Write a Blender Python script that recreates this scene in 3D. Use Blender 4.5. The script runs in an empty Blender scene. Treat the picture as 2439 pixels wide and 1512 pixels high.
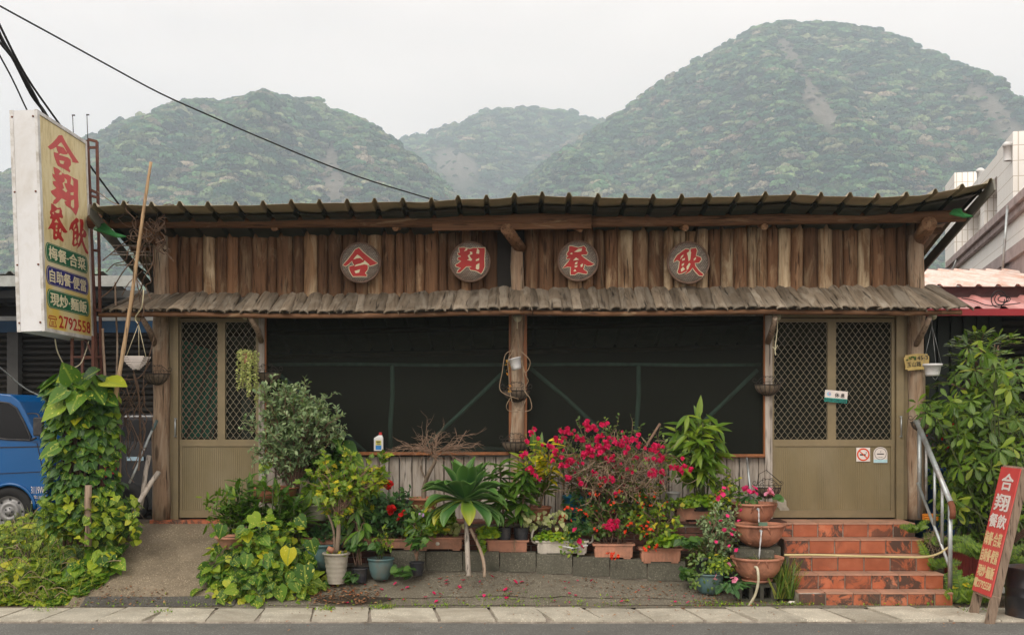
import bpy, math, random
import numpy as np
from mathutils import Vector, Matrix, noise as mn
R = random.Random(7)
NR = np.random.RandomState(11)
scene = bpy.context.scene
col = scene.collection
# ---------------------------------------------------------------- camera, sky, sun, exposure
FPX = 2631.0; CXP = 1219.5; HYP = 992.0; EYE = 1.8
cam = bpy.data.cameras.new('camera'); camo = bpy.data.objects.new('camera', cam); col.objects.link(camo)
camo.location = (0, 0, EYE); camo.rotation_euler = (math.radians(90), 0, 0)
cam.sensor_width = 36; cam.lens = 36*FPX/2439; cam.shift_y = (HYP-756)/2439; cam.clip_start = .1; cam.clip_end = 6000
scene.camera = camo
W = bpy.data.worlds.new('World'); scene.world = W; W.use_nodes = True
SUN_EL, SUN_AZ = math.radians(52), math.radians(215)
def setup_world():
    nt = W.node_tree; nt.nodes.clear(); N = nt.nodes.new; L = nt.links.new
    out = N('ShaderNodeOutputWorld'); bg = N('ShaderNodeBackground')
    sky = N('ShaderNodeTexSky'); sky.sky_type = 'NISHITA'; sky.sun_disc = False
    sky.sun_elevation = SUN_EL; sky.sun_rotation = SUN_AZ; sky.air_density = 1.0; sky.dust_density = 4.0
    hs = N('ShaderNodeHueSaturation'); hs.inputs['Saturation'].default_value = .10
    L(sky.outputs[0], hs.inputs['Color'])
    tc = N('ShaderNodeTexCoord'); mp = N('ShaderNodeMapping'); mp.inputs['Scale'].default_value = (1.2, 1.2, 4.0)
    nz = N('ShaderNodeTexNoise'); nz.inputs['Scale'].default_value = 1.6; nz.inputs['Detail'].default_value = 5; nz.inputs['Roughness'].default_value = .5
    L(tc.outputs['Generated'], mp.inputs[0]); L(mp.outputs[0], nz.inputs['Vector'])
    cr = N('ShaderNodeValToRGB'); e = cr.color_ramp.elements
    e[0].position = .33; e[0].color = (11.2, 10.1, 9.3, 1); e[1].position = .68; e[1].color = (14.6, 13.15, 12.0, 1)
    L(nz.outputs[0], cr.inputs[0])
    mx = N('ShaderNodeMix'); mx.data_type = 'RGBA'; mx.inputs['Factor'].default_value = .93      # cloud layer over the blue
    L(hs.outputs[0], mx.inputs['A']); L(cr.outputs[0], mx.inputs['B'])
    L(mx.outputs['Result'], bg.inputs['Color']); bg.inputs['Strength'].default_value = .118
    L(bg.outputs[0], out.inputs[0])
setup_world()
sl = bpy.data.lights.new('sun', 'SUN'); sl.energy = 1.5; sl.angle = math.radians(25); sl.color = (1, .93, .82)
so = bpy.data.objects.new('sun', sl); col.objects.link(so)
so.rotation_euler = (math.radians(50), 0, math.radians(-28)); so.location = (0, 0, 30)
scene.view_settings.view_transform = 'Standard'; scene.view_settings.look = 'None'
scene.view_settings.exposure = 0.0; scene.view_settings.gamma = 1; scene.view_settings.use_curve_mapping = False
scene.render.engine = 'CYCLES'
cy = scene.cycles
cy.use_denoising = True; cy.max_bounces = 7; cy.diffuse_bounces = 3; cy.glossy_bounces = 3; cy.transmission_bounces = 6
cy.transparent_max_bounces = 12; cy.volume_bounces = 3; cy.caustics_reflective = False; cy.caustics_refractive = False
cy.volume_step_rate = 4

# ---------------------------------------------------------------- helpers
def P(px, py, Y): return Vector(((px-CXP)*Y/FPX, Y, EYE-(py-HYP)*Y/FPX))
def XP(px, Y): return (px-CXP)*Y/FPX
def ZP(py, Y): return EYE-(py-HYP)*Y/FPX
def V(*a): return Vector(a)
def U(a, b): return R.uniform(a, b)
def sm(a, b, x):
    t = min(1, max(0, (x-a)/(b-a))); return t*t*(3-2*t)
def tag(o, label=None, cat=None, group=None, kind=None):
    if label: o['label'] = label
    if cat: o['category'] = cat
    if group: o['group'] = group
    if kind: o['kind'] = kind
    return o
def thing(name, loc, label, cat, group=None):
    o = bpy.data.objects.new(name, None); col.objects.link(o); o.location = loc; o.empty_display_size = .1
    return tag(o, label, cat, group)
_ploc = {}
def ploc(o):
    v = Vector((0, 0, 0))
    while o is not None: v += Vector(o.location); o = o.parent
    return v
def link(name, me, parent=None, loc=(0, 0, 0)):
    o = bpy.data.objects.new(name, me); col.objects.link(o); o.location = loc
    if parent is not None: o.parent = parent
    return o
def frame(d, up=Vector((0, 0, 1))):
    z = Vector(d).normalized(); u = Vector(up)
    if abs(z.dot(u)) > .98: u = Vector((1, 0, 0))
    x = u.cross(z).normalized(); y = z.cross(x); return x, y, z
class MB:
    def __init__(s): s.v = []; s.f = []; s.sm = []; s.mi = []
    def add(s, vs, fs, smooth=False, mi=0):
        b = len(s.v); s.v += [tuple(v) for v in vs]
        s.f += [tuple(i+b for i in f) for f in fs]; s.sm += [smooth]*len(fs); s.mi += [mi]*len(fs); return s
    def box(s, c, d, rot=None, mi=0):
        hx, hy, hz = d[0]/2, d[1]/2, d[2]/2; c = Vector(c)
        vs = [Vector((x, y, z)) for x in (-hx, hx) for y in (-hy, hy) for z in (-hz, hz)]
        if rot is not None: vs = [rot @ v for v in vs]
        vs = [c+v for v in vs]
        return s.add(vs, [(0, 1, 3, 2), (4, 6, 7, 5), (0, 4, 5, 1), (2, 3, 7, 6), (0, 2, 6, 4), (1, 5, 7, 3)], mi=mi)
    def bbox(s, x0, x1, y0, y1, z0, z1, mi=0): return s.box(((x0+x1)/2, (y0+y1)/2, (z0+z1)/2), (abs(x1-x0), abs(y1-y0), abs(z1-z0)), mi=mi)
    def bar(s, a, b, w, h=None, up=(0, 0, 1), mi=0):
        a = Vector(a); b = Vector(b); x, y, z = frame(b-a, up); h = h or w
        vs = [p+x*i*w/2+y*j*h/2 for p in (a, b) for i, j in ((-1, -1), (1, -1), (1, 1), (-1, 1))]
        return s.add(vs, [(3, 2, 1, 0), (4, 5, 6, 7), (0, 1, 5, 4), (1, 2, 6, 5), (2, 3, 7, 6), (3, 0, 4, 7)], mi=mi)
    def tube(s, pts, rad, n=8, caps=True, smooth=True, wob=0, mi=0):
        pts = [Vector(p) for p in pts]; m = len(pts)
        if not isinstance(rad, (list, tuple)): rad = [rad]*m
        vs = []; px = None
        for i, p in enumerate(pts):
            t = (pts[min(i+1, m-1)]-pts[max(i-1, 0)])
            if t.length < 1e-9: t = Vector((0, 0, 1))
            t.normalize()
            if px is None: px, _, _ = frame(t)
            x = (px-t*px.dot(t))
            if x.length < 1e-6: x, _, _ = frame(t)
            x.normalize(); px = x; y = t.cross(x)
            for k in range(n):
                a = 2*math.pi*k/n; r = rad[i]*(1+(mn.noise(Vector((k*1.7+p.x*3, p.y*3, p.z*4)))*wob if wob else 0))
                vs.append(p+x*math.cos(a)*r+y*math.sin(a)*r)
        fs = [(i*n+k, i*n+(k+1) % n, (i+1)*n+(k+1) % n, (i+1)*n+k) for i in range(m-1) for k in range(n)]
        s.add(vs, fs, smooth, mi)
        if caps:
            b = len(s.v)-len(vs); s.f += [tuple(b+k for k in range(n))[::-1], tuple(b+(m-1)*n+k for k in range(n))]; s.sm += [False]*2; s.mi += [mi]*2
        return s
    def lathe(s, c, prof, n=24, sx=1, sy=1, mi=0, rot=None):
        c = Vector(c); vs = []
        for r, z in prof:
            for k in range(n):
                a = 2*math.pi*k/n; q = Vector((r*sx*math.cos(a), r*sy*math.sin(a), z))
                vs.append(c+(rot @ q if rot is not None else q))
        m = len(prof)
        fs = [(i*n+k, i*n+(k+1) % n, (i+1)*n+(k+1) % n, (i+1)*n+k) for i in range(m-1) for k in range(n)]
        return s.add(vs, fs, True, mi)
    def disc(s, c, r, n=20, nrm=(0, 0, 1), mi=0, sy=1):
        x, y, z = frame(nrm, (0, 1, 0)); c = Vector(c)
        return s.add([c+x*r*math.cos(2*math.pi*k/n)+y*r*sy*math.sin(2*math.pi*k/n) for k in range(n)], [tuple(range(n))], False, mi)
    def prism(s, poly, fn, d, mi=0):     # poly 2D -> fn(u,v,w) world, w from 0 to d ; poly ccw seen from +w
        n = len(poly); vs = [fn(u, v, 0) for u, v in poly]+[fn(u, v, d) for u, v in poly]
        import mathutils.geometry as mg
        tr = mg.tessellate_polygon([[Vector((u, v, 0)) for u, v in poly]])
        fs = [tuple(t) for t in tr]+[tuple(i+n for i in t)[::-1] for t in tr]
        fs += [(i, (i+1) % n, n+(i+1) % n, n+i) for i in range(n)]
        return s.add(vs, fs, False, mi)
    def mesh(s, name, mat, org=(0, 0, 0)):
        me = bpy.data.meshes.new(name); o = Vector(org)
        me.from_pydata([(v[0]-o.x, v[1]-o.y, v[2]-o.z) for v in s.v], [], s.f)
        me.polygons.foreach_set('use_smooth', s.sm)
        for m in (mat if isinstance(mat, (list, tuple)) else [mat]): me.materials.append(m)
        if any(s.mi): me.polygons.foreach_set('material_index', s.mi)
        me.update(); return me
    def build(s, name, mat, parent=None, origin=None):
        if parent is not None: o = link(name, s.mesh(name, mat, ploc(parent)), parent)
        else:
            if origin is None:
                a = np.array(s.v); origin = (float(a[:, 0].mean()), float(a[:, 1].mean()), float(a[:, 2].min()))
            o = link(name, s.mesh(name, mat, origin), None, origin)
        return o
def fixn(o):
    import bmesh
    b = bmesh.new(); b.from_mesh(o.data); bmesh.ops.recalc_face_normals(b, faces=b.faces); b.to_mesh(o.data); b.free(); return o
def bez(a, b, c, d, n=8):
    a, b, c, d = map(Vector, (a, b, c, d)); out = []
    for i in range(n+1):
        t = i/n; u = 1-t; out.append(a*u**3+b*3*u*u*t+c*3*u*t*t+d*t**3)
    return out
def smooth_path(pts, sub=5):
    pts = [Vector(p) for p in pts]; out = []
    for i in range(len(pts)-1):
        p0 = pts[max(i-1, 0)]; p1 = pts[i]; p2 = pts[i+1]; p3 = pts[min(i+2, len(pts)-1)]
        for k in range(sub):
            t = k/sub; out.append(.5*((2*p1)+(p2-p0)*t+(2*p0-5*p1+4*p2-p3)*t*t+(3*p1-p0-3*p2+p3)*t**3))
    out.append(pts[-1]); return out

# ---------------------------------------------------------------- materials
class NG:
    def __init__(s, name):
        s.m = bpy.data.materials.new(name); s.m.use_nodes = True; s.nt = s.m.node_tree; s.nt.nodes.clear()
        s.out = s.n('ShaderNodeOutputMaterial'); s.b = s.n('ShaderNodeBsdfPrincipled'); s.l(s.b.outputs[0], s.out.inputs[0])
    def n(s, t, **k):
        x = s.nt.nodes.new(t)
        for a, b in k.items():
            if hasattr(x, a): setattr(x, a, b)
            else: x.inputs[a.replace('_', ' ')].default_value = b
        return x
    def l(s, a, b): s.nt.links.new(a, b)
    def math(s, op, a, b=None, c=None, clamp=False):
        x = s.n('ShaderNodeMath'); x.operation = op; x.use_clamp = clamp
        for i, q in enumerate((a, b, c)):
            if q is None: continue
            if isinstance(q, (int, float)): x.inputs[i].default_value = q
            else: s.l(q, x.inputs[i])
        return x.outputs[0]
    def ramp(s, fac, stops, interp='LINEAR'):
        x = s.n('ShaderNodeValToRGB'); cr = x.color_ramp; cr.interpolation = interp
        while len(cr.elements) < len(stops): cr.elements.new(.5)
        for e, (p, c) in zip(cr.elements, stops):
            e.position = p; e.color = (c if not isinstance(c, (int, float)) else (c, c, c))[:3]+(1,)
        s.l(fac, x.inputs[0]); return x.outputs[0]
    def mix(s, f, a, b, mode='MIX'):
        x = s.n('ShaderNodeMix'); x.data_type = 'RGBA'; x.blend_type = mode
        for k, q in (('Factor', f), ('A', a), ('B', b)):
            if isinstance(q, (int, float)): x.inputs[k].default_value = q
            elif isinstance(q, tuple): x.inputs[k].default_value = q[:3]+(1,)
            else: s.l(q, x.inputs[k])
        return x.outputs['Result']
    def coords(s, scale=(1, 1, 1), rand=37.0, world=False):
        if world: c = s.n('ShaderNodeNewGeometry').outputs['Position']
        else: c = s.n('ShaderNodeTexCoord').outputs['Object']
        if rand and not world:
            oi = s.n('ShaderNodeObjectInfo'); a = s.n('ShaderNodeVectorMath'); a.operation = 'ADD'
            m = s.n('ShaderNodeVectorMath'); m.operation = 'SCALE'; m.inputs[0].default_value = (rand, rand*.7, rand*.5)
            s.l(oi.outputs['Random'], m.inputs['Scale']); s.l(c, a.inputs[0]); s.l(m.outputs[0], a.inputs[1]); c = a.outputs[0]
        mp = s.n('ShaderNodeMapping'); mp.inputs['Scale'].default_value = scale; s.l(c, mp.inputs[0]); return mp.outputs[0]
    def noise(s, vec, scale=5, detail=4, rough=.6, dist=0):
        x = s.n('ShaderNodeTexNoise'); x.inputs['Scale'].default_value = scale; x.inputs['Detail'].default_value = detail
        x.inputs['Roughness'].default_value = rough; x.inputs['Distortion'].default_value = dist; s.l(vec, x.inputs['Vector']); return x.outputs[0]
    def rnd(s): return s.n('ShaderNodeObjectInfo').outputs['Random']
    def value(s, colr, amt, src=None):
        h = s.n('ShaderNodeHueSaturation'); r = src or s.rnd()
        s.l(s.math('MULTIPLY_ADD', r, amt*2, 1-amt), h.inputs['Value']); s.l(colr, h.inputs['Color']); return h.outputs[0]
    def bump(s, h, strength=.3, dist=.01):
        b = s.n('ShaderNodeBump'); b.inputs['Strength'].default_value = strength; b.inputs['Distance'].default_value = dist
        s.l(h, b.inputs['Height']); s.l(b.outputs[0], s.b.inputs['Normal']); return b
    def done(s, colr, rough=.7, metal=0, spec=.5):
        if isinstance(colr, tuple): s.b.inputs['Base Color'].default_value = colr[:3]+(1,)
        else: s.l(colr, s.b.inputs['Base Color'])
        if isinstance(rough, (int, float)): s.b.inputs['Roughness'].default_value = rough
        else: s.l(rough, s.b.inputs['Roughness'])
        s.b.inputs['Metallic'].default_value = metal; s.b.inputs['Specular IOR Level'].default_value = spec
        return s.m
def plain(name, c, rough=.6, var=.25, scale=8, bump=.1, metal=0, dirt=None, dscale=3, rv=.1, spec=.4, bd=.004, stretch=(1, 1, 1)):
    g = NG(name); co = g.coords(stretch); n = g.noise(co, scale, 6, .65)
    a = tuple(x*(1-var) for x in c); b = tuple(min(1, x*(1+var)) for x in c)
    cc = g.ramp(n, [(.3, a), (.7, b)])
    if dirt:
        n2 = g.noise(co, dscale, 5, .7, .4); f = g.ramp(n2, [(.45, 0.), (.68, .85)]); cc = g.mix(f, cc, dirt)
    cc = g.value(cc, rv)
    if bump: g.bump(n, bump, bd)
    return g.done(cc, rough, metal, spec)
def wood(name, dark, mid, light, axis='Z', rough=.8, lightpos=(.58, .72), grain=26, rv=.25, bump=.5, moss=None):
    g = NG(name); st = {'X': (.07, 1, 1), 'Y': (1, .07, 1), 'Z': (1, 1, .07)}[axis]; st2 = {'X': (.25, 1, 1), 'Y': (1, .25, 1), 'Z': (1, 1, .25)}[axis]
    co = g.coords(st); n = g.noise(co, grain, 8, .7, .6); c2 = g.coords(st2); n2 = g.noise(c2, 6, 6, .65, .8)
    base = g.ramp(n, [(.28, dark), (.5, mid), (.75, tuple(x*1.35 for x in mid))])
    f = g.math('MULTIPLY', g.ramp(n2, [(lightpos[0], 0.), (lightpos[1], .9)]), g.ramp(g.noise(co, grain*.8, 4, .6, .3), [(.35, .35), (.6, 1.)]))
    cc = g.mix(f, base, light)
    crack = g.ramp(g.noise(co, grain*1.7, 3, .5, .2), [(.30, .25), (.40, 1.)])
    cc = g.mix(1., cc, crack, 'MULTIPLY')
    kn = g.n('ShaderNodeTexVoronoi'); kn.inputs['Scale'].default_value = 5; g.l(g.coords(st2), kn.inputs['Vector'])
    cc = g.mix(g.ramp(kn.outputs['Distance'], [(.07, .7), (.13, 0.)]), cc, tuple(x*.5 for x in dark))
    cc = g.value(cc, rv)
    g.bump(g.math('ADD', n, g.math('MULTIPLY', crack, .6)), bump, .008)
    return g.done(cc, rough, 0, .25)
def leafmat(name, cols, vein=None, varieg=None, edge=None, rough=.42, trans=.28, vt=(.56, .62), spec=.45, tip=None):
    g = NG(name); at = g.n('ShaderNodeAttribute'); at.attribute_name = 'lf'; sx = g.n('ShaderNodeSeparateXYZ'); g.l(at.outputs['Vector'], sx.inputs[0])
    r = g.math('FRACT', g.math('ADD', sx.outputs[2], g.rnd()))
    cc = g.ramp(r, cols); ax = g.math('ABSOLUTE', sx.outputs[0])
    if varieg:
        cb = g.n('ShaderNodeCombineXYZ'); g.l(g.math('MULTIPLY', sx.outputs[0], 2.2), cb.inputs[0]); g.l(g.math('MULTIPLY', sx.outputs[1], 3), cb.inputs[1]); g.l(g.math('MULTIPLY', r, 40), cb.inputs[2])
        nz = g.noise(cb.outputs[0], 1.6, 3, .6, .5); f = g.ramp(nz, [(vt[0], 0.), (vt[1], .9)]); cc = g.mix(f, cc, varieg)
    if edge: cc = g.mix(g.ramp(ax, [(.6, 0.), (.9, .8)]), cc, edge)
    if tip: cc = g.mix(g.ramp(sx.outputs[1], [(.55, 0.), (1., .8)]), cc, tip)
    if vein:
        cc = g.mix(g.ramp(ax, [(.05, .7), (.12, 0.)]), cc, vein)
        w = g.math('SINE', g.math('ADD', g.math('MULTIPLY', sx.outputs[1], 42), g.math('MULTIPLY', ax, -14)))
        g.bump(w, .25, .002)
    m = g.done(cc, rough, 0, spec)
    tr = g.n('ShaderNodeBsdfTranslucent'); g.l(g.mix(1., cc, (1.5, 1.6, .7), 'MULTIPLY'), tr.inputs['Color'])
    ms = g.n('ShaderNodeMixShader'); ms.inputs[0].default_value = trans
    g.l(g.b.outputs[0], ms.inputs[1]); g.l(tr.outputs[0], ms.inputs[2]); g.l(ms.outputs[0], g.out.inputs[0]); return m
MT = {}
MT['log'] = wood('log_brown', (0.051, 0.025, 0.013), (0.166, 0.088, 0.046), (0.442, 0.331, 0.202), 'Z', lightpos=(.52, .72), rv=.4)
MT['log_pale'] = wood('log_pale', (0.087, 0.048, 0.027), (0.258, 0.155, 0.083), (0.616, 0.499, 0.331), 'Z', lightpos=(.42, .6), rv=.2)
MT['beam'] = wood('beam_wood', (0.046, 0.023, 0.013), (0.156, 0.079, 0.040), (0.385, 0.283, 0.171), 'X', lightpos=(.58, .70), rv=.15, grain=30)
MT['beam_y'] = wood('rafter_wood', (0.070, 0.036, 0.022), (0.224, 0.117, 0.060), (0.532, 0.364, 0.216), 'Y', lightpos=(.5, .7), rv=.15)
MT['post'] = wood('post_wood', (0.083, 0.051, 0.032), (0.269, 0.182, 0.119), (0.497, 0.415, 0.314), 'Z', lightpos=(.45, .66), rv=.12)
MT['shingle'] = wood('shingle_wood', (0.047, 0.035, 0.023), (0.171, 0.136, 0.098), (0.294, 0.258, 0.206), 'Y', lightpos=(.46, .62), rv=.35, grain=20, bump=.9)
MT['plank'] = wood('weathered_plank', (.13, .10, .08), (.36, .31, .26), (.55, .51, .46), 'Z', lightpos=(.4, .62), rv=.2)
MT['stick'] = wood('stick_wood', (0.100, 0.070, 0.050), (0.300, 0.220, 0.160), (0.500, 0.420, 0.330), 'Z')
MT['grayboard'] = wood('gray_board', (.06, .05, .042), (.16, .135, .115), (.27, .24, .21), 'Z', rv=.05)
MT['frame_wood'] = plain('window_frame_wood', (.30, .115, .04), .55, .3, 30, .15, dirt=(.12, .05, .025), stretch=(1, 1, .15))
MT['bronze'] = plain('olive_aluminium', (0.240, 0.190, 0.107), .42, .12, 5, .02, metal=.15, rv=.03, dirt=(0.194, 0.157, 0.095), dscale=1.5)
MT['panel'] = plain('olive_panel', (0.219, 0.175, 0.091), .5, .14, 3, .05, metal=.1, rv=.03, stretch=(0.900, 0.900, 0.304), dirt=(0.275, 0.230, 0.144), dscale=1.4)
MT['grille'] = plain('grille_metal', (0.277, 0.238, 0.162), .4, .1, 8, .0, metal=.2)
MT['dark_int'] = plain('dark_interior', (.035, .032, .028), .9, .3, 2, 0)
MT['green_pole'] = plain('green_painted_pole', (0.158, 0.212, 0.203), .6, .3, 14, .1, stretch=(0.788, 0.590, 0.203))
MT['turq'] = plain('turquoise_board', (0.104, 0.546, 0.429), .5, .12, 3, 0)
MT['gray_cloth'] = plain('gray_pipe', (.28, .27, .27), .6, .2, 3, 0)
def mk_screen():
    g = NG('dark_screen'); g.done((.024, .025, .020), .6, 0, .12)
    t = g.n('ShaderNodeBsdfTransparent'); t.inputs[0].default_value = (.85, .95, .9, 1); m = g.n('ShaderNodeMixShader'); m.inputs[0].default_value = .64
    g.l(g.b.outputs[0], m.inputs[1]); g.l(t.outputs[0], m.inputs[2]); g.l(m.outputs[0], g.out.inputs[0]); return g.m
MT['screen'] = mk_screen()
def mk_glass():
    g = NG('tinted_glass'); g.done((.010, .011, .013), .12, 0, .25); return g.m
MT['glass'] = mk_glass()
MT['roofsheet'] = plain('roof_sheet_taupe', (0.345, 0.299, 0.193), .45, .3, 7, .05, metal=.15, dirt=(0.384, 0.299, 0.193), dscale=2.0, stretch=(0.810, 0.855, 0.882))
MT['green_tarp'] = plain('green_sheet', (0.028, 0.149, 0.044), .5, .2, 5, .1)
def mk_tile():
    g = NG('terracotta_tile'); co = g.coords((1, 1, 1), 61); n = g.noise(co, 7, 5, .6); c = g.ramp(n, [(.3, (.33, .092, .040)), (.55, (.42, .122, .055)), (.8, (.50, .19, .10))])
    f = g.math('MULTIPLY', g.ramp(g.noise(co, 6, 8, .74, .7), [(.46, 0.), (.53, 1.)]), g.ramp(g.rnd(), [(.32, .05), (.45, .95)]))
    c = g.mix(f, c, (.058, .038, .028)); c = g.mix(g.ramp(g.noise(co, 3, 4, .7), [(.62, 0.), (.75, .6)]), c, (.5, .30, .20))
    c = g.value(c, .16); g.bump(n, .15, .003); return g.done(c, g.ramp(n, [(.3, .3), (.7, .6)]), 0, .45)
MT['tile'] = mk_tile()
MT['tread'] = plain('pale_tread_tile', (.46, .25, .17), .55, .14, 7, .05, dirt=(.30, .20, .15), dscale=4, rv=.12)  # tread tiles are paler and pinker than the risers
MT['grout'] = plain('grout', (.34, .30, .25), .9, .3, 30, .3, dirt=(.1, .08, .06))
def mk_conc(name, c, spots=True, dirt=(.09, .08, .065), world=True, sc=1, crack=False, df=.7):
    g = NG(name); co = g.coords((1, 1, 1), 0 if world else 23, world); n = g.noise(co, 3*sc, 8, .7); n3 = g.noise(co, 60*sc, 3, .7)
    cc = g.ramp(n, [(.25, tuple(x*.72 for x in c)), (.5, c), (.75, tuple(x*1.22 for x in c))])
    cc = g.mix(g.ramp(n3, [(.35, .8), (.65, 0.)]), cc, tuple(x*.55 for x in c), 'MIX') if spots else cc
    v = g.n('ShaderNodeTexVoronoi'); v.inputs['Scale'].default_value = 48*sc; g.l(co, v.inputs['Vector'])
    cc = g.mix(g.math('MULTIPLY', g.ramp(v.outputs['Distance'], [(.2, .9), (.32, 0.)]), g.ramp(g.noise(co, 6, 3, .6), [(.35, .2), (.6, .95)])), cc, tuple(min(1, x*1.8) for x in c))
    cc = g.mix(g.ramp(g.noise(co, .9, 6, .7, .6), [(.5, 0.), (.68, df)]), cc, dirt)
    if not world: cc = g.value(cc, .14)
    g.bump(g.math('ADD', n3, g.math('MULTIPLY', n, 2)), .5, .006); return g.done(cc, .88, 0, .25)
MT['apron'] = mk_conc('apron_concrete', (0.196, 0.177, 0.136), dirt=(0.103, 0.088, 0.063))
MT['ramp'] = mk_conc('ramp_concrete', (0.221, 0.181, 0.127), dirt=(0.315, 0.262, 0.189))
MT['kerb'] = mk_conc('kerb_concrete', (0.475, 0.443, 0.363), False, dirt=(0.290, 0.257, 0.200), world=False)
MT['block'] = mk_conc('concrete_block', (0.135, 0.130, 0.100), True, dirt=(0.049, 0.052, 0.038), world=False, df=.9)
MT['road'] = mk_conc('asphalt', (0.171, 0.171, 0.159), True, dirt=(0.121, 0.119, 0.108), df=.5)
MT['soil'] = plain('soil', (.075, .052, .036), .95, .5, 9, .8, bd=.03, dirt=(.12, .10, .05), dscale=4)
MT['potsoil'] = plain('pot_soil', (.035, .024, .017), .95, .5, 30, .8, bd=.01)
MT['brick'] = plain('dark_brick', (.17, .07, .05), .9, .35, 14, .4, dirt=(.05, .04, .03), rv=.3)
MT['terra'] = plain('terracotta', (.46, .185, .105), .6, .16, 6, .08, dirt=(.25, .13, .085), dscale=4, rv=.08)
MT['terra_pink'] = plain('terracotta_trough', (.47, .225, .145), .7, .14, 9, .08, dirt=(.24, .14, .095), dscale=5, rv=.1)
MT['bowl'] = plain('fountain_terracotta', (.45, .20, .125), .5, .18, 5, .08, dirt=(.10, .045, .03), dscale=3.5, rv=.05)
MT['bluepot'] = plain('blue_gray_plastic', (.075, .145, .15), .5, .12, 5, .03, dirt=(.12, .12, .10), dscale=7)
MT['blackpot'] = plain('black_plastic', (.022, .024, .03), .5, .2, 6, .05, dirt=(.07, .065, .06), dscale=9)
MT['whitepot'] = plain('cream_plastic', (.55, .51, .44), .5, .1, 5, .03, dirt=(.28, .25, .2), dscale=6)
MT['ribpot'] = plain('ribbed_pot_gray', (.40, .37, .31), .7, .15, 5, .1, dirt=(.20, .18, .145), dscale=5)
MT['bluebucket'] = plain('blue_plastic', (.03, .22, .36), .5, .12, 5, .02)
MT['white'] = plain('white_paint', (.68, .69, .70), .4, .05, 3, .02, dirt=(.52, .50, .46), dscale=1.2, rv=.02)
MT['whitetrim'] = plain('white_trim', (.62, .62, .61), .4, .1, 8, .02, dirt=(.3, .26, .2), dscale=6)
def mk_signface():
    g = NG('sign_face_yellowed'); co = g.coords((1, 1, 1), 0); sx = g.n('ShaderNodeSeparateXYZ'); g.l(co, sx.inputs[0])
    n = g.noise(g.coords((1, 3, .8), 0), 5, 6, .7, .5); c = g.ramp(n, [(.3, (.47, .36, .16)), (.5, (.68, .57, .30)), (.72, (.72, .64, .42))])
    spot = g.noise(g.coords((1, 1, .5), 0), 30, 4, .7); c = g.mix(g.ramp(spot, [(.62, 0.), (.7, .5)]), c, (.25, .18, .06))
    pale = g.mix(g.ramp(g.noise(co, 2, 3, .5), [(.45, 0.), (.62, .9)]), (.69, .62, .40), (.72, .52, .07))
    f = g.math('GREATER_THAN', .855, sx.outputs[2]); c = g.mix(f, c, pale); return g.done(c, .35, 0, .4)
MT['signface'] = mk_signface()
MT['red'] = plain('red_lettering', (0.420, 0.021, 0.018), .5, .12, 8, .02, rv=.02)
MT['redfade'] = plain('faded_red_lettering', (.52, .06, .055), .5, .12, 8, .02, rv=.02)
MT['boardred'] = plain('red_board', (.58, .065, .06), .5, .1, 4, .02, rv=.02, dirt=(.50, .12, .10))
MT['letterwhite'] = plain('white_lettering', (.72, .66, .62), .6, .05, 5, 0, rv=.02)
MT['letteryellow'] = plain('yellow_lettering', (.70, .52, .28), .6, .08, 5, 0, rv=.02)
MT['cream'] = plain('cream_lettering', (.72, .66, .45), .6, .05, 5, 0, rv=.02)
MT['pillgreen'] = plain('green_pill', (.012, .14, .065), .4, .08, 5, 0)
MT['pillblue'] = plain('blue_pill', (.02, .02, .20), .4, .08, 5, 0)
MT['black'] = plain('black_ink', (.02, .02, .02), .6, .1, 5, 0)
MT['woven'] = None
def mk_woven():
    g = NG('woven_bamboo'); co = g.coords((1, 1, 1), 5); br = g.n('ShaderNodeTexBrick'); mp = g.n('ShaderNodeMapping'); mp.inputs['Rotation'].default_value = (math.radians(90), .2, .5); g.l(co, mp.inputs[0]); g.l(mp.outputs[0], br.inputs['Vector'])
    br.inputs['Scale'].default_value = 26; br.inputs['Color1'].default_value = (.54, .48, .40, 1); br.inputs['Color2'].default_value = (.34, .28, .23, 1); br.inputs['Mortar'].default_value = (.05, .035, .028, 1); br.inputs['Mortar Size'].default_value = .05; br.inputs['Brick Width'].default_value = .9
    c = g.mix(g.ramp(g.noise(co, 7, 4, .6), [(.45, 0.), (.7, .7)]), br.outputs[0], (.22, .15, .11)); g.bump(br.outputs['Fac'], .6, -.004); return g.done(c, .6, 0, .4)
MT['woven'] = mk_woven()
MT['rim'] = plain('bamboo_rim', (.16, .10, .07), .6, .3, 14, .2)
MT['steelred'] = plain('rusty_red_steel', (.12, .042, .03), .6, .3, 12, .15, dirt=(.17, .075, .04), dscale=8)
MT['cable'] = plain('black_cable', (.012, .012, .013), .6, .1, 4, 0)
MT['bamboo'] = wood('bamboo_pole', (0.271, 0.176, 0.095), (0.426, 0.290, 0.166), (0.508, 0.422, 0.304), 'Z', rv=.1, bump=.1, rough=.55)
MT['vine'] = plain('dead_vine', (.30, .22, .145), .9, .35, 20, .2)
MT['vinedark'] = plain('dark_dead_vine', (.12, .075, .05), .9, .35, 20, .2)
MT['twig'] = plain('twig_bark', (.20, .125, .085), .9, .3, 20, .2)
MT['stemgreen'] = plain('green_stem', (0.084, 0.105, 0.036), .7, .3, 12, .1)
MT['trunk'] = plain('bark', (.21, .16, .115), .9, .35, 22, .6, stretch=(1, 1, .3))
MT['galv'] = plain('galvanised_pipe', (.42, .46, .47), .38, .18, 7, .04, metal=.55, dirt=(.24, .20, .17), dscale=5, rv=.04)
MT['rust'] = plain('rust', (.17, .06, .03), .8, .3, 20, .2)
MT['hose'] = plain('yellow_hose', (.48, .40, .20), .45, .15, 5, 0)
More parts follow.
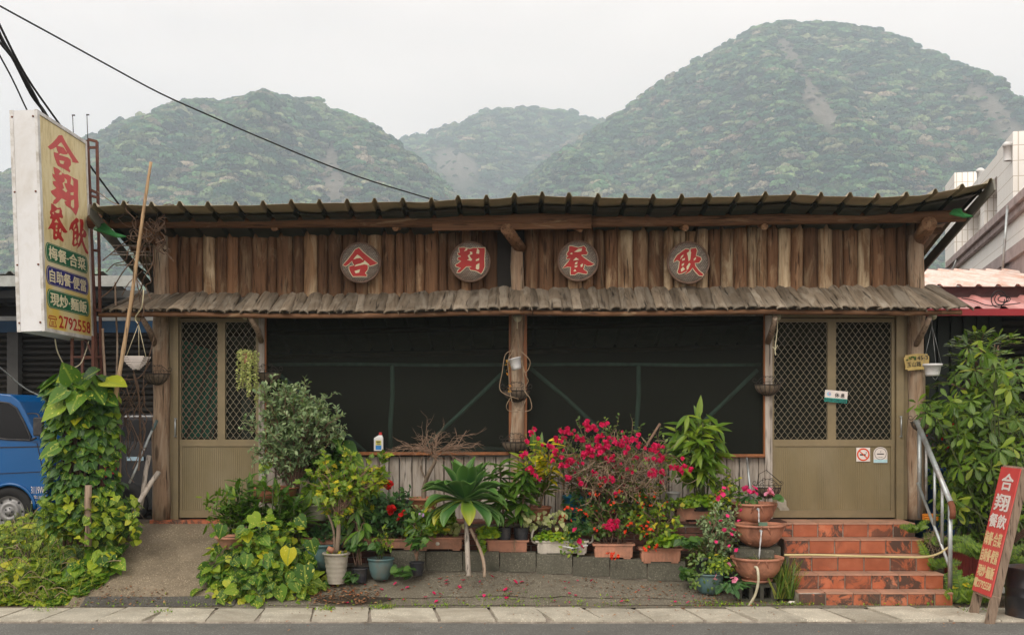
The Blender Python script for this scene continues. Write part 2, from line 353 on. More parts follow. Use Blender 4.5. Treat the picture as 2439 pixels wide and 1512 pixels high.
MT['hosewhite'] = plain('cream_hose', (0.580, 0.540, 0.400), .45, .1, 5, 0, dirt=(0.280, 0.250, 0.140), dscale=4)
MT['orange'] = plain('orange_hose', (.65, .22, .02), .5, .1, 5, 0)
MT['wire'] = plain('black_wire', (.03, .024, .02), .6, .2, 9, 0)
MT['coir'] = plain('coir_liner', (.145, .11, .078), .95, .4, 28, 1., bd=.012, dirt=(.07, .06, .045), dscale=9)
MT['vanblue'] = plain('blue_car_paint', (0.000, 0.093, 0.299), .22, .04, 2, 0, rv=0, spec=.6)
MT['tyre'] = plain('tyre_rubber', (.02, .02, .021), .85, .2, 20, .2)
MT['rimsteel'] = plain('wheel_steel', (.30, .30, .30), .45, .15, 8, .02, metal=.4)
MT['carblack'] = plain('black_car_paint', (.012, .013, .017), .2, .05, 2, 0, spec=.6)
MT['taillight'] = plain('red_taillight', (.35, .01, .015), .2, .05, 2, 0, spec=.6)
MT['shutter'] = plain('dark_shutter', (0.020, 0.018, 0.015), .55, .25, 3, 0, rv=.15, dirt=(0.032, 0.029, 0.022), stretch=(0.210, 0.680, 0.900))
MT['shutter_dark'] = plain('dark_green_wall', (.022, .034, .029), .6, .2, 3, 0, rv=.1)
MT['bluebeam'] = plain('blue_beam', (.02, .085, .18), .5, .15, 4, 0)
MT['pillar'] = plain('gray_pillar', (.10, .10, .095), .8, .2, 4, .1)
MT['fascia'] = plain('pale_fascia', (.40, .42, .40), .5, .15, 4, 0, dirt=(.22, .22, .2))
MT['undersheet'] = plain('gray_sheet_underside', (0.204, 0.198, 0.168), .6, .2, 4, .05)
MT['redroof'] = plain('pink_red_roof_sheet', (.62, .30, .28), .3, .15, 6, .05, dirt=(.55, .12, .09), dscale=2.2, stretch=(1.5, .3, .5))
MT['paleroof'] = plain('faded_rusty_glint_roof', (.84, .70, .62), .3, .08, 6, .05, dirt=(.62, .25, .12), dscale=3.2, stretch=(2, .35, .5))  # pale base holds painted gloss glints besides the fading; orange is rust
MT['redgutter'] = plain('red_gutter', (.33, .018, .025), .4, .1, 4, 0)
def mk_wtile():
    g = NG('white_wall_tile'); co = g.coords((1, 1, 1), 0)
    sx = g.n('ShaderNodeSeparateXYZ'); g.l(co, sx.inputs[0]); cb = g.n('ShaderNodeCombineXYZ')
    g.l(g.math('ADD', sx.outputs[0], sx.outputs[1]), cb.inputs[0]); g.l(sx.outputs[2], cb.inputs[1])
    br = g.n('ShaderNodeTexBrick'); g.l(cb.outputs[0], br.inputs['Vector']); br.offset = 0
    br.inputs['Scale'].default_value = 1; br.inputs['Brick Width'].default_value = .075; br.inputs['Row Height'].default_value = .235; br.inputs['Mortar Size'].default_value = .006
    br.inputs['Color1'].default_value = (.88, .87, .84, 1); br.inputs['Color2'].default_value = (.85, .83, .79, 1); br.inputs['Mortar'].default_value = (.55, .50, .43, 1)
    g.bump(br.outputs['Fac'], .4, -.004); return g.done(br.outputs[0], .5, 0, .3)
MT['wtile'] = mk_wtile()
MT['mauve'] = plain('mauve_cornice', (.36, .29, .28), .8, .15, 5, .1, dirt=(.22, .18, .17))
MT['chrome'] = plain('steel_tank', (.6, .62, .64), .25, .05, 3, 0, metal=.9)
def mk_water():
    g = NG('pond_water'); co = g.coords((1, 1, 1), 9); n = g.noise(co, 18, 3, .5); g.bump(n, .3, .01)
    return g.done(g.ramp(n, [(.3, (.035, .022, .01)), (.7, (.10, .065, .02))]), .06, 0, .7)
MT['water'] = mk_water()
def mk_stream():
    g = NG('falling_water'); g.done((.85, .88, .9), .1, 0, .8); g.b.inputs['Transmission Weight'].default_value = .45; g.b.inputs['IOR'].default_value = 1.33; return g.m
MT['stream'] = mk_stream()
MT['petal_pink'] = leafmat('magenta_petal', [(0, (0.546, 0.010, 0.081)), (.5, (0.651, 0.016, 0.124)), (1, (0.756, 0.040, 0.174))], trans=.3, rough=.6, spec=.2)
MT['petal_hot'] = leafmat('hot_pink_petal', [(0, (.70, .02, .16)), (1, (.78, .06, .22))], trans=.25, rough=.6, spec=.2)
MT['petal_light'] = leafmat('light_pink_petal', [(0, (.75, .22, .36)), (1, (.8, .35, .5))], trans=.25, rough=.6, spec=.2)
MT['petal_red'] = leafmat('red_petal', [(0, (.50, .006, .008)), (1, (.66, .02, .015))], trans=.2, rough=.6, spec=.2)
MT['petal_orange'] = leafmat('orange_red_petal', [(0, (.72, .04, .02)), (1, (.78, .10, .03))], trans=.2, rough=.6, spec=.2)
MT['petal_lilac'] = leafmat('lilac_petal', [(0, (.5, .3, .6)), (1, (.6, .4, .6))], trans=.2, rough=.6, spec=.2)
MT['L_pothos'] = leafmat('pothos_leaf', [(0, (0.028, 0.083, 0.010)), (.35, (0.055, 0.140, 0.015)), (.7, (0.116, 0.234, 0.019)), (.9, (0.231, 0.343, 0.025)), (1, (0.506, 0.478, 0.025))], vein=(0.264, 0.354, 0.051), varieg=(0.682, 0.645, 0.119), vt=(.60, .68), rough=.42, spec=.3)
MT['L_pothos_lime'] = leafmat('lime_leaf', [(0, (0.055, 0.120, 0.010)), (.4, (0.121, 0.213, 0.015)), (.8, (0.275, 0.359, 0.025)), (1, (0.506, 0.478, 0.043))], vein=(0.330, 0.416, 0.060), varieg=(0.605, 0.582, 0.085), vt=(.58, .66), rough=.45, spec=.3)
MT['L_ivy'] = leafmat('dark_vine_leaf', [(0, (0.028, 0.077, 0.017)), (.6, (0.056, 0.140, 0.024)), (1, (0.126, 0.238, 0.036))], vein=(0.126, 0.224, 0.060))
MT['L_olive'] = leafmat('gray_green_leaf', [(0, (0.110, 0.173, 0.082)), (.5, (0.190, 0.283, 0.134)), (1, (0.380, 0.476, 0.252))], rough=.5)
MT['L_hib'] = leafmat('fresh_lobed_leaf', [(0, (0.064, 0.137, 0.014)), (.55, (0.143, 0.251, 0.020)), (.85, (0.286, 0.383, 0.026)), (1, (0.600, 0.478, 0.026))], vein=(0.286, 0.335, 0.047))
MT['L_rose'] = leafmat('dark_rose_leaf', [(0, (0.031, 0.092, 0.029)), (.6, (0.054, 0.154, 0.043)), (1, (0.123, 0.246, 0.064))], vein=(0.123, 0.216, 0.072))
MT['L_agave'] = leafmat('agave_leaf', [(0, (0.033, 0.108, 0.028)), (.6, (0.047, 0.140, 0.032)), (1, (0.080, 0.187, 0.036))], rough=.42, trans=.1, tip=(0.094, 0.206, 0.032), edge=(0.122, 0.225, 0.064))
MT['L_agave_y'] = leafmat('agave_leaf_yellowing', [(0, (0.122, 0.224, 0.028)), (1, (0.188, 0.275, 0.032))], rough=.42, trans=.12, tip=(0.420, 0.377, 0.024), edge=(0.221, 0.306, 0.040))
MT['L_mango'] = leafmat('mango_leaf', [(0, (0.038, 0.104, 0.014)), (.5, (0.065, 0.156, 0.017)), (1, (0.130, 0.241, 0.028))], vein=(0.181, 0.253, 0.048), rough=.36)
MT['L_croton'] = leafmat('croton_leaf', [(0, (0.160, 0.249, 0.024)), (.4, (0.383, 0.439, 0.024)), (1, (0.893, 0.673, 0.024))], vein=(0.797, 0.659, 0.097))
MT['L_boug'] = leafmat('bougainvillea_leaf', [(0, (0.046, 0.101, 0.019)), (.6, (0.093, 0.170, 0.028)), (1, (0.186, 0.266, 0.047))])
MT['L_bamboo'] = leafmat('bamboo_leaf', [(0, (0.057, 0.131, 0.012)), (.5, (0.107, 0.209, 0.017)), (1, (0.243, 0.335, 0.026))], vein=(0.215, 0.286, 0.041), rough=.4)
MT['L_clover'] = leafmat('clover_leaf', [(0, (0.086, 0.180, 0.010)), (.5, (0.157, 0.298, 0.014)), (1, (0.315, 0.418, 0.024))])
MT['L_pale'] = leafmat('pale_leaf', [(0, (0.164, 0.221, 0.049)), (.5, (0.312, 0.353, 0.123)), (1, (0.476, 0.476, 0.230))], varieg=(0.541, 0.541, 0.295))
MT['L_schef'] = leafmat('schefflera_leaf', [(0, (0.041, 0.093, 0.012)), (.5, (0.086, 0.168, 0.016)), (.85, (0.172, 0.266, 0.026)), (1, (0.344, 0.389, 0.045))], vein=(0.184, 0.256, 0.053), rough=.35)
MT['L_fern'] = leafmat('fern_leaf', [(0, (0.066, 0.136, 0.011)), (.5, (0.121, 0.222, 0.015)), (1, (0.204, 0.290, 0.022))])
MT['L_grass'] = leafmat('grass_blade', [(0, (0.058, 0.117, 0.014)), (.5, (0.116, 0.202, 0.024)), (1, (0.325, 0.319, 0.065))])
MT['L_dry'] = leafmat('dry_leaf', [(0, (.13, .06, .03)), (.5, (.27, .13, .06)), (.8, (.38, .22, .11)), (1, (.42, .10, .03))], trans=.1, rough=.8)
MT['L_sedum'] = leafmat('sedum_leaf', [(0, (0.297, 0.364, 0.120)), (.5, (0.486, 0.546, 0.210)), (1, (0.675, 0.676, 0.300))], rough=.5)
MT['L_far'] = None
# ---------------------------------------------------------------- leaves
def leaf_rows(kind):
    if kind == 'heart': return [(0, -.13, .26), (.04, .02, .42), (.22, .22, .50), (.45, .45, .44), (.68, .68, .29), (.86, .86, .13), (1, 1, 0)], .16, .22
    if kind == 'lance': return [(0, 0, .01), (.12, .12, .075), (.35, .35, .13), (.6, .6, .12), (.82, .82, .065), (1, 1, 0)], .30, .30
    if kind == 'mango': return [(0, 0, .01), (.12, .12, .08), (.35, .35, .14), (.6, .6, .135), (.84, .84, .07), (1, 1, 0)], .25, .35
    if kind == 'obov': return [(0, 0, .01), (.25, .25, .09), (.55, .55, .19), (.8, .8, .16), (1, 1, .0)], .15, .28
    if kind == 'oval': return [(0, 0, .02), (.3, .3, .27), (.65, .65, .25), (1, 1, 0)], .25, .2
    if kind == 'small': return [(0, 0, .03), (.5, .5, .24), (1, 1, 0)], .3, .1
    if kind == 'leaflet': return [(0, 0, .10), (.5, .5, .13), (1, 1, 0)], .1, .2
    if kind == 'round': return [(0, -.05, .18), (.25, .25, .46), (.6, .6, .48), (.9, .88, .25), (1, 1, .02)], .12, .1
    if kind == 'lobed': return [(0, -.10, .20), (.12, .12, .50), (.3, .2, .30), (.45, .52, .48), (.62, .55, .22), (.8, .8, .12), (1, 1, 0)], .14, .2
    if kind == 'blade': return [(0, 0, .018), (.35, .35, .02), (.7, .7, .014), (1, 1, 0)], .2, .5
    if kind == 'petal': return [(0, 0, .08), (.4, .4, .42), (.75, .72, .46), (1, .95, .12)], .25, -.35
    if kind == 'agave': return [(0, 0, .10), (.12, .12, .085), (.3, .3, .105), (.5, .5, .145), (.68, .68, .15), (.85, .85, .095), (.95, .95, .04), (1, 1, 0)], .35, .0
def template(kind, curve=None, jit=0):
    rows, fold, cv = leaf_rows(kind)
    if curve is not None: cv = curve
    v = []; lf = []; f = []
    mw = max(r[2] for r in rows)
    for ym, ys, w in rows:
        for s in (-1, 0, 1):
            y = ym if s == 0 else ys; z = abs(s)*w*fold-cv*y*abs(y)*.5+(U(-jit, jit) if jit else 0)
            v.append((s*w, y, z)); lf.append((s*(w/mw if w > .3*mw else .5), y, 0))
    for i in range(len(rows)-1):
        for k in (0, 1):
            a = i*3+k; f.append((a, a+1, a+4, a+3))
    return np.array(v), f, np.array(lf)
TPL = {}
for k in ('leaflet', 'heart', 'lance', 'mango', 'obov', 'oval', 'small', 'round', 'lobed', 'blade', 'petal'):
    TPL[k] = [template(k), template(k, leaf_rows(k)[2]+.35, .015), template(k, leaf_rows(k)[2]-.15, .02)]
def merged_leaves(name, items, kind, mat):
    """items: (pos, dir, normal, size)"""
    vs = []; fs = []; lfs = []; b = 0
    for i, (p, d, nrm, s) in enumerate(items):
        tv, tf, tl = TPL[kind][i % 3]
        y = Vector(d).normalized(); n = Vector(nrm); x = y.cross(n)
        if x.length < 1e-5: x = y.cross(Vector((.3, .9, .1)))
        x.normalize(); z = x.cross(y)
        M = np.array([[x.x, y.x, z.x], [x.y, y.y, z.y], [x.z, y.z, z.z]])*s
        vs.append(tv @ M.T+np.array([p[0], p[1], p[2]])); l = tl.copy(); l[:, 2] = R.random(); lfs.append(l)
        fs += [(a+b, c+b, d2+b, e+b) for a, c, d2, e in tf]; b += len(tv)
    return np.concatenate(vs), fs, np.concatenate(lfs)
def npmesh(name, v, f, lf, mat, org=(0, 0, 0), smooth=True):
    me = bpy.data.meshes.new(name); v = v-np.array([org[0], org[1], org[2]])
    f = np.array(f, dtype=np.int32)
    me.vertices.add(len(v)); me.vertices.foreach_set('co', v.astype(np.float32).ravel())
    me.loops.add(f.size); me.loops.foreach_set('vertex_index', f.ravel())
    me.polygons.add(len(f)); me.polygons.foreach_set('loop_start', np.arange(0, f.size, f.shape[1], dtype=np.int32))
    me.update(calc_edges=True)
    me.polygons.foreach_set('use_smooth', np.full(len(f), smooth, dtype=bool))
    if lf is not None:
        a = me.attributes.new('lf', 'FLOAT_VECTOR', 'POINT'); a.data.foreach_set('vector', lf.astype(np.float32).ravel())
    me.materials.append(mat); me.update(); return me
_tm = {}
def tmesh(kind, i, mat):
    k = (kind, i, mat.name)
    if k not in _tm:
        tv, tf, tl = TPL[kind][i]; _tm[k] = npmesh('leaf_'+kind, tv, tf, tl, mat)
    return _tm[k]
def leafmatrix(p, d, nrm, s):
    y = Vector(d).normalized(); x = y.cross(Vector(nrm))
    if x.length < 1e-5: x = y.cross(Vector((.3, .9, .1)))
    x.normalize(); z = x.cross(y)
    return Matrix(((x.x*s, y.x*s, z.x*s, p[0]), (x.y*s, y.y*s, z.y*s, p[1]), (x.z*s, y.z*s, z.z*s, p[2]), (0, 0, 0, 1)))
def leaves(parent, items, kind, mat, limit=0, name='leaf', stuffname='foliage'):
    """the `limit` largest in view as parts of their own, the rest as one foliage part"""
    o = ploc(parent)
    if limit:
        items = sorted(items, key=lambda t: t[3]/max(1, t[0][1])*-1-(.02*(11.5-t[0][1])))
        for i, it in enumerate(items[:limit]):
            ob = bpy.data.objects.new(name, tmesh(kind, i % 3, mat)); col.objects.link(ob); ob.parent = parent
            ob.matrix_local = Matrix.Translation(-o) @ leafmatrix(*it)
        items = items[limit:]
    if items:
        v, f, lf = merged_leaves(stuffname, items, kind, mat)
        ob = link(stuffname, npmesh(stuffname, v, f, lf, mat, o), parent); ob['kind'] = 'stuff'; return ob
def rdir(up=0, s=1):
    v = Vector((R.gauss(0, 1), R.gauss(0, 1), R.gauss(0, 1))); v.normalize(); v *= s; v.z += up; return v.normalized()
def stems_to(mb, base, targets, r0=.012, r1=.003, spread=.04, lift=.5, n=6, wob=.03, nside=5):
    paths = []
    for t in targets:
        t = Vector(t); b = Vector(base)+Vector((U(-spread, spread), U(-spread, spread)*.6, 0))
        d = t-b; pts = bez(b, b+Vector((d.x*.15, d.y*.15, d.z*lift)), b+Vector((d.x*.6, d.y*.6, d.z*.8)), t, n)
        pts = [p+Vector((U(-wob, wob), U(-wob, wob), U(-wob, wob)))*min(1, i/n*2) for i, p in enumerate(pts)]
        rr = r0*U(.6, 1); mb.tube(pts, [rr+(r1-rr)*i/n for i in range(n+1)], nside); paths.append(pts)
    return paths
def ell(c, r, k=1, lo=0.0):
    while True:
        v = Vector((U(-1, 1), U(-1, 1), U(-1, 1)))
        if lo <= v.length <= 1: return Vector((c[0]+v.x*r[0], c[1]+v.y*r[1], c[2]+v.z*r[2]))
def shrub(parent, base, c, r, nst, leafkind, lmat, size, per, smat, limit=0, twig=.12, ntw=5, r0=.012, up=.3, lo=.35, lift=.5, stuffname='foliage', spread=.04, droop=0., leafname='leaf', along=True, stemname='stem'):
    mb = MB(); targets = [ell(c, r, lo=lo) for _ in range(nst)]
    paths = stems_to(mb, base, targets, r0=r0, lift=lift, spread=spread); it = []; tips = []
    for pts in paths:
        n = len(pts); starts = [pts[-1]]+[pts[R.randrange(n//2, n)] for _ in range(ntw-1)]
        for q in starts:
            outw = (q-Vector(c)); outw = Vector((outw.x/r[0], outw.y/r[1], outw.z/r[2]))*.4+rdir(up)
            outw.normalize(); L = twig*U(.5, 1.2); e = q+outw*L; mid = q+outw*L*.5+rdir()*L*.1
            mb.tube([q, mid, e], [.003, .0025, .0015], 4, caps=False); tips.append(e)
            for k in range(per):
                t = (k+.6)/per if along else 1; p = q+(e-q)*t+(mid-q-(e-q)*.5)*(1-abs(2*t-1)); side = outw.cross(rdir()).normalized()
                d = (outw*.55+side*.8+Vector((0, 0, -droop))).normalized(); nn = (Vector((0, -.45, 1))+rdir()*.5)
                it.append((p, d, nn, size*U(.65, 1.25)))
    mb.build(stemname, smat, parent); leaves(parent, it, leafkind, lmat, limit, leafname, stuffname); return tips
# ================================================================ SETTING
def apron_back(x):      # height of the apron at the foot of the block wall
    return .25-.095*sm(-.2, 1.7, x)-.13*sm(1.7, 2.5, x)
def gz(x, y):
    t = min(1, max(0, (y-10.38)/.64)); ap = .02+(apron_back(x)-.02)*t
    if y > 11.0: ap = apron_back(x)+(.44-apron_back(x))*sm(11.25, 11.9, y)
    tr = min(1, max(0, (y-10.45)/1.25)); rp = .02+.68*(tr**.9)
    ts = min(1, max(0, (y-10.5)/2.2)); so_ = .015+.385*ts+.10*sm(10.5, 10.9, y)*sm(-4.0, -4.6, x)*sm(12.6, 11.5, y)
    tq = .02+.38*min(1, max(0, (y-10.9)/1.6))
    a = sm(-4.30, -4.12, x) if y < 12 else sm(-4.0, -3.9, x)
    v = so_*(1-a)+rp*a
    if y > 12: v = .39 if x < -3.95 else .44
    b = sm(-2.95, -2.6, x); v = v*(1-b)+ap*b
    c = sm(4.1, 4.3, x); v = v*(1-c)+tq*c
    if y < 10.36: v = 0
    return v
def grid_surface(name, xs, ys, zf, mat, parent=None):
    v = [(x, y, zf(x, y)) for y in ys for x in xs]; n = len(xs)
    f = [(j*n+i, j*n+i+1, (j+1)*n+i+1, (j+1)*n+i) for j in range(len(ys)-1) for i in range(n-1)]
    m = MB(); m.add(v, f, True); o = m.build(name, mat, parent, (0, 0, 0)); return o
# ground: one sheet to the foot of the hills
xs = list(np.unique(np.concatenate([np.linspace(-2500, -20, 14), np.linspace(-20, -7, 10), np.arange(-7, 7.01, .12), np.linspace(7, 20, 10), np.linspace(20, 2500, 14)])))
ys = list(np.unique(np.concatenate([np.linspace(-60, 9.5, 8), np.arange(9.6, 13.2, .1), np.linspace(13.5, 40, 10), np.linspace(60, 2600, 14)])))
def gsoil(x, y):
    z = gz(x, y)-.012
    if 10.5 < y < 13: z += .012*mn.noise(Vector((x*5, y*5, 0)))
    if y <= 9.9: z = -.03
    if y > 40: z = .3
    return z
tag(grid_surface('ground', xs, ys, gsoil, MT['soil']), kind='structure')
tag(grid_surface('concrete_apron', list(np.arange(-2.95, 4.25, .1)), list(np.arange(10.30, 11.32, .06)), lambda x, y: (gz(x, y) if y > 10.36 else .012)+.006+.004*mn.noise(Vector((x*2, y*2, 3))), MT['apron']), kind='structure')
def rampz(x, y):
    t = min(1, max(0, (y-10.38)/1.33)); return .02+.675*t+.012*mn.noise(Vector((x*1.6, y*1.6, 5)))+.03*math.sin(t*math.pi)
m = MB(); n = 0; rx = lambda y, s: (-4.20 if s == 0 else -2.72)+(.22 if s == 0 else 0)*sm(10.4, 11.4, y)
ny, nx = 22, 22; vv = []
for j in range(ny+1):
    y = 10.34+(11.74-10.34)*j/ny
    for i in range(nx+1):
        x = rx(y, 0)+(rx(y, 1)-rx(y, 0))*i/nx; x += .05*mn.noise(Vector((y*3, i*.2, 0))) if i in (0, nx) else 0
        vv.append((x, y, rampz(x, y)))
m.add(vv, [(j*(nx+1)+i, j*(nx+1)+i+1, (j+1)*(nx+1)+i+1, (j+1)*(nx+1)+i) for j in range(ny) for i in range(nx)], True)
o = m.build('concrete_ramp', MT['ramp']); o['kind'] = 'structure'
asp = MB(); vv = []; xs_a = list(np.arange(-4.05, -2.60, .08))
for y in (10.345, 10.42, 10.50):
    for x in xs_a: vv.append((x, y+(.03*mn.noise(Vector((x*3, 2, 0))) if y > 10.45 else 0), rampz(x, y)+.007))
na = len(xs_a); asp.add(vv, [(j*na+i, j*na+i+1, (j+1)*na+i+1, (j+1)*na+i) for j in range(2) for i in range(na-1)], True); o = asp.build('asphalt_strip', mk_conc('asphalt_patch', (.10, .095, .085), True, dirt=(.07, .065, .06)), None, (0, 0, 0)); o['kind'] = 'structure'
def crack(pts, w, parent=None):
    m = MB(); q = smooth_path([V(XP(a, b), b, 0) for a, b in pts], 8); vs = []
    for i, p in enumerate(q):
        ww = w*(.4+abs(mn.noise(Vector((p.x*6, p.y*6, 1))))*2); j = .02*mn.noise(Vector((p.x*9, p.y*9, 4)))
        for s in (-1, 1): y = p.y+j+s*ww; vs.append((p.x, y, (gz(p.x, y) if y > 10.36 else .012)+.011+.004*mn.noise(Vector((p.x*2, y*2, 3)))))
    m.add(vs, [(2*i, 2*i+1, 2*i+3, 2*i+2) for i in range(len(q)-1)]); o = m.build('crack', MT['potsoil'], None, (0, 0, 0)); o['kind'] = 'structure'
crack([(900, 10.52), (1000, 10.50), (1100, 10.53), (1190, 10.55), (1280, 10.52), (1340, 10.55), (1440, 10.53), (1540, 10.56), (1640, 10.50)], .005)
crack([(640, 10.37), (900, 10.365), (1200, 10.37), (1500, 10.365), (1890, 10.37)], .008); crack([(2000, 10.34), (2080, 10.2), (2120, 10.1), (2160, 9.95)][:1]+[(2280, 10.34)], .006)
road = MB(); rx_ = list(np.linspace(-60, -8, 6))+list(np.arange(-7, 7.1, .5))+list(np.linspace(8, 60, 6))
tag(grid_surface('road', rx_, [-6, 0, 4, 8, 9.2, 9.71], lambda x, y: -.012+.004*mn.noise(Vector((x, y, 1))), MT['road']), kind='structure')
# kerb of concrete slabs, one piece per slab
pv = bpy.data.objects.new('pavement', None); col.objects.link(pv); pv.location = (0, 10.03, 0); pv['kind'] = 'structure'
bed = MB(); bed.bbox(-14, 14, 9.70, 10.36, -.05, .002); bed.build('slab_bed', MT['grout'], pv)
edges = [60, 200+10, 0]
joints = [-1500, -1385, -1270, -1150, -1040, -925, -810, -700, -585, -470, -355, -235, -115, 25, 135, 268, 376, 505, 622, 745, 880, 1040, 1172, 1290, 1410, 1530, 1650, 1760, 1880, 1990, 2100, 2215, 2330, 2450, 2560, 2680, 2800, 2920, 3040, 3160, 3280, 3400, 3520, 3640, 3760]
for a, b in zip(joints[:-1], joints[1:]):
    # joints lean with the slabs, drifting right towards the road
    k = .07 if a > 300 else -.05
    x0, x1 = XP(a, 10.03)+.014, XP(b, 10.03)-.014; sk = k*(1 if a < 1200 else 1.8)*U(.7, 1.5); h = .018+U(0, .012); tl = U(-.004, .004)
    s = MB(); ns = 5; top = []
    def sl(u, w, z):
        j = .012*mn.noise(Vector((u*7+a, w*9, 2))) if w in (0, 1) or u in (0, 1) else 0
        return (x0+(x1-x0)*u+sk*(.5-w)+j, 9.705+.645*w+j*.5, z)
    g_ = [(i/ns, j/4) for j in range(5) for i in range(ns+1)]
    tv = [sl(u, w, h+tl*u+(-.006 if (u in (0, 1) or w in (0, 1)) else 0)) for u, w in g_]; s.add(tv, [(j*(ns+1)+i, j*(ns+1)+i+1, (j+1)*(ns+1)+i+1, (j+1)*(ns+1)+i) for j in range(4) for i in range(ns)], True)
    ring = [(i/ns, 0) for i in range(ns+1)]+[(1, j/4) for j in range(1, 5)]+[(1-i/ns, 1) for i in range(1, ns+1)]+[(0, 1-j/4) for j in range(1, 4)]
    rv = [sl(u, w, h+tl*u-.006) for u, w in ring]+[sl(u, w, -.04) for u, w in ring]; n = len(ring)
    s.add(rv, [(i, n+i, n+(i+1) % n, (i+1) % n) for i in range(n)])
    s.build('kerb_slab', MT['kerb'], pv)
# ---------------------------------------------------------------- hills with woods
def polyz(pts, D, px, drop):
    xs_ = [p[0] for p in pts]; ys_ = [p[1] for p in pts]; return EYE+(HYP-np.interp(px, xs_, ys_))*D/FPX-drop
HR = [(1000, 640), (1100, 560), (1215, 478), (1300, 400), (1400, 330), (1450, 290), (1500, 262), (1560, 215), (1640, 172), (1700, 130), (1760, 92), (1810, 70), (1860, 62), (1900, 57), (2000, 62), (2090, 78), (2150, 100), (2210, 150), (2280, 188), (2340, 212), (2400, 232), (2439, 246), (2520, 270), (2700, 360), (3000, 520), (3300, 700)]
HC = [(700, 480), (850, 380), (930, 345), (980, 333), (1030, 326), (1060, 312), (1120, 290), (1150, 275), (1200, 262), (1290, 258), (1350, 270), (1400, 285), (1450, 300), (1600, 380), (1900, 600)]
HL = [(-900, 700), (-500, 610), (-150, 560), (0, 490), (60, 452), (150, 375), (230, 326), (290, 296), (330, 284), (380, 288), (430, 262), (480, 248), (540, 246), (590, 234), (640, 230), (700, 238), (760, 246), (810, 270), (850, 285), (890, 312), (930, 345), (1000, 400), (1060, 460), (1120, 540), (1200, 640)]
BARE = {'R': [(1866, 104, 1925, 215, 19), (1925, 215, 1985, 290, 26), (2325, 215, 2400, 300, 26), (2400, 300, 2460, 380, 30)], 'L': [(785, 375, 800, 470, 26)], 'C': [(1075, 385, 1100, 410, 38)]}
def mk_hillmat():
    g = NG('hill_slope'); at = g.n('ShaderNodeAttribute'); at.attribute_name = 'bare'; co = g.coords((1, 1, 1), 0, True)
    n = g.noise(co, .05, 6, .7); gr = g.ramp(n, [(.3, (.028, .045, .02)), (.7, (.07, .09, .035))]); br = g.ramp(g.noise(co, .12, 7, .8), [(.3, (.12, .105, .075)), (.5, (.19, .17, .13)), (.7, (.30, .26, .22))])
    c = g.mix(at.outputs['Fac'], gr, br); g.bump(g.noise(co, .2, 5, .7), 1, 2.); return g.done(c, .95, 0, .1)
def mk_farleaf():
    g = NG('hill_tree_foliage'); co = g.coords((1, 1, 1), 0, True); r = g.rnd(); low = g.noise(co, .007, 3, .6)
    f = g.math('ADD', g.math('MULTIPLY', r, .62), g.math('MULTIPLY', low, .42), clamp=True)
    c = g.ramp(f, [(.1, (.010, .034, .028)), (.36, (.030, .098, .052)), (.58, (.095, .20, .08)), (.74, (.20, .25, .11)), (.82, (.28, .24, .17)), (.92, (.42, .28, .17))])
    at = g.n('ShaderNodeAttribute'); at.attribute_name = 'lf'; s = g.n('ShaderNodeSeparateXYZ'); g.l(at.outputs['Vector'], s.inputs[0])
    c = g.value(c, .5, s.outputs[2]); c = g.value(c, .5, g.math('FRACT', g.math('MULTIPLY', r, 7.3))); m = g.done(c, .9, 0, .05); return m
HM = mk_hillmat(); MT['L_far'] = mk_farleaf()
crown_col = bpy.data.collections.new('tree_crowns')
def crown_mesh(seed, n=420, flat=.62, kind=0):
    rs = np.random.RandomState(seed); lumps = rs.normal(size=(9, 3)); lumps /= np.linalg.norm(lumps, axis=1)[:, None]; lumps[:, 2] = np.abs(lumps[:, 2])*.9
    vs = []; lf = []
    for i in range(n):
        l = lumps[rs.randint(9)]*.62; d = rs.normal(size=3); d /= np.linalg.norm(d); d[2] = abs(d[2])*.8+rs.uniform(-.2, .1)
        p = l*np.array([1, 1, flat*.8])+d*.42*np.array([1, 1, flat]); nrm = d+rs.normal(size=3)*.22+np.array([0, 0, .15]); nrm /= np.linalg.norm(nrm)
        a = np.cross(nrm, rs.normal(size=3)); a /= np.linalg.norm(a); b = np.cross(nrm, a); s = rs.uniform(.06, .15)
        for u, w in ((-1, -.6), (1, -.8), (.8, 1), (-.9, .7)): vs.append(p+a*u*s+b*w*s)
        t = rs.uniform(); lf += [(0, 0, t)]*4
    f = [(4*i, 4*i+1, 4*i+2, 4*i+3) for i in range(n)]
    return npmesh('tree_crown', np.array(vs), f, np.array(lf), MT['L_far'], smooth=False)
def core_mesh(me):
    pass
for k in range(5):
    ob = bpy.data.objects.new('hill_tree', crown_mesh(50+k, 520, (.7, .6, .85, .55, 1.1)[k])); crown_col.objects.link(ob)
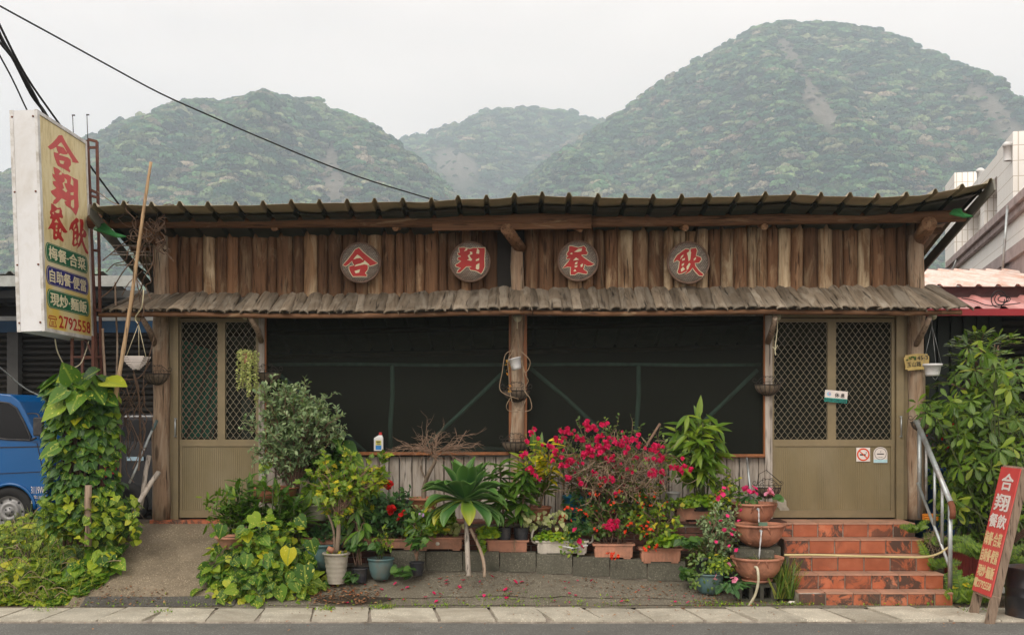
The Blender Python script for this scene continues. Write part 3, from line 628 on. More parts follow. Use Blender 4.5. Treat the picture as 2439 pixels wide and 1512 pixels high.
def gn_scatter(name, pts, scl, label=None):
    me = bpy.data.meshes.new(name); me.from_pydata([tuple(p) for p in pts], [], [])
    a = me.attributes.new('scl', 'FLOAT_VECTOR', 'POINT'); a.data.foreach_set('vector', np.array(scl, dtype=np.float32).ravel())
    o = link(name, me); o['kind'] = 'stuff'
    ng = bpy.data.node_groups.new(name+'_nodes', 'GeometryNodeTree')
    ng.interface.new_socket('Geometry', in_out='INPUT', socket_type='NodeSocketGeometry'); ng.interface.new_socket('Geometry', in_out='OUTPUT', socket_type='NodeSocketGeometry')
    N = ng.nodes.new; i = N('NodeGroupInput'); out = N('NodeGroupOutput'); iop = N('GeometryNodeInstanceOnPoints'); ci = N('GeometryNodeCollectionInfo')
    ci.inputs['Collection'].default_value = crown_col; ci.inputs['Separate Children'].default_value = True; ci.inputs['Reset Children'].default_value = True
    iop.inputs['Pick Instance'].default_value = True
    rv = N('FunctionNodeRandomValue'); rv.data_type = 'FLOAT_VECTOR'; rv.inputs[0].default_value = (-.15, -.15, 0); rv.inputs[1].default_value = (.15, .15, 6.28)
    ri = N('FunctionNodeRandomValue'); ri.data_type = 'INT'; ri.inputs[4].default_value = 0; ri.inputs[5].default_value = 4
    at = N('GeometryNodeInputNamedAttribute'); at.data_type = 'FLOAT_VECTOR'; at.inputs['Name'].default_value = 'scl'
    L = ng.links.new; L(i.outputs[0], iop.inputs['Points']); L(ci.outputs[0], iop.inputs['Instance']); L(rv.outputs[0], iop.inputs['Rotation']); L(ri.outputs[2], iop.inputs['Instance Index'])
    L(at.outputs['Attribute'], iop.inputs['Scale']); L(iop.outputs[0], out.inputs[0])
    md = o.modifiers.new('scatter', 'NODES'); md.node_group = ng; return o
def distseg(px, py, s):
    x0, y0, x1, y1, w = s; dx, dy = x1-x0, y1-y0; t = max(0, min(1, ((px-x0)*dx+(py-y0)*dy)/(dx*dx+dy*dy))); return math.hypot(px-x0-t*dx, py-y0-t*dy)/w
def hill(name, key, prof, D, depth, xr, ntree, size):
    nx, ny = 150, 60; vs = []; bare = []
    def hz(px, v):      # v 0 ridge .. 1 foot ; the slope comes forward as it drops
        Y = D-depth*v; ridge = polyz(prof, D, px, size*.85); X = XP(px, D)
        z = 0+(ridge)*(1-v**1.15) if v >= 0 else ridge*(1+v*1.6)
        wv = 60*mn.noise(Vector((X*.004, Y*.004, key_seed+2))); g_ = 38-abs(mn.noise(Vector(((X+wv)*.0085, Y*.0016, key_seed))))*165+mn.noise(Vector((X*.02, Y*.014, key_seed+5)))*16
        z += g_*min(1, abs(v)*3)*(1-max(0, v))**.5
        return X*(1-.10*max(0, v)), Y, max(-2, z)
    key_seed = {'R': 1.3, 'C': 4.7, 'L': 9.1}[key]
    for j in range(ny+1):
        v = -.35+1.35*j/ny
        for i in range(nx+1):
            px = xr[0]+(xr[1]-xr[0])*i/nx; x, y, z = hz(px, v); vs.append((x, y, z))
            qx, qy = CXP+x*FPX/y, HYP-(z-EYE)*FPX/y; d = min([distseg(qx, qy, s)+.35*mn.noise(Vector((x*.03, z*.03, 0))) for s in BARE[key]]+[9]); bare.append(1-sm(.7, 1.1, d) if v > -.02 else 0)
    f = [(j*(nx+1)+i, j*(nx+1)+i+1, (j+1)*(nx+1)+i+1, (j+1)*(nx+1)+i) for j in range(ny) for i in range(nx)]
    m = MB(); m.add(vs, f, True); o = m.build(name, HM, None, (0, 0, 0)); o['kind'] = 'structure'
    a = o.data.attributes.new('bare', 'FLOAT', 'POINT'); a.data.foreach_set('value', np.array(bare, dtype=np.float32))
    pts = []; sc_ = []
    while len(pts) < ntree:
        px = U(xr[0], xr[1]); v = R.uniform(-.05, .80) if R.random() > .03 else R.uniform(-.02, .01); x, y, z = hz(px, v)
        if z < 16: continue
        qx, qy = CXP+x*FPX/y, HYP-(z+3-EYE)*FPX/y
        if qy > 700: continue
        d = min([distseg(qx, qy, s)+.35*mn.noise(Vector((x*.03, z*.03, 0))) for s in BARE[key]]+[9])
        if d < 1.0 and v > .03 and R.random() < .82: continue
        s = size*R.choice((.6, .75, .9, 1.1, 1.4, 1.9 if v > .0 else 1.3))*(.45 if d < 1.25 else 1); h = s*U(.75, 1.15); pts.append((x, y, z+h*(.22 if abs(v) > .012 or R.random() < .8 else U(.2, .55)))); sc_.append((s, s, h))
    gn_scatter('wooded_slope', pts, sc_)
hill('hill', 'L', HL, 1120, 520, (-500, 1200), 16000, 5.2)
hill('hill', 'C', HC, 1750, 700, (750, 1800), 9000, 6.8)
hill('hill', 'R', HR, 1250, 600, (1050, 2850), 22000, 5.3)
# the air between here and the hills
hz_ = MB(); hz_.bbox(-2600, 2600, -70, 2700, -1.5, 560); ho = hz_.build('haze', [], None, (0, 0, 0)); ho.data.materials.clear(); ho['kind'] = 'stuff'
hm = bpy.data.materials.new('haze_air'); hm.use_nodes = True; hm.node_tree.nodes.clear()
pvn = hm.node_tree.nodes.new('ShaderNodeVolumePrincipled'); oo = hm.node_tree.nodes.new('ShaderNodeOutputMaterial')
pvn.inputs['Color'].default_value = (.775, .888, 1.0, 1); pvn.inputs['Density'].default_value = HAZE_D = .00058; pvn.inputs['Anisotropy'].default_value = .2
hm.node_tree.links.new(pvn.outputs[0], oo.inputs['Volume']); ho.data.materials.append(hm)
# ================================================================ THE TIMBER RESTAURANT
FL = .71; YF = 11.8
rest = thing('restaurant', (0.2, YF, FL), 'low rustic restaurant faced with brown logs, two screened openings and two olive doors', 'restaurant')
def halflog(r, h, n=7, seed=0, taper=.0, jag=.0, flat=.72):
    m = MB(); rows = 7; vs = []
    for j in range(rows):
        z = h*j/(rows-1)
        for k in range(n+1):
            a = math.pi*k/n; rr = r*(1+.10*mn.noise(Vector((k*.6+seed*7, z*1.8, seed)))+.05*mn.noise(Vector((k*2+seed, z*5, 3))))*(1-taper*j/(rows-1))
            ox = .010*mn.noise(Vector((seed*3, z*1.4, 9)))
            vs.append((-math.cos(a)*rr+ox, -math.sin(a)*rr*flat, z+(jag*mn.noise(Vector((k, seed, 1))) if j == rows-1 else 0)))
    fs = [(j*(n+1)+k, j*(n+1)+k+1, (j+1)*(n+1)+k+1, (j+1)*(n+1)+k) for j in range(rows-1) for k in range(n)]
    m.add(vs, fs, True); t = (rows-1)*(n+1); m.add([vs[t+k] for k in range(n+1)], [tuple(range(n+1))], False); m.add([vs[k] for k in range(n+1)], [tuple(range(n+1))[::-1]], False)
    return m
LOGM = [halflog(.075, .80, seed=s, jag=.006).mesh('wall_log', MT['log']) for s in range(8)]
LOGP = [halflog(.075, .80, seed=s+20, jag=.006).mesh('wall_log', MT['log_pale']) for s in range(3)]
o0 = Vector(rest.location)
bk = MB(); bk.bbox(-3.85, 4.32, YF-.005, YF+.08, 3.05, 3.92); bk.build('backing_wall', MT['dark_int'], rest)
x = XP(393, YF)
while x < XP(2172, YF):
    w = U(.095, .172); xc = x+w/2; px = CXP+xc*FPX/YF
    if not (px > 1196 and px < 1262):
        pale = (px > 1560 and px < 1830 and R.random() < .5) or (R.random() < .06)
        me = R.choice(LOGP if pale else LOGM); o = link('wall_log', me, rest); z0 = 3.07; hh = .80+U(-.015, .03)
        for q in (655, 942, 1380, 1630):
            if abs(px-q) < 20: hh = .70
        o.location = Vector((xc, YF-.004-U(0, .018), z0))-o0; o.scale = (w/.146, U(.8, 1.15), hh/.80); o.rotation_euler = (0, U(-.011, .011), 0)
    x += w*1.0
for a, b, w in ((1262, 1268, 0),):
    pass
# corner and middle posts
for px, r, z1, pale in ((384, .092, 3.78, 1), (1233, .076, 3.60, 1), (2182, .092, 3.72, 1)):
    m = MB(); xc = XP(px, 11.74); pts = [(xc+.008*math.sin(i*1.3), 11.74, FL+(z1-FL)*i/14) for i in range(15)]
    m.tube(pts, [r*(1+.04*math.sin(i*2.1)-(.008*i)) for i in range(15)], 14, wob=.06); m.build('corner_post' if px != 1233 else 'middle_post', MT['post'], rest)
for (ax, ay, Ya), (bx, by, Yb), r in (((345, 533, 11.36), (388, 580, 11.8), .072), ((1206, 533, 11.30), (1240, 592, 11.75), .062), ((2214, 520, 11.33), (2186, 575, 11.8), .078)):
    m = MB(); m.tube([P(ax, ay+12, Ya), P((ax+bx)/2, (ay+by)/2+6, (Ya+Yb)/2), P(bx, by, Yb)], r, 14, wob=.04); m.build('rafter_end', MT['beam_y'], rest)
for px, py in ((655, 547), (944, 547), (1380, 549), (1631, 547), (1820, 544)):
    m = MB(); s = -1 if px < 1219 else 1; m.tube([P(px-s*-2, py-4, 11.42), P(px+s*-16, py-10, 11.9)], .034, 10, wob=.05); m.build('rafter_end', MT['beam_y'], rest)
# eave logs
def logbeam(name, x0, x1, Y, yc0, yc1, r, mat, n=26, flat=1., seed=0):
    m = MB(); pts = []
    for i in range(n+1):
        t = i/n; px = x0+(x1-x0)*t; p = P(px, yc0+(yc1-yc0)*t, Y); p.z += .006*mn.noise(Vector((p.x*1.3, seed, 0))); pts.append(p)
    m.tube(pts, [r*(1+.05*mn.noise(Vector((i*.5, seed, 4)))) for i in range(n+1)], 12, wob=.05); return m.build(name, mat, rest)
logbeam('eave_beam', 212, 1408, 11.43, 528, 524, .072, MT['beam'], seed=1)
logbeam('eave_beam', 1404, 2298, 11.46, 528, 515, .062, MT['beam'], seed=2)
m = MB(); m.bar(P(1030, 538, 11.40), P(1408, 533, 11.40), .05, .10); m.build('eave_board', MT['beam'], rest)
logbeam('wall_plate', 300, 2215, 11.88, 552, 545, .06, MT['beam'], seed=3)
# roof: ribbed sheet rising to the front
front = [(218, 492), (300, 489), (400, 489), (560, 490), (700, 485), (900, 482), (1000, 481), (1090, 476), (1200, 471), (1290, 466), (1370, 468), (1470, 472), (1600, 472), (1760, 468), (1880, 464), (2000, 468), (2120, 470), (2190, 466), (2240, 457), (2300, 446), (2364, 434)]
fx = [p[0] for p in front]; fy = [p[1] for p in front]
def roofz(X, Y):
    px = CXP+X*FPX/10.9; zf = ZP(np.interp(px, fx, fy), 10.9)+.012*mn.noise(Vector((X*3, 0, 0)))
    return zf-(min(Y, 11.5)-10.9)*.10-max(0, Y-11.5)*.33
pit = .276; X0 = XP(216, 10.9); X1 = XP(2364, 10.9); xs_ = []; zs_ = []
k = 0; xx = X0
while xx < X1:
    for dx, dz in ((0, 0), (.012, .0), (.030, .042), (.054, .042), (.074, 0), (.12, .001), (.17, .001), (.22, .001)):
        if xx+dx <= X1+.03: xs_.append(xx+dx); zs_.append(dz)
    xx += pit+U(-.004, .004)
ysr = [10.9, 11.1, 11.4, 11.8, 12.4, 13.2, 14.2, 15.2]
m = MB(); vs = []
for j, y in enumerate(ysr):
    for X, dz in zip(xs_, zs_):
        vs.append((X+(.02*mn.noise(Vector((X*3, 1, 0))) if j == 0 else 0), y+(.025*mn.noise(Vector((X*4, 2, 0))) if j == 0 else 0), roofz(X, y)+dz))
n = len(xs_); fs = [(j*n+i, j*n+i+1, (j+1)*n+i+1, (j+1)*n+i) for j in range(len(ysr)-1) for i in range(n-1)]
m.add(vs, fs, False); ro = m.build('roof_sheet', MT['roofsheet'], rest); md = ro.modifiers.new('thickness', 'SOLIDIFY'); md.thickness = .003
# the lower layer of old dark sheets under the eave and the barge flashing
m = MB(); vs = []
for j, y in enumerate((11.13, 11.3, 11.9)):
    for X, dz in zip(xs_, zs_):
        q = .05*mn.noise(Vector((round(X/.83)*1.7, 7, 0)))+.02*mn.noise(Vector((X*5, 2, 0))); vs.append((X, y+(q*2.2 if j == 0 else 0), roofz(X, y)+dz-.022-.01*(j == 0)))
m.add(vs, [(j*n+i, j*n+i+1, (j+1)*n+i+1, (j+1)*n+i) for j in range(2) for i in range(n-1)], False)
lo_ = m.build('lower_roof_sheet', plain('roof_sheet_dark', (.03, .045, .036), .5, .3, 6, .05, dirt=(.05, .045, .035)), rest); lo_.modifiers.new('thickness', 'SOLIDIFY').thickness = .003
for xe, s in ((X0, -1), (X1, 1)):
    m = MB(); m.bar((xe+s*.01, 10.88, roofz(xe, 10.88)-.03), (xe+s*.01, 15.2, roofz(xe, 15.2)-.03), .02, .12); m.build('barge_flashing', MT['undersheet'], rest)
for y in (11.9, 12.6, 13.4, 14.2, 15):
    m = MB(); m.tube([(X0+.05, y, roofz(X0, y)-.06), (X1-.12, y, roofz(X1-.3, y)-.06)], .035, 8); m.build('purlin', MT['beam'], rest)
for Yw in (11.9,):
    for sx_, px in ((-1, 384), (1, 2182)):
        m = MB(); xw = XP(px, 11.74); m.bbox(xw-.03, xw+.03, 11.86, 15.2, FL-.3, 3.3); m.build('side_wall', MT['grayboard'], rest)
for a, b, c in (((2262, 508), (2318, 514), (2290, 500)), ((222, 545), (300, 562), (250, 535))):
    m = MB(); Ya = 11.05
    pts = [P(a[0], a[1], 11.1), P(b[0]-20, b[1]+2, 11.0), P(b[0], b[1], 10.98), P(b[0]-25, b[1]-8, 11.05), P(c[0], c[1]-4, 11.15), P(a[0]+8, a[1]-10, 11.2)]
    m.add(pts+[p+V(0, .01, -.012) for p in pts], [tuple(range(6)), tuple(range(6, 12))[::-1]]+[(i, (i+1) % 6, 6+(i+1) % 6, 6+i) for i in range(6)]); m.build('green_sheet_scrap', MT['green_tarp'], rest)
# slab-wood awning
inner = [(258, 706), (330, 700), (500, 697), (750, 700), (930, 700), (1060, 692), (1200, 686), (1400, 687), (1700, 684), (1900, 684), (2100, 682), (2250, 682)]
outer = [(236, 746), (400, 744), (700, 749), (930, 748), (1100, 742), (1250, 740), (1420, 744), (1600, 742), (1800, 738), (2000, 740), (2150, 742), (2310, 740)]
def shingle(seed, w, L):
    m = MB(); n = 6; rows = 7; r = w/2; vs = []
    for side in (0, 1):
        for j in range(rows):
            y = L*j/(rows-1)
            for k in range(n+1):
                a = math.pi*k/n; rr = r*(1+.10*mn.noise(Vector((k*.7+seed*3, y*6, seed))))-(.004 if side else 0)
                jag = .03*mn.noise(Vector((k*.9, seed*2.3, 1))) if j in (0,) else 0
                vs.append((-math.cos(a)*rr+.01*mn.noise(Vector((y*5, seed, 2))), y+jag, math.sin(a)*rr*.46-(.014 if side else 0)+.006*mn.noise(Vector((k, y*8, seed)))))
    N_ = rows*(n+1); g_ = [(j*(n+1)+k, j*(n+1)+k+1, (j+1)*(n+1)+k+1, (j+1)*(n+1)+k) for j in range(rows-1) for k in range(n)]
    fs = [f[::-1] for f in g_]+[tuple(i+N_ for i in f) for f in g_]
    for j in (0, rows-1): fs += [(j*(n+1)+k, j*(n+1)+k+1, N_+j*(n+1)+k+1, N_+j*(n+1)+k) for k in range(n)]
    m.add(vs, fs, True); return m
SHM = [shingle(s, .13, .68).mesh('awning_shingle', MT['shingle']) for s in range(9)]
X = XP(240, 11.2); xe = XP(2306, 11.2); ox_ = [p[0] for p in outer]; oy_ = [p[1] for p in outer]; ix_ = [p[0] for p in inner]; iy_ = [p[1] for p in inner]
while X < xe:
    w = U(.085, .150); px = CXP+X*FPX/11.2; zo = ZP(np.interp(px, ox_, oy_), 11.2)+.012; pxi = CXP+X*FPX/11.78; zi = ZP(np.interp(pxi, ix_, iy_), 11.78)-.02
    yo = 11.2+U(-.03, .03)-(.05 if R.random() < .1 else 0); d = Vector((0, 11.78-yo, zi-zo)); L = d.length
    o = link('awning_shingle', R.choice(SHM), rest); o.location = Vector((X+w/2, yo, zo+U(0, .014)))-o0
    o.scale = (w/.115, L/.68+U(0, .03), U(.75, 1.25)); o.rotation_euler = (math.atan2(d.z, d.y), U(-.12, .12), U(-.04, .04)+(.09 if px < 1000 else (-.06 if px > 1900 else 0))*R.random()+.30*sm(2120, 2300, px)-.30*sm(440, 250, px))
    X += w*U(.80, .92)
m = MB()
for a, b in zip([236, 930, 1270, 2240], [932, 1268, 2242, 2290]):
    pts = []
    for i in range(13):
        px = a+(b-a)*i/12; p = P(px, np.interp(px, ox_, oy_)+2.5, 11.24); p.z += .006*mn.noise(Vector((px*.01, 3, 0)))-.006; pts.append(p)
    m = MB(); m.tube(pts, [.026+.006*mn.noise(Vector((i*.6, a, 0))) for i in range(13)], 9, wob=.1); m.build('awning_beam', MT['beam'], rest)
for (a, b) in (((338, 757, 11.28), (370, 822, 11.70)), ((597, 757, 11.28), (622, 812, 11.70)), ((1846, 757, 11.28), (1829, 815, 11.70)), ((2214, 757, 11.28), (2180, 825, 11.70))):
    m = MB(); pa, pb = P(*a), P(*b); m.tube([pa, (pa+pb)/2+V(.01, 0, .01), pb], [.026, .030, .030], 9, wob=.1); m.build('awning_bracket', MT['stick'], rest)
# lintel, window frames, screens
m = MB(); m.bbox(XP(405, YF), XP(2160, YF), 11.74, 11.88, ZP(752, YF)-.01, 3.07); m.build('lintel', MT['grayboard'], rest)
for x0, x1, sy in ((636, 1212, 1076), (1255, 1817, 1081)):
    fr = MB(); a, b = XP(x0, YF-.02), XP(x1, YF-.02); zt = ZP(750, YF); zb = ZP(sy, YF-.02); w = .036
    fr.bbox(a-w, a, 11.735, 11.80, zb-.03, zt); fr.bbox(b, b+w, 11.735, 11.80, zb-.03, zt); fr.bbox(a, b, 11.70, 11.80, zb-.034, zb+.002)
    fo = fr.build('window_frame', MT['frame_wood'], rest)
    s2 = MB(); s2.bbox(a, b, 11.69, 11.70, zb-.026, zb-.014); s2.build('sill_batten', MT['frame_wood'], fo)
    sc2 = MB(); sc2.bbox(a, b, 11.765, 11.768, zb+.002, zt); sc2.build('insect_screen', MT['screen'], rest)
    cx_ = (a+b)/2; gp = [((a, 11.86, ZP(868, YF)), (b, 11.86, ZP(868, YF)), .022)]
    jx = XP(932 if x0 < 1000 else 1521, YF); gp += [((jx+.005, 11.85, ZP(870, YF)), (jx-.01, 11.85, zb), .028)]
    if x0 < 1000: gp += [((XP(655, YF), 11.87, ZP(885, YF)), (XP(868, YF), 11.87, ZP(1076, YF)), .026), ((XP(1205, YF), 11.87, ZP(880, YF)), (XP(1000, YF), 11.87, zb), .027)]
    else: gp += [((XP(1262, YF), 11.87, ZP(875, YF)), (XP(1500, YF), 11.87, zb), .027), ((XP(1808, YF), 11.87, ZP(880, YF)), (XP(1600, YF), 11.87, zb), .026)]
    for p, q, r in gp:
        g_ = MB(); p, q = Vector(p), Vector(q); g_.tube([p, p.lerp(q, .35)+V(.008, 0, .006), p.lerp(q, .7)+V(-.012, 0, -.004), q], r*.85, 8); g_.build('green_rail', MT['green_pole'], rest)
    for k in range(4):
        q = MB(); xx = a+(b-a)*(.15+.23*k); q.bar((xx, 14.0, 3.2), (xx+.3, 12.2, 3.02), .03, .05); q.build('ceiling_joist', MT['stick'], rest)
m = MB(); xs0, xs1 = XP(1208, YF), XP(1258, YF); m.bbox(XP(1213, YF), XP(1254, YF), 11.79, 11.86, FL, 3.05); m.build('mullion_board', MT['grayboard'], rest)
for px0, px1 in ((620, 634), (1819, 1836)):
    m = MB(); m.bbox(XP(px0, YF), XP(px1, YF)-.002, 11.72, 11.86, FL, ZP(752, YF)); m.build('jamb_plank', MT['plank'], rest)
# weathered planks below the sills
x = XP(634, YF)
while x < XP(1838, YF)-.03:
    w = min(U(.09, .155), XP(1838, YF)-x); m = MB(); zt = ZP(1079, YF)-.035; xa, xb = x+.002, x+w-.003; f = .012+U(0, .014); tq = U(-.006, .006)
    prof = [(xa, 11.79), (xa+.006, 11.79-f), (xb-.006, 11.79-f-tq*.3), (xb, 11.79)]
    vs = [(p, q, FL-.02) for p, q in prof]+[(p+tq, q, zt) for p, q in prof]; m.add(vs, [(0, 1, 5, 4), (1, 2, 6, 5), (2, 3, 7, 6), (4, 5, 6, 7)]); m.build('wall_plank', MT['plank'], rest); x += w
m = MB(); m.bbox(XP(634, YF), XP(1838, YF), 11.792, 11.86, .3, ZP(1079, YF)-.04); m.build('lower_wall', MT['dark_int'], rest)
# interior shell
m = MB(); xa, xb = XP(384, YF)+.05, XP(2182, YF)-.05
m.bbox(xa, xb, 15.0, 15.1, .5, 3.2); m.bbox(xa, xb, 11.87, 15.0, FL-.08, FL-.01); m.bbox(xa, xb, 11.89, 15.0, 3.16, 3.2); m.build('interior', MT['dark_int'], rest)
m = MB(); m.bbox(1.5, 2.6, 13.4, 14.0, FL, 1.45); m.bbox(-1.0, .2, 13.5, 14.1, FL, 1.43); m.build('dining_table', MT['gray_cloth'], rest)
# ---- doors
def diamond_grille(x0, x1, z0, z1, y, cw=.0335, ch=.089):
    m = MB(); nx_ = max(1, round((x1-x0)/cw)); cw = (x1-x0)/nx_; nz_ = round((z1-z0)/(ch/2)); ch2 = (z1-z0)/nz_
    for i in range(nx_+1):
        xb_ = x0+cw*(i); sgn = 1 if i % 2 else -1; pts = []
        for j in range(nz_+1):
            ph = ((-1)**j)*sgn; zz = z0+ch2*j; pts.append((min(x1, max(x0, xb_+ph*cw*.46)), zz))
        for j in range(nz_):
            (xa_, za), (xb2, zb2) = pts[j], pts[j+1]; k = (zb2-za)*.22
            q = [(xa_, za-.001), (xa_, za+k*.5), (xb2, zb2-k*.5), (xb2, zb2+.001)]; t = .0022
            v_ = [(x_+s*t, y-.004, z_) for x_, z_ in q for s in (-1, 1)]+[(x_+s*t, y+.004, z_) for x_, z_ in q for s in (-1, 1)]
            f_ = []
            for e in range(3): b_ = e*2; f_ += [(b_, b_+1, b_+3, b_+2), (b_, b_+2, b_+10, b_+8), (b_+1, b_+9, b_+11, b_+3)]
            m.add(v_, f_)
    return m
def door(px0, px1, mid, grilles, handle_px, hz0, hz1, side, jambs):
    d = bpy.data.objects.new('door', None); col.objects.link(d); d.parent = rest; d.location = Vector((XP((px0+px1)/2, YF), YF, FL))-o0
    z = lambda py: ZP(py, YF); X_ = lambda q: XP(q, YF)
    f = MB(); top = z(757); bot = z(1233)
    for a, b, y in jambs: f.bbox(X_(a)+.001, X_(b)-.001, y, y+.09, FL, z(752))
    f.bbox(X_(px0)+.002, X_(px1)-.002, 11.735, 11.80, top-.0, z(749)+.02); f.build('frame', MT['bronze'], d)
    le = MB(); ya, yb = 11.755, 11.795
    cuts = sorted(set([px0] + [q for g in grilles for q in g] + [px1]))
    le.bbox(X_(px0)+.003, X_(px1)-.003, ya, yb, z(768), z(759)); 
    le.bbox(X_(px0)+.003, X_(px1)-.003, ya-.006, yb, z(1062), z(1046)); le.bbox(X_(px0)+.003, X_(px1)-.003, ya-.008, yb, z(1231), z(1214))
    prev = px0
    for g in grilles+[(px1, px1)]:
        if g[0]-prev > 2: le.bbox(X_(prev)+.003 if prev == px0 else X_(prev), X_(g[0]) if g[0] != px1 else X_(px1)-.003, ya-.003, yb, z(1046), z(768))
        prev = g[1]
    le.bbox(X_(px1-10), X_(px1)-.004, ya-.004, yb, z(1214), z(1062)); le.bbox(X_(px0)+.004, X_(px0+8), ya-.004, yb, z(1214), z(1062)); le.build('door_rails', MT['bronze'], d)
    pn = MB(); x = X_(px0+8); xe_ = X_(px1-10)
    while x < xe_-.002:
        w = min(.0225, xe_-x); pn.bbox(x, x+w*.86, ya+.006, yb-.012, z(1214), z(1062)); pn.bbox(x+w*.86, x+w, ya+.012, yb-.01, z(1214), z(1062)); x += w
    pn.build('ribbed_panel', MT['panel'], d)
    for g in grilles:
        diamond_grille(X_(g[0]), X_(g[1]), z(1046), z(768), 11.772).build('grille', MT['grille'], d)
        s = MB(); s.bbox(X_(g[0]), X_(g[1]), 11.786, 11.789, z(1046), z(768)); s.build('door_screen', MT['screen'], d)
    h = MB(); hx = X_(handle_px); h.tube([(hx, 11.70, z(hz0)), (hx, 11.70, z(hz1))], .009, 8); h.bbox(hx-.012, hx+.012, 11.70, 11.757, z(hz0)-.015, z(hz0)+.0); h.bbox(hx-.012, hx+.012, 11.70, 11.757, z(hz1)-.0, z(hz1)+.015); h.build('handle', MT['galv'], d)
    k = MB(); k.bbox(hx-.012, hx+.012, 11.742, 11.757, z(1078), z(1062)); k.build('lock', MT['galv'], d); return d
door(1836, 2128, 0, [(1841, 1968), (1988, 2120)], 2139, 990, 1040, 1, [(2129, 2147, 11.72), (2148, 2160, 11.76)])
door(430, 620, 0, [(434, 521), (539, 612)], 424, 995, 1040, -1, [(406, 418, 11.76), (418, 430, 11.72)])
m = MB(); cc0 = P(1862, 1205, 11.748); vs = [(cc0.x+math.cos(2*math.pi*k/20)*.055*(1+.3*mn.noise(Vector((k*.8, 2, 0))))+(.03 if math.sin(2*math.pi*k/20) < 0 else 0), 11.7545, cc0.z+math.sin(2*math.pi*k/20)*.10) for k in range(20)]; m.add(vs, [tuple(range(20))]); m.build('pale_splash_stain', plain('lime_splash', (.40, .37, .30), .7, .3, 20, 0), rest)
# turquoise boards and pipes leaning inside behind the left door
lt = thing('leaning_boards', P(490, 1225, 12.3), 'turquoise boards and gray pipes leaning behind the grille of the left door', 'boards')
for i, (x0, y0, x1) in enumerate(((438, 808, 462), (470, 822, 502), (512, 832, 540))):
    m = MB(); pts = [P(x0-6, y0, 12.2), P(x1, y0+10, 12.2), P(x1-35, 1045, 12.05), P(x0-45, 1040, 12.05)]; m.add(pts+[p+V(0, .02, 0) for p in pts], [(0, 1, 2, 3), (7, 6, 5, 4), (0, 4, 5, 1), (1, 5, 6, 2), (2, 6, 7, 3), (3, 7, 4, 0)]); m.build('board', MT['turq'], lt)
for (a, b, c, d_) in ((468, 800, 430, 940), (506, 835, 445, 1040), (523, 855, 478, 1042), (536, 885, 500, 1045)):
    m = MB(); m.tube([P(a, b, 12.12), P(c, d_, 11.98)], .016, 8); m.build('pipe', MT['gray_cloth'], lt)
m = MB(); m.bbox(XP(575, 12.2), XP(596, 12.2), 12.2, 12.3, FL, ZP(900, 12.2)); m.build('pipe', MT['gray_cloth'], lt)
# threshold of tile at the left door
m = MB(); m.bbox(XP(362, 11.74), XP(640, 11.74), 11.66, 11.86, FL-.05, FL+.0); m.build('threshold', MT['tile'], rest)

# ---- terrace: block wall, brick ledge
bw = thing('block_wall', (.3, 11.05, .2), 'low retaining wall of gray concrete blocks under the flower troughs', 'wall')
js = [930, 1014, 1102, 1190, 1277, 1364, 1453, 1542, 1634]
for a, b in zip(js[:-1], js[1:]):
    Y = 11.0; x0, x1 = XP(a, Y)+.003, XP(b, Y)-.003; xc = (x0+x1)/2; z0 = apron_back(xc)+.012+U(-.003, .004); zt = z0+.192
    m = MB(); d = .008; vs = []
    for (xx, yy) in ((x0, Y+.005), (x1, Y+.005), (x1, Y+.15), (x0, Y+.15)):
        for zz in (z0, zt): vs.append((xx, yy, zz))
    m.add(vs, [(0, 2, 3, 1), (2, 4, 5, 3), (4, 6, 7, 5), (6, 0, 1, 7), (1, 3, 5, 7)]); o = m.build('block', MT['block'], bw); b_ = o.modifiers.new('edge', 'BEVEL'); b_.width = .007; b_.segments = 2
m = MB(); m.bbox(XP(925, 11.0), XP(1634, 11.0), 11.02, 11.14, .05, .30); m.build('mortar', MT['grout'], bw)
fs_ = MB(); fs_.bbox(XP(900, 11.1), XP(1720, 11.1), 11.155, 11.34, .1, .42); fo = fs_.build('terrace_soil', MT['soil']); fo['kind'] = 'structure'
bl = thing('brick_ledge', (.3, 11.4, .4), 'dark brick ledge with a thin tiled coping behind the flower troughs', 'ledge')
m = MB(); m.bbox(XP(640, 11.4), XP(1850, 11.4), 11.37, 11.79, .2, .70); m.build('ledge_core', MT['grout'], bl)
BR = MB(); BR.bbox(-.1, .1, -.02, .02, 0, .052); brm = BR.mesh('brick', MT['brick'])
for r_ in range(6):
    z = .30+.062*r_; x = XP(700, 11.36)+(.105 if r_ % 2 else 0)
    while x < XP(1745, 11.36):
        o = link('brick', brm, bl); o.location = Vector((x, 11.366+U(-.003, .003), z))-Vector(bl.location); o.rotation_euler = (0, 0, U(-.01, .01)); x += .212
x = XP(640, 11.4)
while x < XP(1850, 11.4):
    m = MB(); m.bbox(x+.002, x+.25, 11.325, 11.66, .702, .722+U(0, .003)); m.build('coping_tile', MT['brick'], bl); x += .254

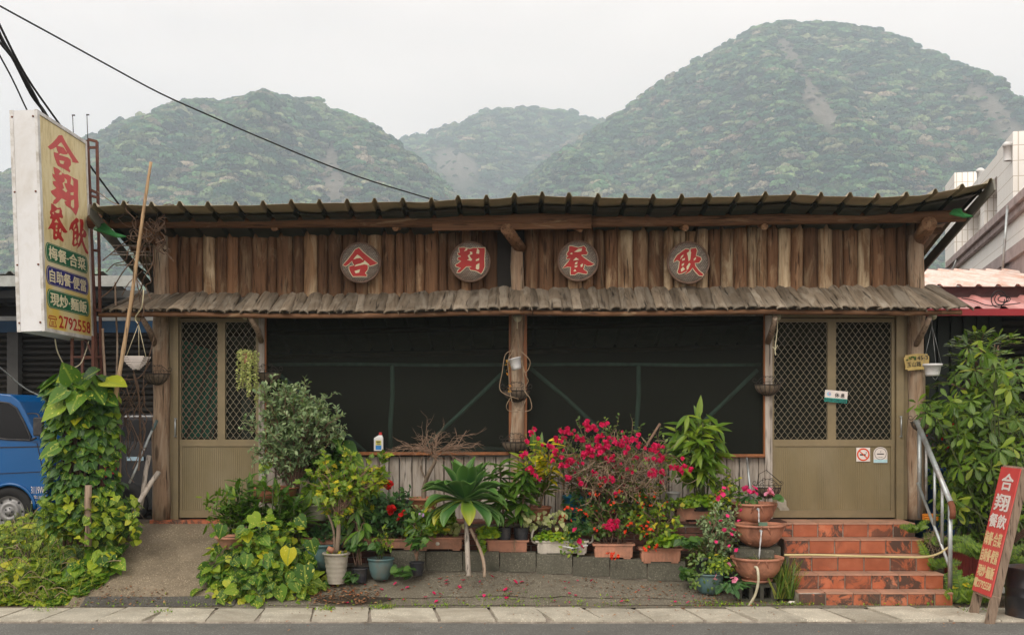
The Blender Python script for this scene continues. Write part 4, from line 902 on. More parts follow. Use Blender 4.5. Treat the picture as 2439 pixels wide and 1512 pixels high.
# ---- tiled steps
st = thing('tiled_steps', (3.43, 10.9, 0), 'five terracotta tiled steps with black stains leading to the right door', 'steps')
XA, XB = 2.70, 4.155; RH = .142; TD = .225
for k in range(5):
    y0 = 10.4+TD*k; z1 = RH*(k+1); dxl = (0, .03, .05, .06, .07)[k]; xl = XA+dxl*.4; xr = XB-(.0, .0, .01, .02, .03)[k]
    m = MB(); m.bbox(xl+.004, xr-.004, y0+.012, 11.8 if k == 4 else y0+TD+.05, 0, z1-.012); m.build('step_core', MT['grout'], st)
    off = (.0, -.02, .03, .0, .11)[k]; x = xl-(.255-.257+off) if off > 0 else xl; first = True
    xcur = xl; wfirst = .255+off if off < 0 else (.255-off if off > 0 else .255)
    ws = [wfirst]
    while sum(ws) < (xr-xl): ws.append(.257)
    for i, w in enumerate(ws):
        xa = xl+sum(ws[:i]); xb_ = min(xr, xa+w)
        if xb_-xa < .03: continue
        if not (k == 0 and i == 0 and False):
            t = MB(); t.bbox(xa+.006, xb_-.006, y0, y0+.02, RH*k+.004, z1-.010); o = t.build('riser_tile', MT['tile'], st); bv = o.modifiers.new('edge', 'BEVEL'); bv.width = .004; bv.segments = 1
        dep = [(y0-.006, y0+TD-.003)] if k < 4 else [(y0-.006, y0+.25), (y0+.254, 11.72)]
        for da, db in dep:
            if k == 0 and i == 0: da = y0+.05
            t = MB(); t.bbox(xa+.003, xb_-.003, da, db, z1-.010, z1+.002+U(0, .002)); t.build('tread_tile', MT['tread'], st)
m = MB(); m.add([(2.71, 10.405, .11), (2.95, 10.405, .12), (2.90, 10.45, .138), (2.72, 10.46, .139), (2.71, 10.41, .06), (2.94, 10.41, .06)], [(0, 1, 2, 3), (4, 5, 1, 0)]); m.build('broken_edge', MT['grout'], st)

# ---- pipe handrail
hr = thing('handrail', (4.17, 10.95, .1), 'galvanised pipe handrail with a rusty bent end beside the tiled steps', 'handrail')
A = P(2184, 1003, 11.42); B = P(2264, 1196, 10.5)
m = MB(); m.tube([A+V(-.01, .02, -.01), A, A.lerp(B, .5), B], .027, 12); m.build('top_rail', MT['galv'], hr)
m = MB(); m.tube([B, B+V(.004, -.03, -.035), B+V(.006, -.04, -.09), B+V(.004, -.035, -.15)], .029, 12); m.build('bent_end', MT['rust'], hr)
for (ax, ay, Ya, by, r) in ((2190, 1012, 11.4, 1233, .021), (2206, 1050, 11.15, 1190, .014), (2226, 1100, 10.93, 1265, .014), (2244, 1145, 10.74, 1300, .015), (2263, 1200, 10.5, 1412, .021)):
    p = P(ax, ay, Ya); m = MB(); m.tube([p, (p.x, p.y, ZP(by, Ya))], r, 10); m.build('baluster', MT['galv'], hr)
m = MB(); m.tube([P(2186, 1150, 11.4), P(2264, 1355, 10.5)], .015, 10); m.build('lower_rail', MT['galv'], hr)
# ================================================================ LETTERING
def text_poly(s, bold=.02):
    cu = bpy.data.curves.new('t', 'FONT'); cu.body = s; cu.size = 1; cu.offset = bold; cu.resolution_u = 2; cu.fill_mode = 'FRONT'
    ob = bpy.data.objects.new('t', cu); col.objects.link(ob); dg = bpy.context.evaluated_depsgraph_get(); me = bpy.data.meshes.new_from_object(ob.evaluated_get(dg))
    v = [tuple(q.co) for q in me.vertices]; f = [tuple(p.vertices) for p in me.polygons]
    bpy.data.objects.remove(ob); bpy.data.curves.remove(cu); bpy.data.meshes.remove(me); return v, f
def lettering(parent, s, org, u, w, width, height, mat, off=.002, bold=.02, depth=.0015, name='lettering'):
    """text filling a width x height box whose lower left corner is org; u right, w up"""
    u = Vector(u).normalized(); w = Vector(w).normalized(); n = u.cross(w)
    v, f = text_poly(s, 0); xs = [q[0] for q in v]; ys = [q[1] for q in v]; x0, x1, y0, y1 = min(xs), max(xs), min(ys), max(ys)
    org = Vector(org)+n*off; m = MB()
    e = width/(x1-x0)*bold*.8; e2 = height/(y1-y0)*bold*.8
    for i, (a, b) in enumerate([(0, 0)]+([(1, 0), (-1, 0), (0, 1), (0, -1), (.7, .7), (-.7, -.7), (.7, -.7), (-.7, .7)] if bold > 0 else [])):
        m.add([org+u*((q[0]-x0)/(x1-x0)*width+a*e)+w*((q[1]-y0)/(y1-y0)*height+b*e2)+n*(.00012*i) for q in v], f)
    o = m.build(name, mat, parent); md = o.modifiers.new('thickness', 'SOLIDIFY'); md.thickness = depth; md.offset = 1; return o
G = {
 'he': ([(425,222),(470,272),(535,328),(600,378),(672,425),(625,446),(570,460),(535,428),(545,475),(542,510),(510,548),(508,560),(530,577),(525,598),(440,595),(350,598),(330,572),(300,512),(295,470),(330,462),(365,450),(345,425),(335,395),(285,440),(250,465),(215,450),(285,372),(345,295),(375,248)],
        [[(352,376),(375,345),(405,312),(440,335),(485,380),(480,382),(440,357),(400,362)], [(366,468),(385,445),(440,432),(492,408),(500,388),(560,440),(565,460),(540,448),(500,440),(440,452)], [(368,528),(443,506),(428,548),(383,557)]]),
 'xiang': ([(1735,255),(1800,252),(1840,262),(1880,270),(1930,255),(1975,258),(2078,255),(2078,300),(2070,400),(2075,500),(2050,560),(2028,595),(1990,570),(1955,555),(1890,545),(1870,518),(1905,500),(1870,498),(1830,500),(1790,540),(1750,575),(1708,585),(1725,550),(1760,520),(1700,500),(1688,480),(1740,450),(1765,430),(1722,410),(1722,385),(1765,370),(1722,345),(1718,320),(1750,320),(1740,285)],
        [[(1800,300),(1830,265),(1852,268),(1838,290)], [(1880,302),(1912,312),(1912,340),(1872,352),(1890,385),(1912,408),(1895,428),(1842,416),(1872,400),(1850,360),(1885,332)], [(1978,262),(2006,290),(2002,335),(1964,330)], [(1958,410),(2004,390),(2000,420),(1960,430)], [(1963,480),(2006,455),(2003,530),(1985,542),(1958,530)]]),
 'can': ([(360,225),(400,225),(440,235),(480,245),(520,235),(555,222),(585,255),(580,280),(605,310),(590,335),(530,335),(520,345),(560,380),(620,420),(692,462),(650,480),(600,485),(560,462),(557,490),(548,528),(600,565),(590,592),(545,585),(480,570),(430,600),(380,598),(378,560),(385,500),(340,495),(270,518),(310,475),(350,430),(375,385),(330,395),(325,375),(350,355),(328,340),(335,310),(355,290)],
        [[(425,300),(480,262),(532,252),(520,292),(470,302)], [(368,325),(400,308),(402,332)], [(412,414),(450,374),(492,402)], [(440,442),(470,428),(465,462),(434,466)], [(434,482),(472,478),(462,502),(434,506)], [(418,547),(440,528),(455,555),(424,557)], [(508,472),(542,452),(537,492),(515,502)]]),
 'yin': ([(1870,255),(1910,260),(1928,300),(1940,250),(2000,245),(2015,275),(2000,345),(2060,365),(2070,395),(2040,435),(1985,440),(1995,480),(2040,540),(2095,585),(2085,608),(2040,600),(1985,540),(1960,500),(1920,550),(1860,590),(1890,540),(1830,570),(1790,583),(1765,560),(1785,500),(1795,420),(1760,400),(1720,430),(1725,400),(1760,340),(1810,300)],
        [[(1922,270),(1940,300),(1928,395),(1908,418),(1898,350),(1885,312),(1910,292)], [(1798,395),(1815,350),(1842,328),(1838,352)], [(1825,390),(1862,374),(1856,400),(1825,411)], [(1820,456),(1852,438),(1846,466),(1820,482)], [(1808,522),(1836,488),(1862,522),(1814,557)], [(1880,490),(1915,438),(1932,450),(1902,520),(1885,532)], [(1972,387),(2002,362),(2002,386),(1974,412)]])}
def area(p): return sum(p[i][0]*p[(i+1) % len(p)][1]-p[(i+1) % len(p)][0]*p[i][1] for i in range(len(p)))/2
def offset_poly(p, d):
    n = len(p); out = []; s = 1 if area(p) > 0 else -1
    for i in range(n):
        a, b, c = np.array(p[i-1], float), np.array(p[i], float), np.array(p[(i+1) % n], float)
        n1 = np.array([b[1]-a[1], a[0]-b[0]]); n2 = np.array([c[1]-b[1], b[0]-c[0]]); n1 /= np.linalg.norm(n1)+1e-9; n2 /= np.linalg.norm(n2)+1e-9
        m_ = n1+n2; m_ /= max(.6, np.linalg.norm(m_)); out.append(tuple(b+s*m_*d))
    return out
def glyph(parent, key, org, u, w, width, height, red, gap, off=.003, outline=None, depth=.004, box=None, name='character'):
    """brush character: cut-out with its inner gaps; org = lower left"""
    P_, H_ = G[key]; xs = [p[0] for p in P_]; ys = [p[1] for p in P_]; x0, x1, y0, y1 = min(xs), max(xs), min(ys), max(ys)
    u = Vector(u).normalized(); w = Vector(w).normalized(); n = u.cross(w); org = Vector(org)
    def fn(o0): return lambda a, b, c: org+u*((a-x0)/(x1-x0)*width)+w*((y1-b)/(y1-y0)*height)+n*(off+o0+c)
    def pr(mb, poly, o0, d): mb.prism(poly, fn(o0), d)
    m = MB(); pr(m, P_, 0, depth); c = fixn(m.build(name, red, parent))
    if outline:
        m = MB(); pr(m, offset_poly(P_, 9), -.003, depth+.0015); fixn(m.build('white_backing', outline, c))
    m = MB()
    for h in H_: pr(m, h, depth, .0012)
    fixn(m.build('gap', gap, c)); return c
XR, ZU = Vector((1, 0, 0)), Vector((0, 0, 1))
# four round woven signs
for key, cx, cy_, gw, gh, lab in (('he', 859, 626, 82, 68, 'round woven bamboo tray with a big red 合, leftmost on the log wall'), ('xiang', 1120, 624, 70, 62, 'round woven bamboo tray with a big red 翔, second on the log wall'),
                     ('can', 1377, 622, 76, 68, 'round woven bamboo tray with a big red 餐, right of the middle post'), ('yin', 1639, 626, 70, 66, 'round woven bamboo tray with a big red 飲, rightmost on the log wall')):
    Y = 11.64; c = P(cx, cy_, Y); t = thing('round_sign', c, lab, 'sign', 'round woven signs on the log wall'); r = 48.5*Y/FPX
    if key == 'yin': r *= 1.04
    m = MB(); m.lathe(c, [(0, .0), (r*.93, .0), (r*.93, .02), (0, .02)], 40, rot=Matrix.Rotation(math.radians(90), 3, 'X')); m.build('woven_tray', MT['woven'], t)
    m = MB(); m.lathe(c, [(r*.92, -.02), (r*.92, .025), (r, .028), (r*1.01, 0), (r, -.022), (r*.92, -.02)], 40, rot=Matrix.Rotation(math.radians(90), 3, 'X')); m.build('bamboo_rim', MT['rim'], t)
    W_, H_ = gw*Y/FPX, gh*Y/FPX; org = P(cx, cy_, Y)+V(-W_/2, -.024, -H_/2+(.004 if key != 'xiang' else .01)); glyph(t, key, org, XR, ZU, W_, H_, MT['red'], MT['cream'], outline=MT['cream'])

# ================================================================ BIG BOX SIGN
sg = thing('box_sign', (-4.5, 10.9, 2.6), 'tall white box sign with yellowed face, red characters and green and blue pills', 'sign')
sx1 = -4.39; Yn, Yf = 10.3, 11.5; zb, zt = 2.6, 4.66
TL = math.radians(2.0)
def S3(x, y, z):   # sign space -> world, tilted a little to the left
    dz = z-zb; return Vector((sx1+x*math.cos(TL)-dz*math.sin(TL)+.03, y, zb+dz*math.cos(TL)+x*math.sin(TL)))
def sbox(mb, x0, x1, y0, y1, z0, z1):
    vs = [S3(x, y, z) for x in (x0, x1) for y in (y0, y1) for z in (z0, z1)]; mb.add(vs, [(0, 1, 3, 2), (4, 6, 7, 5), (0, 4, 5, 1), (2, 3, 7, 6), (0, 2, 6, 4), (1, 5, 7, 3)])
T_ = .25
m = MB(); sbox(m, -T_, -.012, Yn, Yf, zb, zt); m.build('cabinet', MT['white'], sg)
m = MB()
for a in ((-.02, .006, Yn-.004, Yn+.05, zb-.004, zt+.004), (-.02, .006, Yf-.03, Yf+.004, zb-.004, zt+.004), (-.02, .006, Yn+.05, Yf-.03, zt-.03, zt+.004), (-.02, .006, Yn+.05, Yf-.03, zb-.004, zb+.03),
          (-T_-.004, -T_+.03, Yn-.004, Yn+.02, zb-.004, zt+.004)): sbox(m, *a)
m.build('trim', MT['whitetrim'], sg)
m = MB(); sbox(m, -.012, -.004, Yn+.05, Yf-.03, zb+.03, zt-.03); fo = m.build('face', MT['signface'], sg)
m = MB()
for z in (zb+.08, zb+.62, zb+1.3, zt-.06):
    for x in (-T_+.02, -.035):
        c = S3(x, Yn-.004, z); m.lathe(c, [(0, .006), (.009, .004), (.010, 0)], 8, rot=Matrix.Rotation(math.radians(90), 3, 'X'))
m.build('rivet', MT['rust'], sg)
uS = (S3(0, Yf, zb)-S3(0, Yn, zb)).normalized(); wS = (S3(0, Yn, zt)-S3(0, Yn, zb)).normalized(); FH = zt-zb-.03; FW = Yf-Yn-.08
def SP(u, v): return S3(-.004, Yn+.05+FW*u, zt-.03-(FH-.03)*v)
def sglyph(key, u0, v0, u1, v1, red): glyph(sg, key, SP(u0, v1), uS, wS, FW*(u1-u0), (FH-.03)*(v1-v0), red, MT['signface'], off=.0005, depth=.0015)
sglyph('he', .16, .03, .84, .195, MT['redfade']); sglyph('xiang', .19, .21, .80, .40, MT['redfade']); sglyph('can', .10, .395, .52, .565, MT['red']); sglyph('yin', .56, .405, .99, .575, MT['red'])
for v0, v1, mat, s in ((.59, .68, 'pillgreen', '梅餐·合菜'), (.70, .79, 'pillblue', '自助餐·便當'), (.81, .90, 'pillgreen', '現炒·麵飯')):
    h = (FH-.03)*(v1-v0); w = FW*.93; pts = []
    def pill(rr, ww, hh):
        o_ = []
        for k in range(13): a = -math.pi/2+math.pi*k/12; o_.append((ww/2-hh/2*.75+math.cos(a)*hh/2*.75, math.sin(a)*hh/2))
        for k in range(13): a = math.pi/2+math.pi*k/12; o_.append((-ww/2+hh/2*.75+math.cos(a)*hh/2*.75, math.sin(a)*hh/2))
        return o_
    c = SP(.5, (v0+v1)/2); nS = uS.cross(wS)
    m = MB(); m.prism(pill(0, w, h), lambda a, b, d: c+uS*a+wS*b+nS*(.001+d), .001); po = fixn(m.build('pill', MT[mat], sg))
    m = MB(); q0, q1 = pill(0, w*.97, h*.92), pill(0, w*.955, h*.89); n = len(q0)
    m.add([c+uS*a+wS*b+nS*.0026 for a, b in q0]+[c+uS*a+wS*b+nS*.0026 for a, b in q1], [(i, (i+1) % n, n+(i+1) % n, n+i) for i in range(n)]); m.build('pill_outline', MT['cream'], po)
    lettering(sg, s, c-uS*w*.43-wS*h*.34, uS, wS, w*.86, h*.68, MT['cream'], off=.003, bold=.025)
lettering(sg, '2792558', SP(.27, .985), uS, wS, FW*.70, (FH-.03)*.058, MT['red'], off=.001, bold=.015)
m = MB()
def sl2(a, b, w=.008): m.bar(SP(*a)+uS.cross(wS)*.002, SP(*b)+uS.cross(wS)*.002, w, .001, up=uS.cross(wS))
for a, b in (((.07, .938), (.20, .938)), ((.05, .95), (.07, .938)), ((.20, .938), (.22, .95)), ((.05, .95), (.22, .95)), ((.09, .955), (.06, .985)), ((.18, .955), (.21, .985)), ((.06, .985), (.21, .985)), ((.11, .965), (.16, .965)), ((.11, .975), (.16, .975))): sl2(a, b)
m.build('telephone_symbol', MT['red'], sg)
# rusty lattice stand behind the sign
tw = thing('sign_tower', (-4.33, 11.6, .2), 'rusty red angle-iron lattice tower carrying the tall box sign', 'tower')
legs = [(172, 800, 172, 1190, 11.25), (197, 800, 194, 1190, 11.55), (222, 800, 221, 1190, 11.2), (209, 334, 244, 1200, 11.62), (231, 338, 247, 1200, 11.66)]
for x0, y0, x1, y1, Y in legs:
    m = MB(); m.bar(P(x0, y0, Y), P(x1, y1, Y), .026, .026); m.build('leg', MT['steelred'], tw)
for x0, y0, x1, y1 in ((208, 332, 232, 338), (212, 352, 232, 352), (214, 452, 236, 462), (214, 466, 236, 472), (219, 596, 238, 598), (224, 738, 241, 740), (228, 850, 244, 850)):
    m = MB(); m.bar(P(x0, y0, 11.62), P(x1, y1, 11.66), .022, .026); m.build('rung', MT['steelred'], tw)
for x0, y0, x1, y1, Ya, Yb in ((172, 850, 222, 850, 11.25, 11.2), (194, 855, 244, 848, 11.5, 11.6), (175, 900, 222, 960, 11.25, 11.2), (200, 800, 222, 850, 11.5, 11.2)):
    m = MB(); m.bar(P(x0, y0, Ya), P(x1, y1, Yb), .018, .02); m.build('brace', MT['steelred'], tw)
m = MB(); m.bar(S3(-.06, Yf, zb+.4), P(224, 740, 11.62), .03, .03); m.bar(S3(-.06, Yf, zt-.5), P(212, 460, 11.6), .03, .03); m.build('arm', MT['steelred'], tw)
for px, py in ((173, 275), (207, 274)):
    m = MB(); m.tube([P(px, py, 11.3), P(px+3, 352, 11.3)], .004, 6); m.box(P(px+2, py, 11.3), (.03, .01, .012)); tag(m.build('thin_rod', MT['wire']), 'thin upright wire rod above the box sign, '+('the left' if px < 200 else 'the right')+' one of two', 'rod', 'rods above the box sign')
# cables
def cable(pts, r, label, name='cable', mat='cable', group=None):
    m = MB(); m.tube(smooth_path([P(*p) for p in pts], 4), r, 6); return tag(m.build(name, MT[mat]), label, 'cable', group)
cable([(-60, -20, 10), (0, 15, 10.2), (150, 97, 10.8), (250, 152, 11.2), (380, 222, 11.8), (500, 276, 12.2), (620, 328, 12.6), (760, 386, 13), (880, 430, 13.4), (1022, 473, 13.9), (1060, 484, 14)], .0085, 'single thin black cable sagging across the sky to the roof')
g_ = 'cables running down past the box sign'
cable([(-25, 5, 10.5), (0, 62, 10.6), (60, 178, 11.2), (130, 280, 11.9), (212, 392, 12.6), (283, 487, 13.2)], .012, 'black cable passing behind the box sign, right edge of the bundle', group=g_)
cable([(-20, 25, 10.5), (0, 85, 10.6), (36, 148, 11), (75, 225, 11.4), (106, 268, 11.7), (140, 330, 11.9)], .018, 'thick black cable in the bundle, the middle one', group=g_)
cable([(-20, 70, 10.5), (0, 102, 10.6), (36, 148, 11), (80, 222, 11.35), (100, 262, 11.6), (130, 320, 11.8)], .012, 'black cable bound to the thick one, lower side of the bundle', group=g_)
cable([(-20, 95, 10.5), (0, 134, 10.6), (30, 190, 11), (64, 262, 11.3), (90, 310, 11.5)], .008, 'thin black cable left of the bundle, ending at the sign top', group=g_)
cable([(215, 525, 11.9), (255, 570, 12), (300, 615, 12.1), (366, 662, 12.2)], .010, 'dark cable sloping under the left eave beside the tower')
cable([(131, 807, 10.8), (138, 840, 10.9), (160, 875, 11), (190, 868, 11.1), (205, 835, 11.3), (211, 812, 11.4)], .006, 'cream cord looping under the box sign', 'cord', 'hosewhite')
cable([(-10, 868, 12), (12, 885, 12.2), (60, 925, 12.4), (110, 948, 12.5), (150, 962, 12.5)], .008, 'gray cord sloping in front of the dark shutter at left', 'cord', 'galv')
cable([(229, 690, 11.3), (235, 560, 11.5), (250, 575, 11.6), (300, 600, 11.7), (340, 612, 11.8)][:0] or [(232, 456, 11.6), (265, 480, 11.3), (300, 494, 11.1), (338, 500, 11.0)], .004, 'brown wire tied from tower to bamboo pole', 'wire', 'vine')
# bamboo poles
def pole(p0, p1, r0, r1, label, mat='bamboo', name='bamboo_pole', nodes=9, group=None, cat='pole'):
    a, b = P(*p0), P(*p1); t = thing(name, a, label, cat, group); m = MB(); pts = []; rr = []
    for k in range(nodes*4+1):
        s = k/(nodes*4); pts.append(a.lerp(b, s)+V(.010*math.sin(s*5), 0, 0)); r = r0+(r1-r0)*s; rr.append(r*(1.14 if k % 4 == 0 else 1))
    m.tube(pts, rr, 9); m.build('cane', MT[mat], t); return t
pole((272, 960, 11.0), (362, 386, 10.9), .022, .014, 'tall pale bamboo pole leaning in front of the left eave')
pole((277, 900, 11.3), (277, 672, 11.3), .010, .009, 'short thin brown cane standing right behind the tower', 'stick')
pole((284, 1170, 11.3), (284, 900, 11.3), .012, .009, 'thin upright cane beside the leafy vine column', 'stick')
pole((249, 980, 11.3), (247, 782, 11.3), .014, .012, 'brown upright stake close behind the box sign foot', 'stick')
# dead vines at the left eave
def vines(name, label, specs, mat='vine'):
    t = None; m = MB()
    for pts, r in specs: m.tube(smooth_path([P(*p) for p in pts], 4), r, 5, caps=False)
    o = m.build(name, MT[mat]); tag(o, label, 'dead vine'); return o
sp = []
for _ in range(26):
    c = (U(315, 385), U(515, 590), U(11.0, 11.3)); a = c
    pts = [c]
    for _ in range(4): a = (a[0]+U(-28, 28), a[1]+U(-24, 30), a[2]+U(-.06, .06)); pts.append(a)
    sp.append((pts, U(.003, .007)))
for x0, y0, x1, y1 in ((385, 540, 290, 700), (350, 560, 240, 715), (335, 600, 330, 770), (345, 590, 352, 705), (365, 590, 300, 745), (310, 590, 255, 650), (320, 600, 345, 740), (355, 575, 372, 650), (330, 560, 250, 612), (345, 560, 400, 590)):
    pts = [(x0, y0, 11.1)]
    for k in range(1, 6): pts.append((x0+(x1-x0)*k/5+U(-12, 12), y0+(y1-y0)*k/5+U(-5, 14), 11.1+U(-.08, .1)))
    sp.append((pts, U(.004, .007)))
vines('dead_vine', 'tangle of dry brown vine hanging off the left corner of the eave', sp, 'vinedark')  # darker vine material here puts the shadow at the eave into the colour
for k, (x0, y0, x1, n_) in enumerate(((268, 585, 362, 1), (272, 600, 364, 1), (264, 606, 362, 1), (275, 632, 364, 1))):
    m = MB(); m.bar(P(x0, y0, 11.5), P(x1, y0+U(-3, 5), 11.8), .03, .012); m.build('stub_board', MT['plank'], rest)
sp = []
for _ in range(16):
    x, y = U(295, 355), U(860, 960); pts = [(x, y, 11.3)]
    for _ in range(6): x = min(366, max(250, x+U(-22, 20))); y += U(0, 48); pts.append((x, y, 11.3+U(-.1, .1)))
    sp.append((pts, U(.0025, .006)))
sp += [([(318, 890, 11.2), (330, 940, 11.25), (333, 1000, 11.3), (335, 1060, 11.3), (330, 1120, 11.3)], .010), ([(255, 925, 11.2), (290, 905, 11.2), (330, 900, 11.25), (358, 862, 11.35)], .006), ([(368, 800, 11.35), (355, 850, 11.3), (342, 900, 11.3), (345, 960, 11.3)], .006)]
vines('dead_vine', 'dry vine tangle hanging between leafy column and left post', sp, 'vinedark')

# ================================================================ HANGING POTS AND BASKETS
def hook_disc(p, parent): m = MB(); m.lathe(p, [(0, -.004), (.04, -.003), (.044, 0), (0, .004)], 18, rot=Matrix.Rotation(math.radians(90), 3, 'X')); m.build('suction_disc', MT['hosewhite'], parent)
def cords(parent, top, pts, r=.0025, mat='hosewhite'):
    m = MB()
    for q in pts: m.tube([top, q], r, 4)
    m.build('cord', MT[mat], parent)
# tiered white basket
c = P(324, 850, 11.25); t = thing('hanging_basket', c, 'white tiered square slat basket hanging left of the post', 'basket'); m = MB()
for k, (w, py) in enumerate(((.105, 850), (.093, 855), (.081, 860), (.067, 865), (.053, 869), (.039, 873), (.024, 877))):
    z = ZP(py, 11.25)
    for dx, dy, lx, ly in ((0, -w, 2*w+.02, .016), (0, w, 2*w+.02, .016), (-w, 0, .016, 2*w), (w, 0, .016, 2*w)): m.box((c.x+dx, c.y+dy, z-(.008 if lx < .02 else 0)), (lx, ly, .011))
m.build('slats', MT['letterwhite'], t); top = P(330, 772, 11.25); cords(t, top, [c+V(-.1, 0, .005), c+V(.1, 0, .005), c+V(0, .09, .005)], .0035, 'cream'); hook_disc(P(329, 755, 11.3), t)
m = MB(); m.tube(smooth_path([P(330, 772, 11.2), P(322, 757, 11.2), P(338, 730, 11.05), P(342, 690, 11.0)], 4), .006, 5); m.build('rope', MT['cream'], t)
# donkey tail
c = P(589, 845, 11.35); t = thing('hanging_plant', c, 'hanging pot of trailing yellow-green sedum in front of the left door', 'hanging plant')
m = MB(); m.lathe(c+V(0, 0, -.09), [(.045, 0), (.058, .04), (.068, .1), (.072, .1), (.064, .095), (0, .08)], 16); m.build('pot', MT['terra_pink'], t)
cords(t, P(590, 755, 11.35), [c+V(-.07, 0, 0), c+V(.07, 0, 0), c+V(0, .07, 0)], .0018, 'wire'); hook_disc(P(586, 752, 11.4), t)
it = []; ms = MB()
for k in range(24):
    a = U(0, 6.28); r = U(.06, .115); x0 = c.x+math.cos(a)*r; y0 = c.y+math.sin(a)*r*.8; L = U(.06, .40); 
    px = CXP+x0*FPX/y0
    if px > 592 and R.random() < .5: L = U(.45, .68)
    if px < 572 and R.random() < .2: L = .55
    n_ = int(L/.012); xw = x0
    for j in range(n_):
        z = c.z+.02-j*.012; xw += U(-.002, .002)
        for q in range(2):
            d = rdir(); d.z = -abs(d.z)*.4-.1; d.normalize(); it.append(((xw, y0, z), d, rdir(), .026))
    ms.tube([(x0*.4+c.x*.6, c.y, c.z+.02), (x0, y0, c.z+.03), (xw, y0, c.z-L)], .002, 4)
for k in range(90): a = U(0, 6.28); r = U(0, .10); it.append(((c.x+math.cos(a)*r, c.y+math.sin(a)*r*.8, c.z+U(.01, .04)), rdir(.5), rdir(), .03))
ms.build('stem', MT['vine'], t); leaves(t, it, 'oval', MT['L_sedum'])
# half-round coir wall baskets with wire scrolls
def scroll(m, c, s, r=.0028):
    pts = []
    for k in range(16): a = k/15*5.2; q = .028*(1-k/15*.65); pts.append(c+V(s*(math.sin(a)*q), 0, -math.cos(a)*q+.028))
    m.tube(pts, r, 5, caps=False)
def wall_basket(px, py, Y, w, label, tilt=0, fill=True):
    c = P(px, py, Y); t = thing('wall_basket', c, label, 'wall basket', 'wire baskets fixed to the posts'); r = w*Y/FPX/2; m = MB(); vs = []; n = 14; rings = 7
    for side in (1, .9):
        for j in range(rings):
            b = math.pi/2*j/(rings-1)
            for k in range(n+1): a = math.pi*k/n; vs.append(c+V(-math.cos(a)*r*math.cos(b)*side*(1+.05*mn.noise(Vector((k*.5, j*.5, px)))), -math.sin(a)*r*.8*math.cos(b)*side, -math.sin(b)*r*.82*side))
    N_ = rings*(n+1); f = [(j*(n+1)+k, j*(n+1)+k+1, (j+1)*(n+1)+k+1, (j+1)*(n+1)+k) for j in range(rings-1) for k in range(n)]
    m.add(vs, f+[tuple(i+N_ for i in q)[::-1] for q in f]+[(k, N_+k, N_+k+1, k+1) for k in range(n)], True)
    m.build('coir_liner', MT['coir'], t); w_ = MB()
    rim = [c+V(-math.cos(math.pi*k/16)*r*1.03, -math.sin(math.pi*k/16)*r*.84, 0) for k in range(17)]; w_.tube(rim, .004, 5); w_.tube([q+V(0, 0, .028) for q in rim], .003, 5)
    for k in range(1, 8):
        a = math.pi*k/8; w_.tube([c+V(-math.cos(a)*r*1.03*math.cos(b), -math.sin(a)*r*.84*math.cos(b), -math.sin(b)*r*.86) for b in (-.18, 0, .3, .6, .9, 1.2, 1.5)], .003, 4, caps=False)
    for s in (-1, 1): scroll(w_, c+V(s*r*1.0, -.02, .02), s); scroll(w_, c+V(s*r*.25, -.01, .05), s); scroll(w_, c+V(s*r*.55, -.05, .0), -s)
    w_.tube([c+V(-r*.9, 0, .02), c+V(-r*.5, 0, .07), c+V(0, 0, .09), c+V(r*.5, 0, .07), c+V(r*.9, 0, .02)], .003, 5)
    w_.build('wire_frame', MT['wire'], t)
    if fill: s = MB(); s.add([c+V(-math.cos(math.pi*k/12)*r*.9, -math.sin(math.pi*k/12)*r*.7, -.02) for k in range(13)], [tuple(range(13))]); s.build('soil', MT['potsoil'], t)
    return t
wall_basket(374, 890, 11.63, 62, 'half-round coir basket in black wire on the far left post')
wall_basket(636, 888, 11.70, 66, 'half-round coir basket between the left door and the first window')
wall_basket(1230, 930, 11.62, 64, 'upper coir basket on the middle post, below the tilted white pot')
wall_basket(1228, 1052, 11.62, 66, 'lower coir basket on the middle post, just above the sill')
wall_basket(1828, 916, 11.68, 62, 'half-round coir basket left of the right door')
wall_basket(2196, 1005, 11.55, 56, 'coir basket at the head of the handrail by the right shrub')
t = wall_basket(1828, 1160, 11.60, 62, 'sagging empty wire basket with torn liner above the fountain', fill=False)
w_ = MB(); c = P(1828, 1155, 11.6); w_.tube([c+V(-.12, -.05, .01), c+V(-.1, -.05, .12), c+V(-.02, -.03, .16), c+V(.14, -.05, .02)], .004, 5); w_.build('bent_wire', MT['wire'], t)
# tilted white pot at the middle post
c = P(1228, 866, 11.5); t = thing('hanging_pot', c, 'tilted white plastic pot with dead stems hanging on the middle post', 'hanging pot'); rt = Matrix.Rotation(math.radians(-14), 3, 'Y')
m = MB(); m.lathe(c, [(0, -.062), (.045, -.062), (.052, -.04), (.066, .05), (.072, .052), (.072, .06), (.062, .058), (.05, .02), (0, .02)], 20, rot=rt); m.build('pot', MT['white'], t)
top = P(1231, 783, 11.5); cords(t, top, [c+rt @ V(-.068, 0, .058), c+rt @ V(.068, 0, .058)], .0028, 'vine'); hook_disc(P(1233, 757, 11.55), t); m = MB(); m.tube([P(1222, 755, 11.5), P(1232, 757, 11.5), P(1232, 783, 11.5)], .004, 5); m.build('hook', MT['cream'], t)
m = MB()
for pts in ([(1225, 846), (1204, 856), (1196, 900), (1190, 935), (1202, 950), (1235, 962)], [(1222, 850), (1210, 870), (1212, 905), (1214, 940), (1222, 975), (1240, 988), (1252, 965)], [(1238, 846), (1262, 870), (1258, 892), (1250, 900)], [(1242, 870), (1252, 905), (1258, 920), (1248, 940), (1262, 960), (1266, 985), (1250, 992)], [(1246, 890), (1250, 935), (1256, 955)], [(1215, 960), (1206, 978), (1212, 990), (1235, 992)]):
    m.tube(smooth_path([P(a, b-12, 11.44+U(-.03, .03)) for a, b in pts], 4), .0045, 5, caps=False)
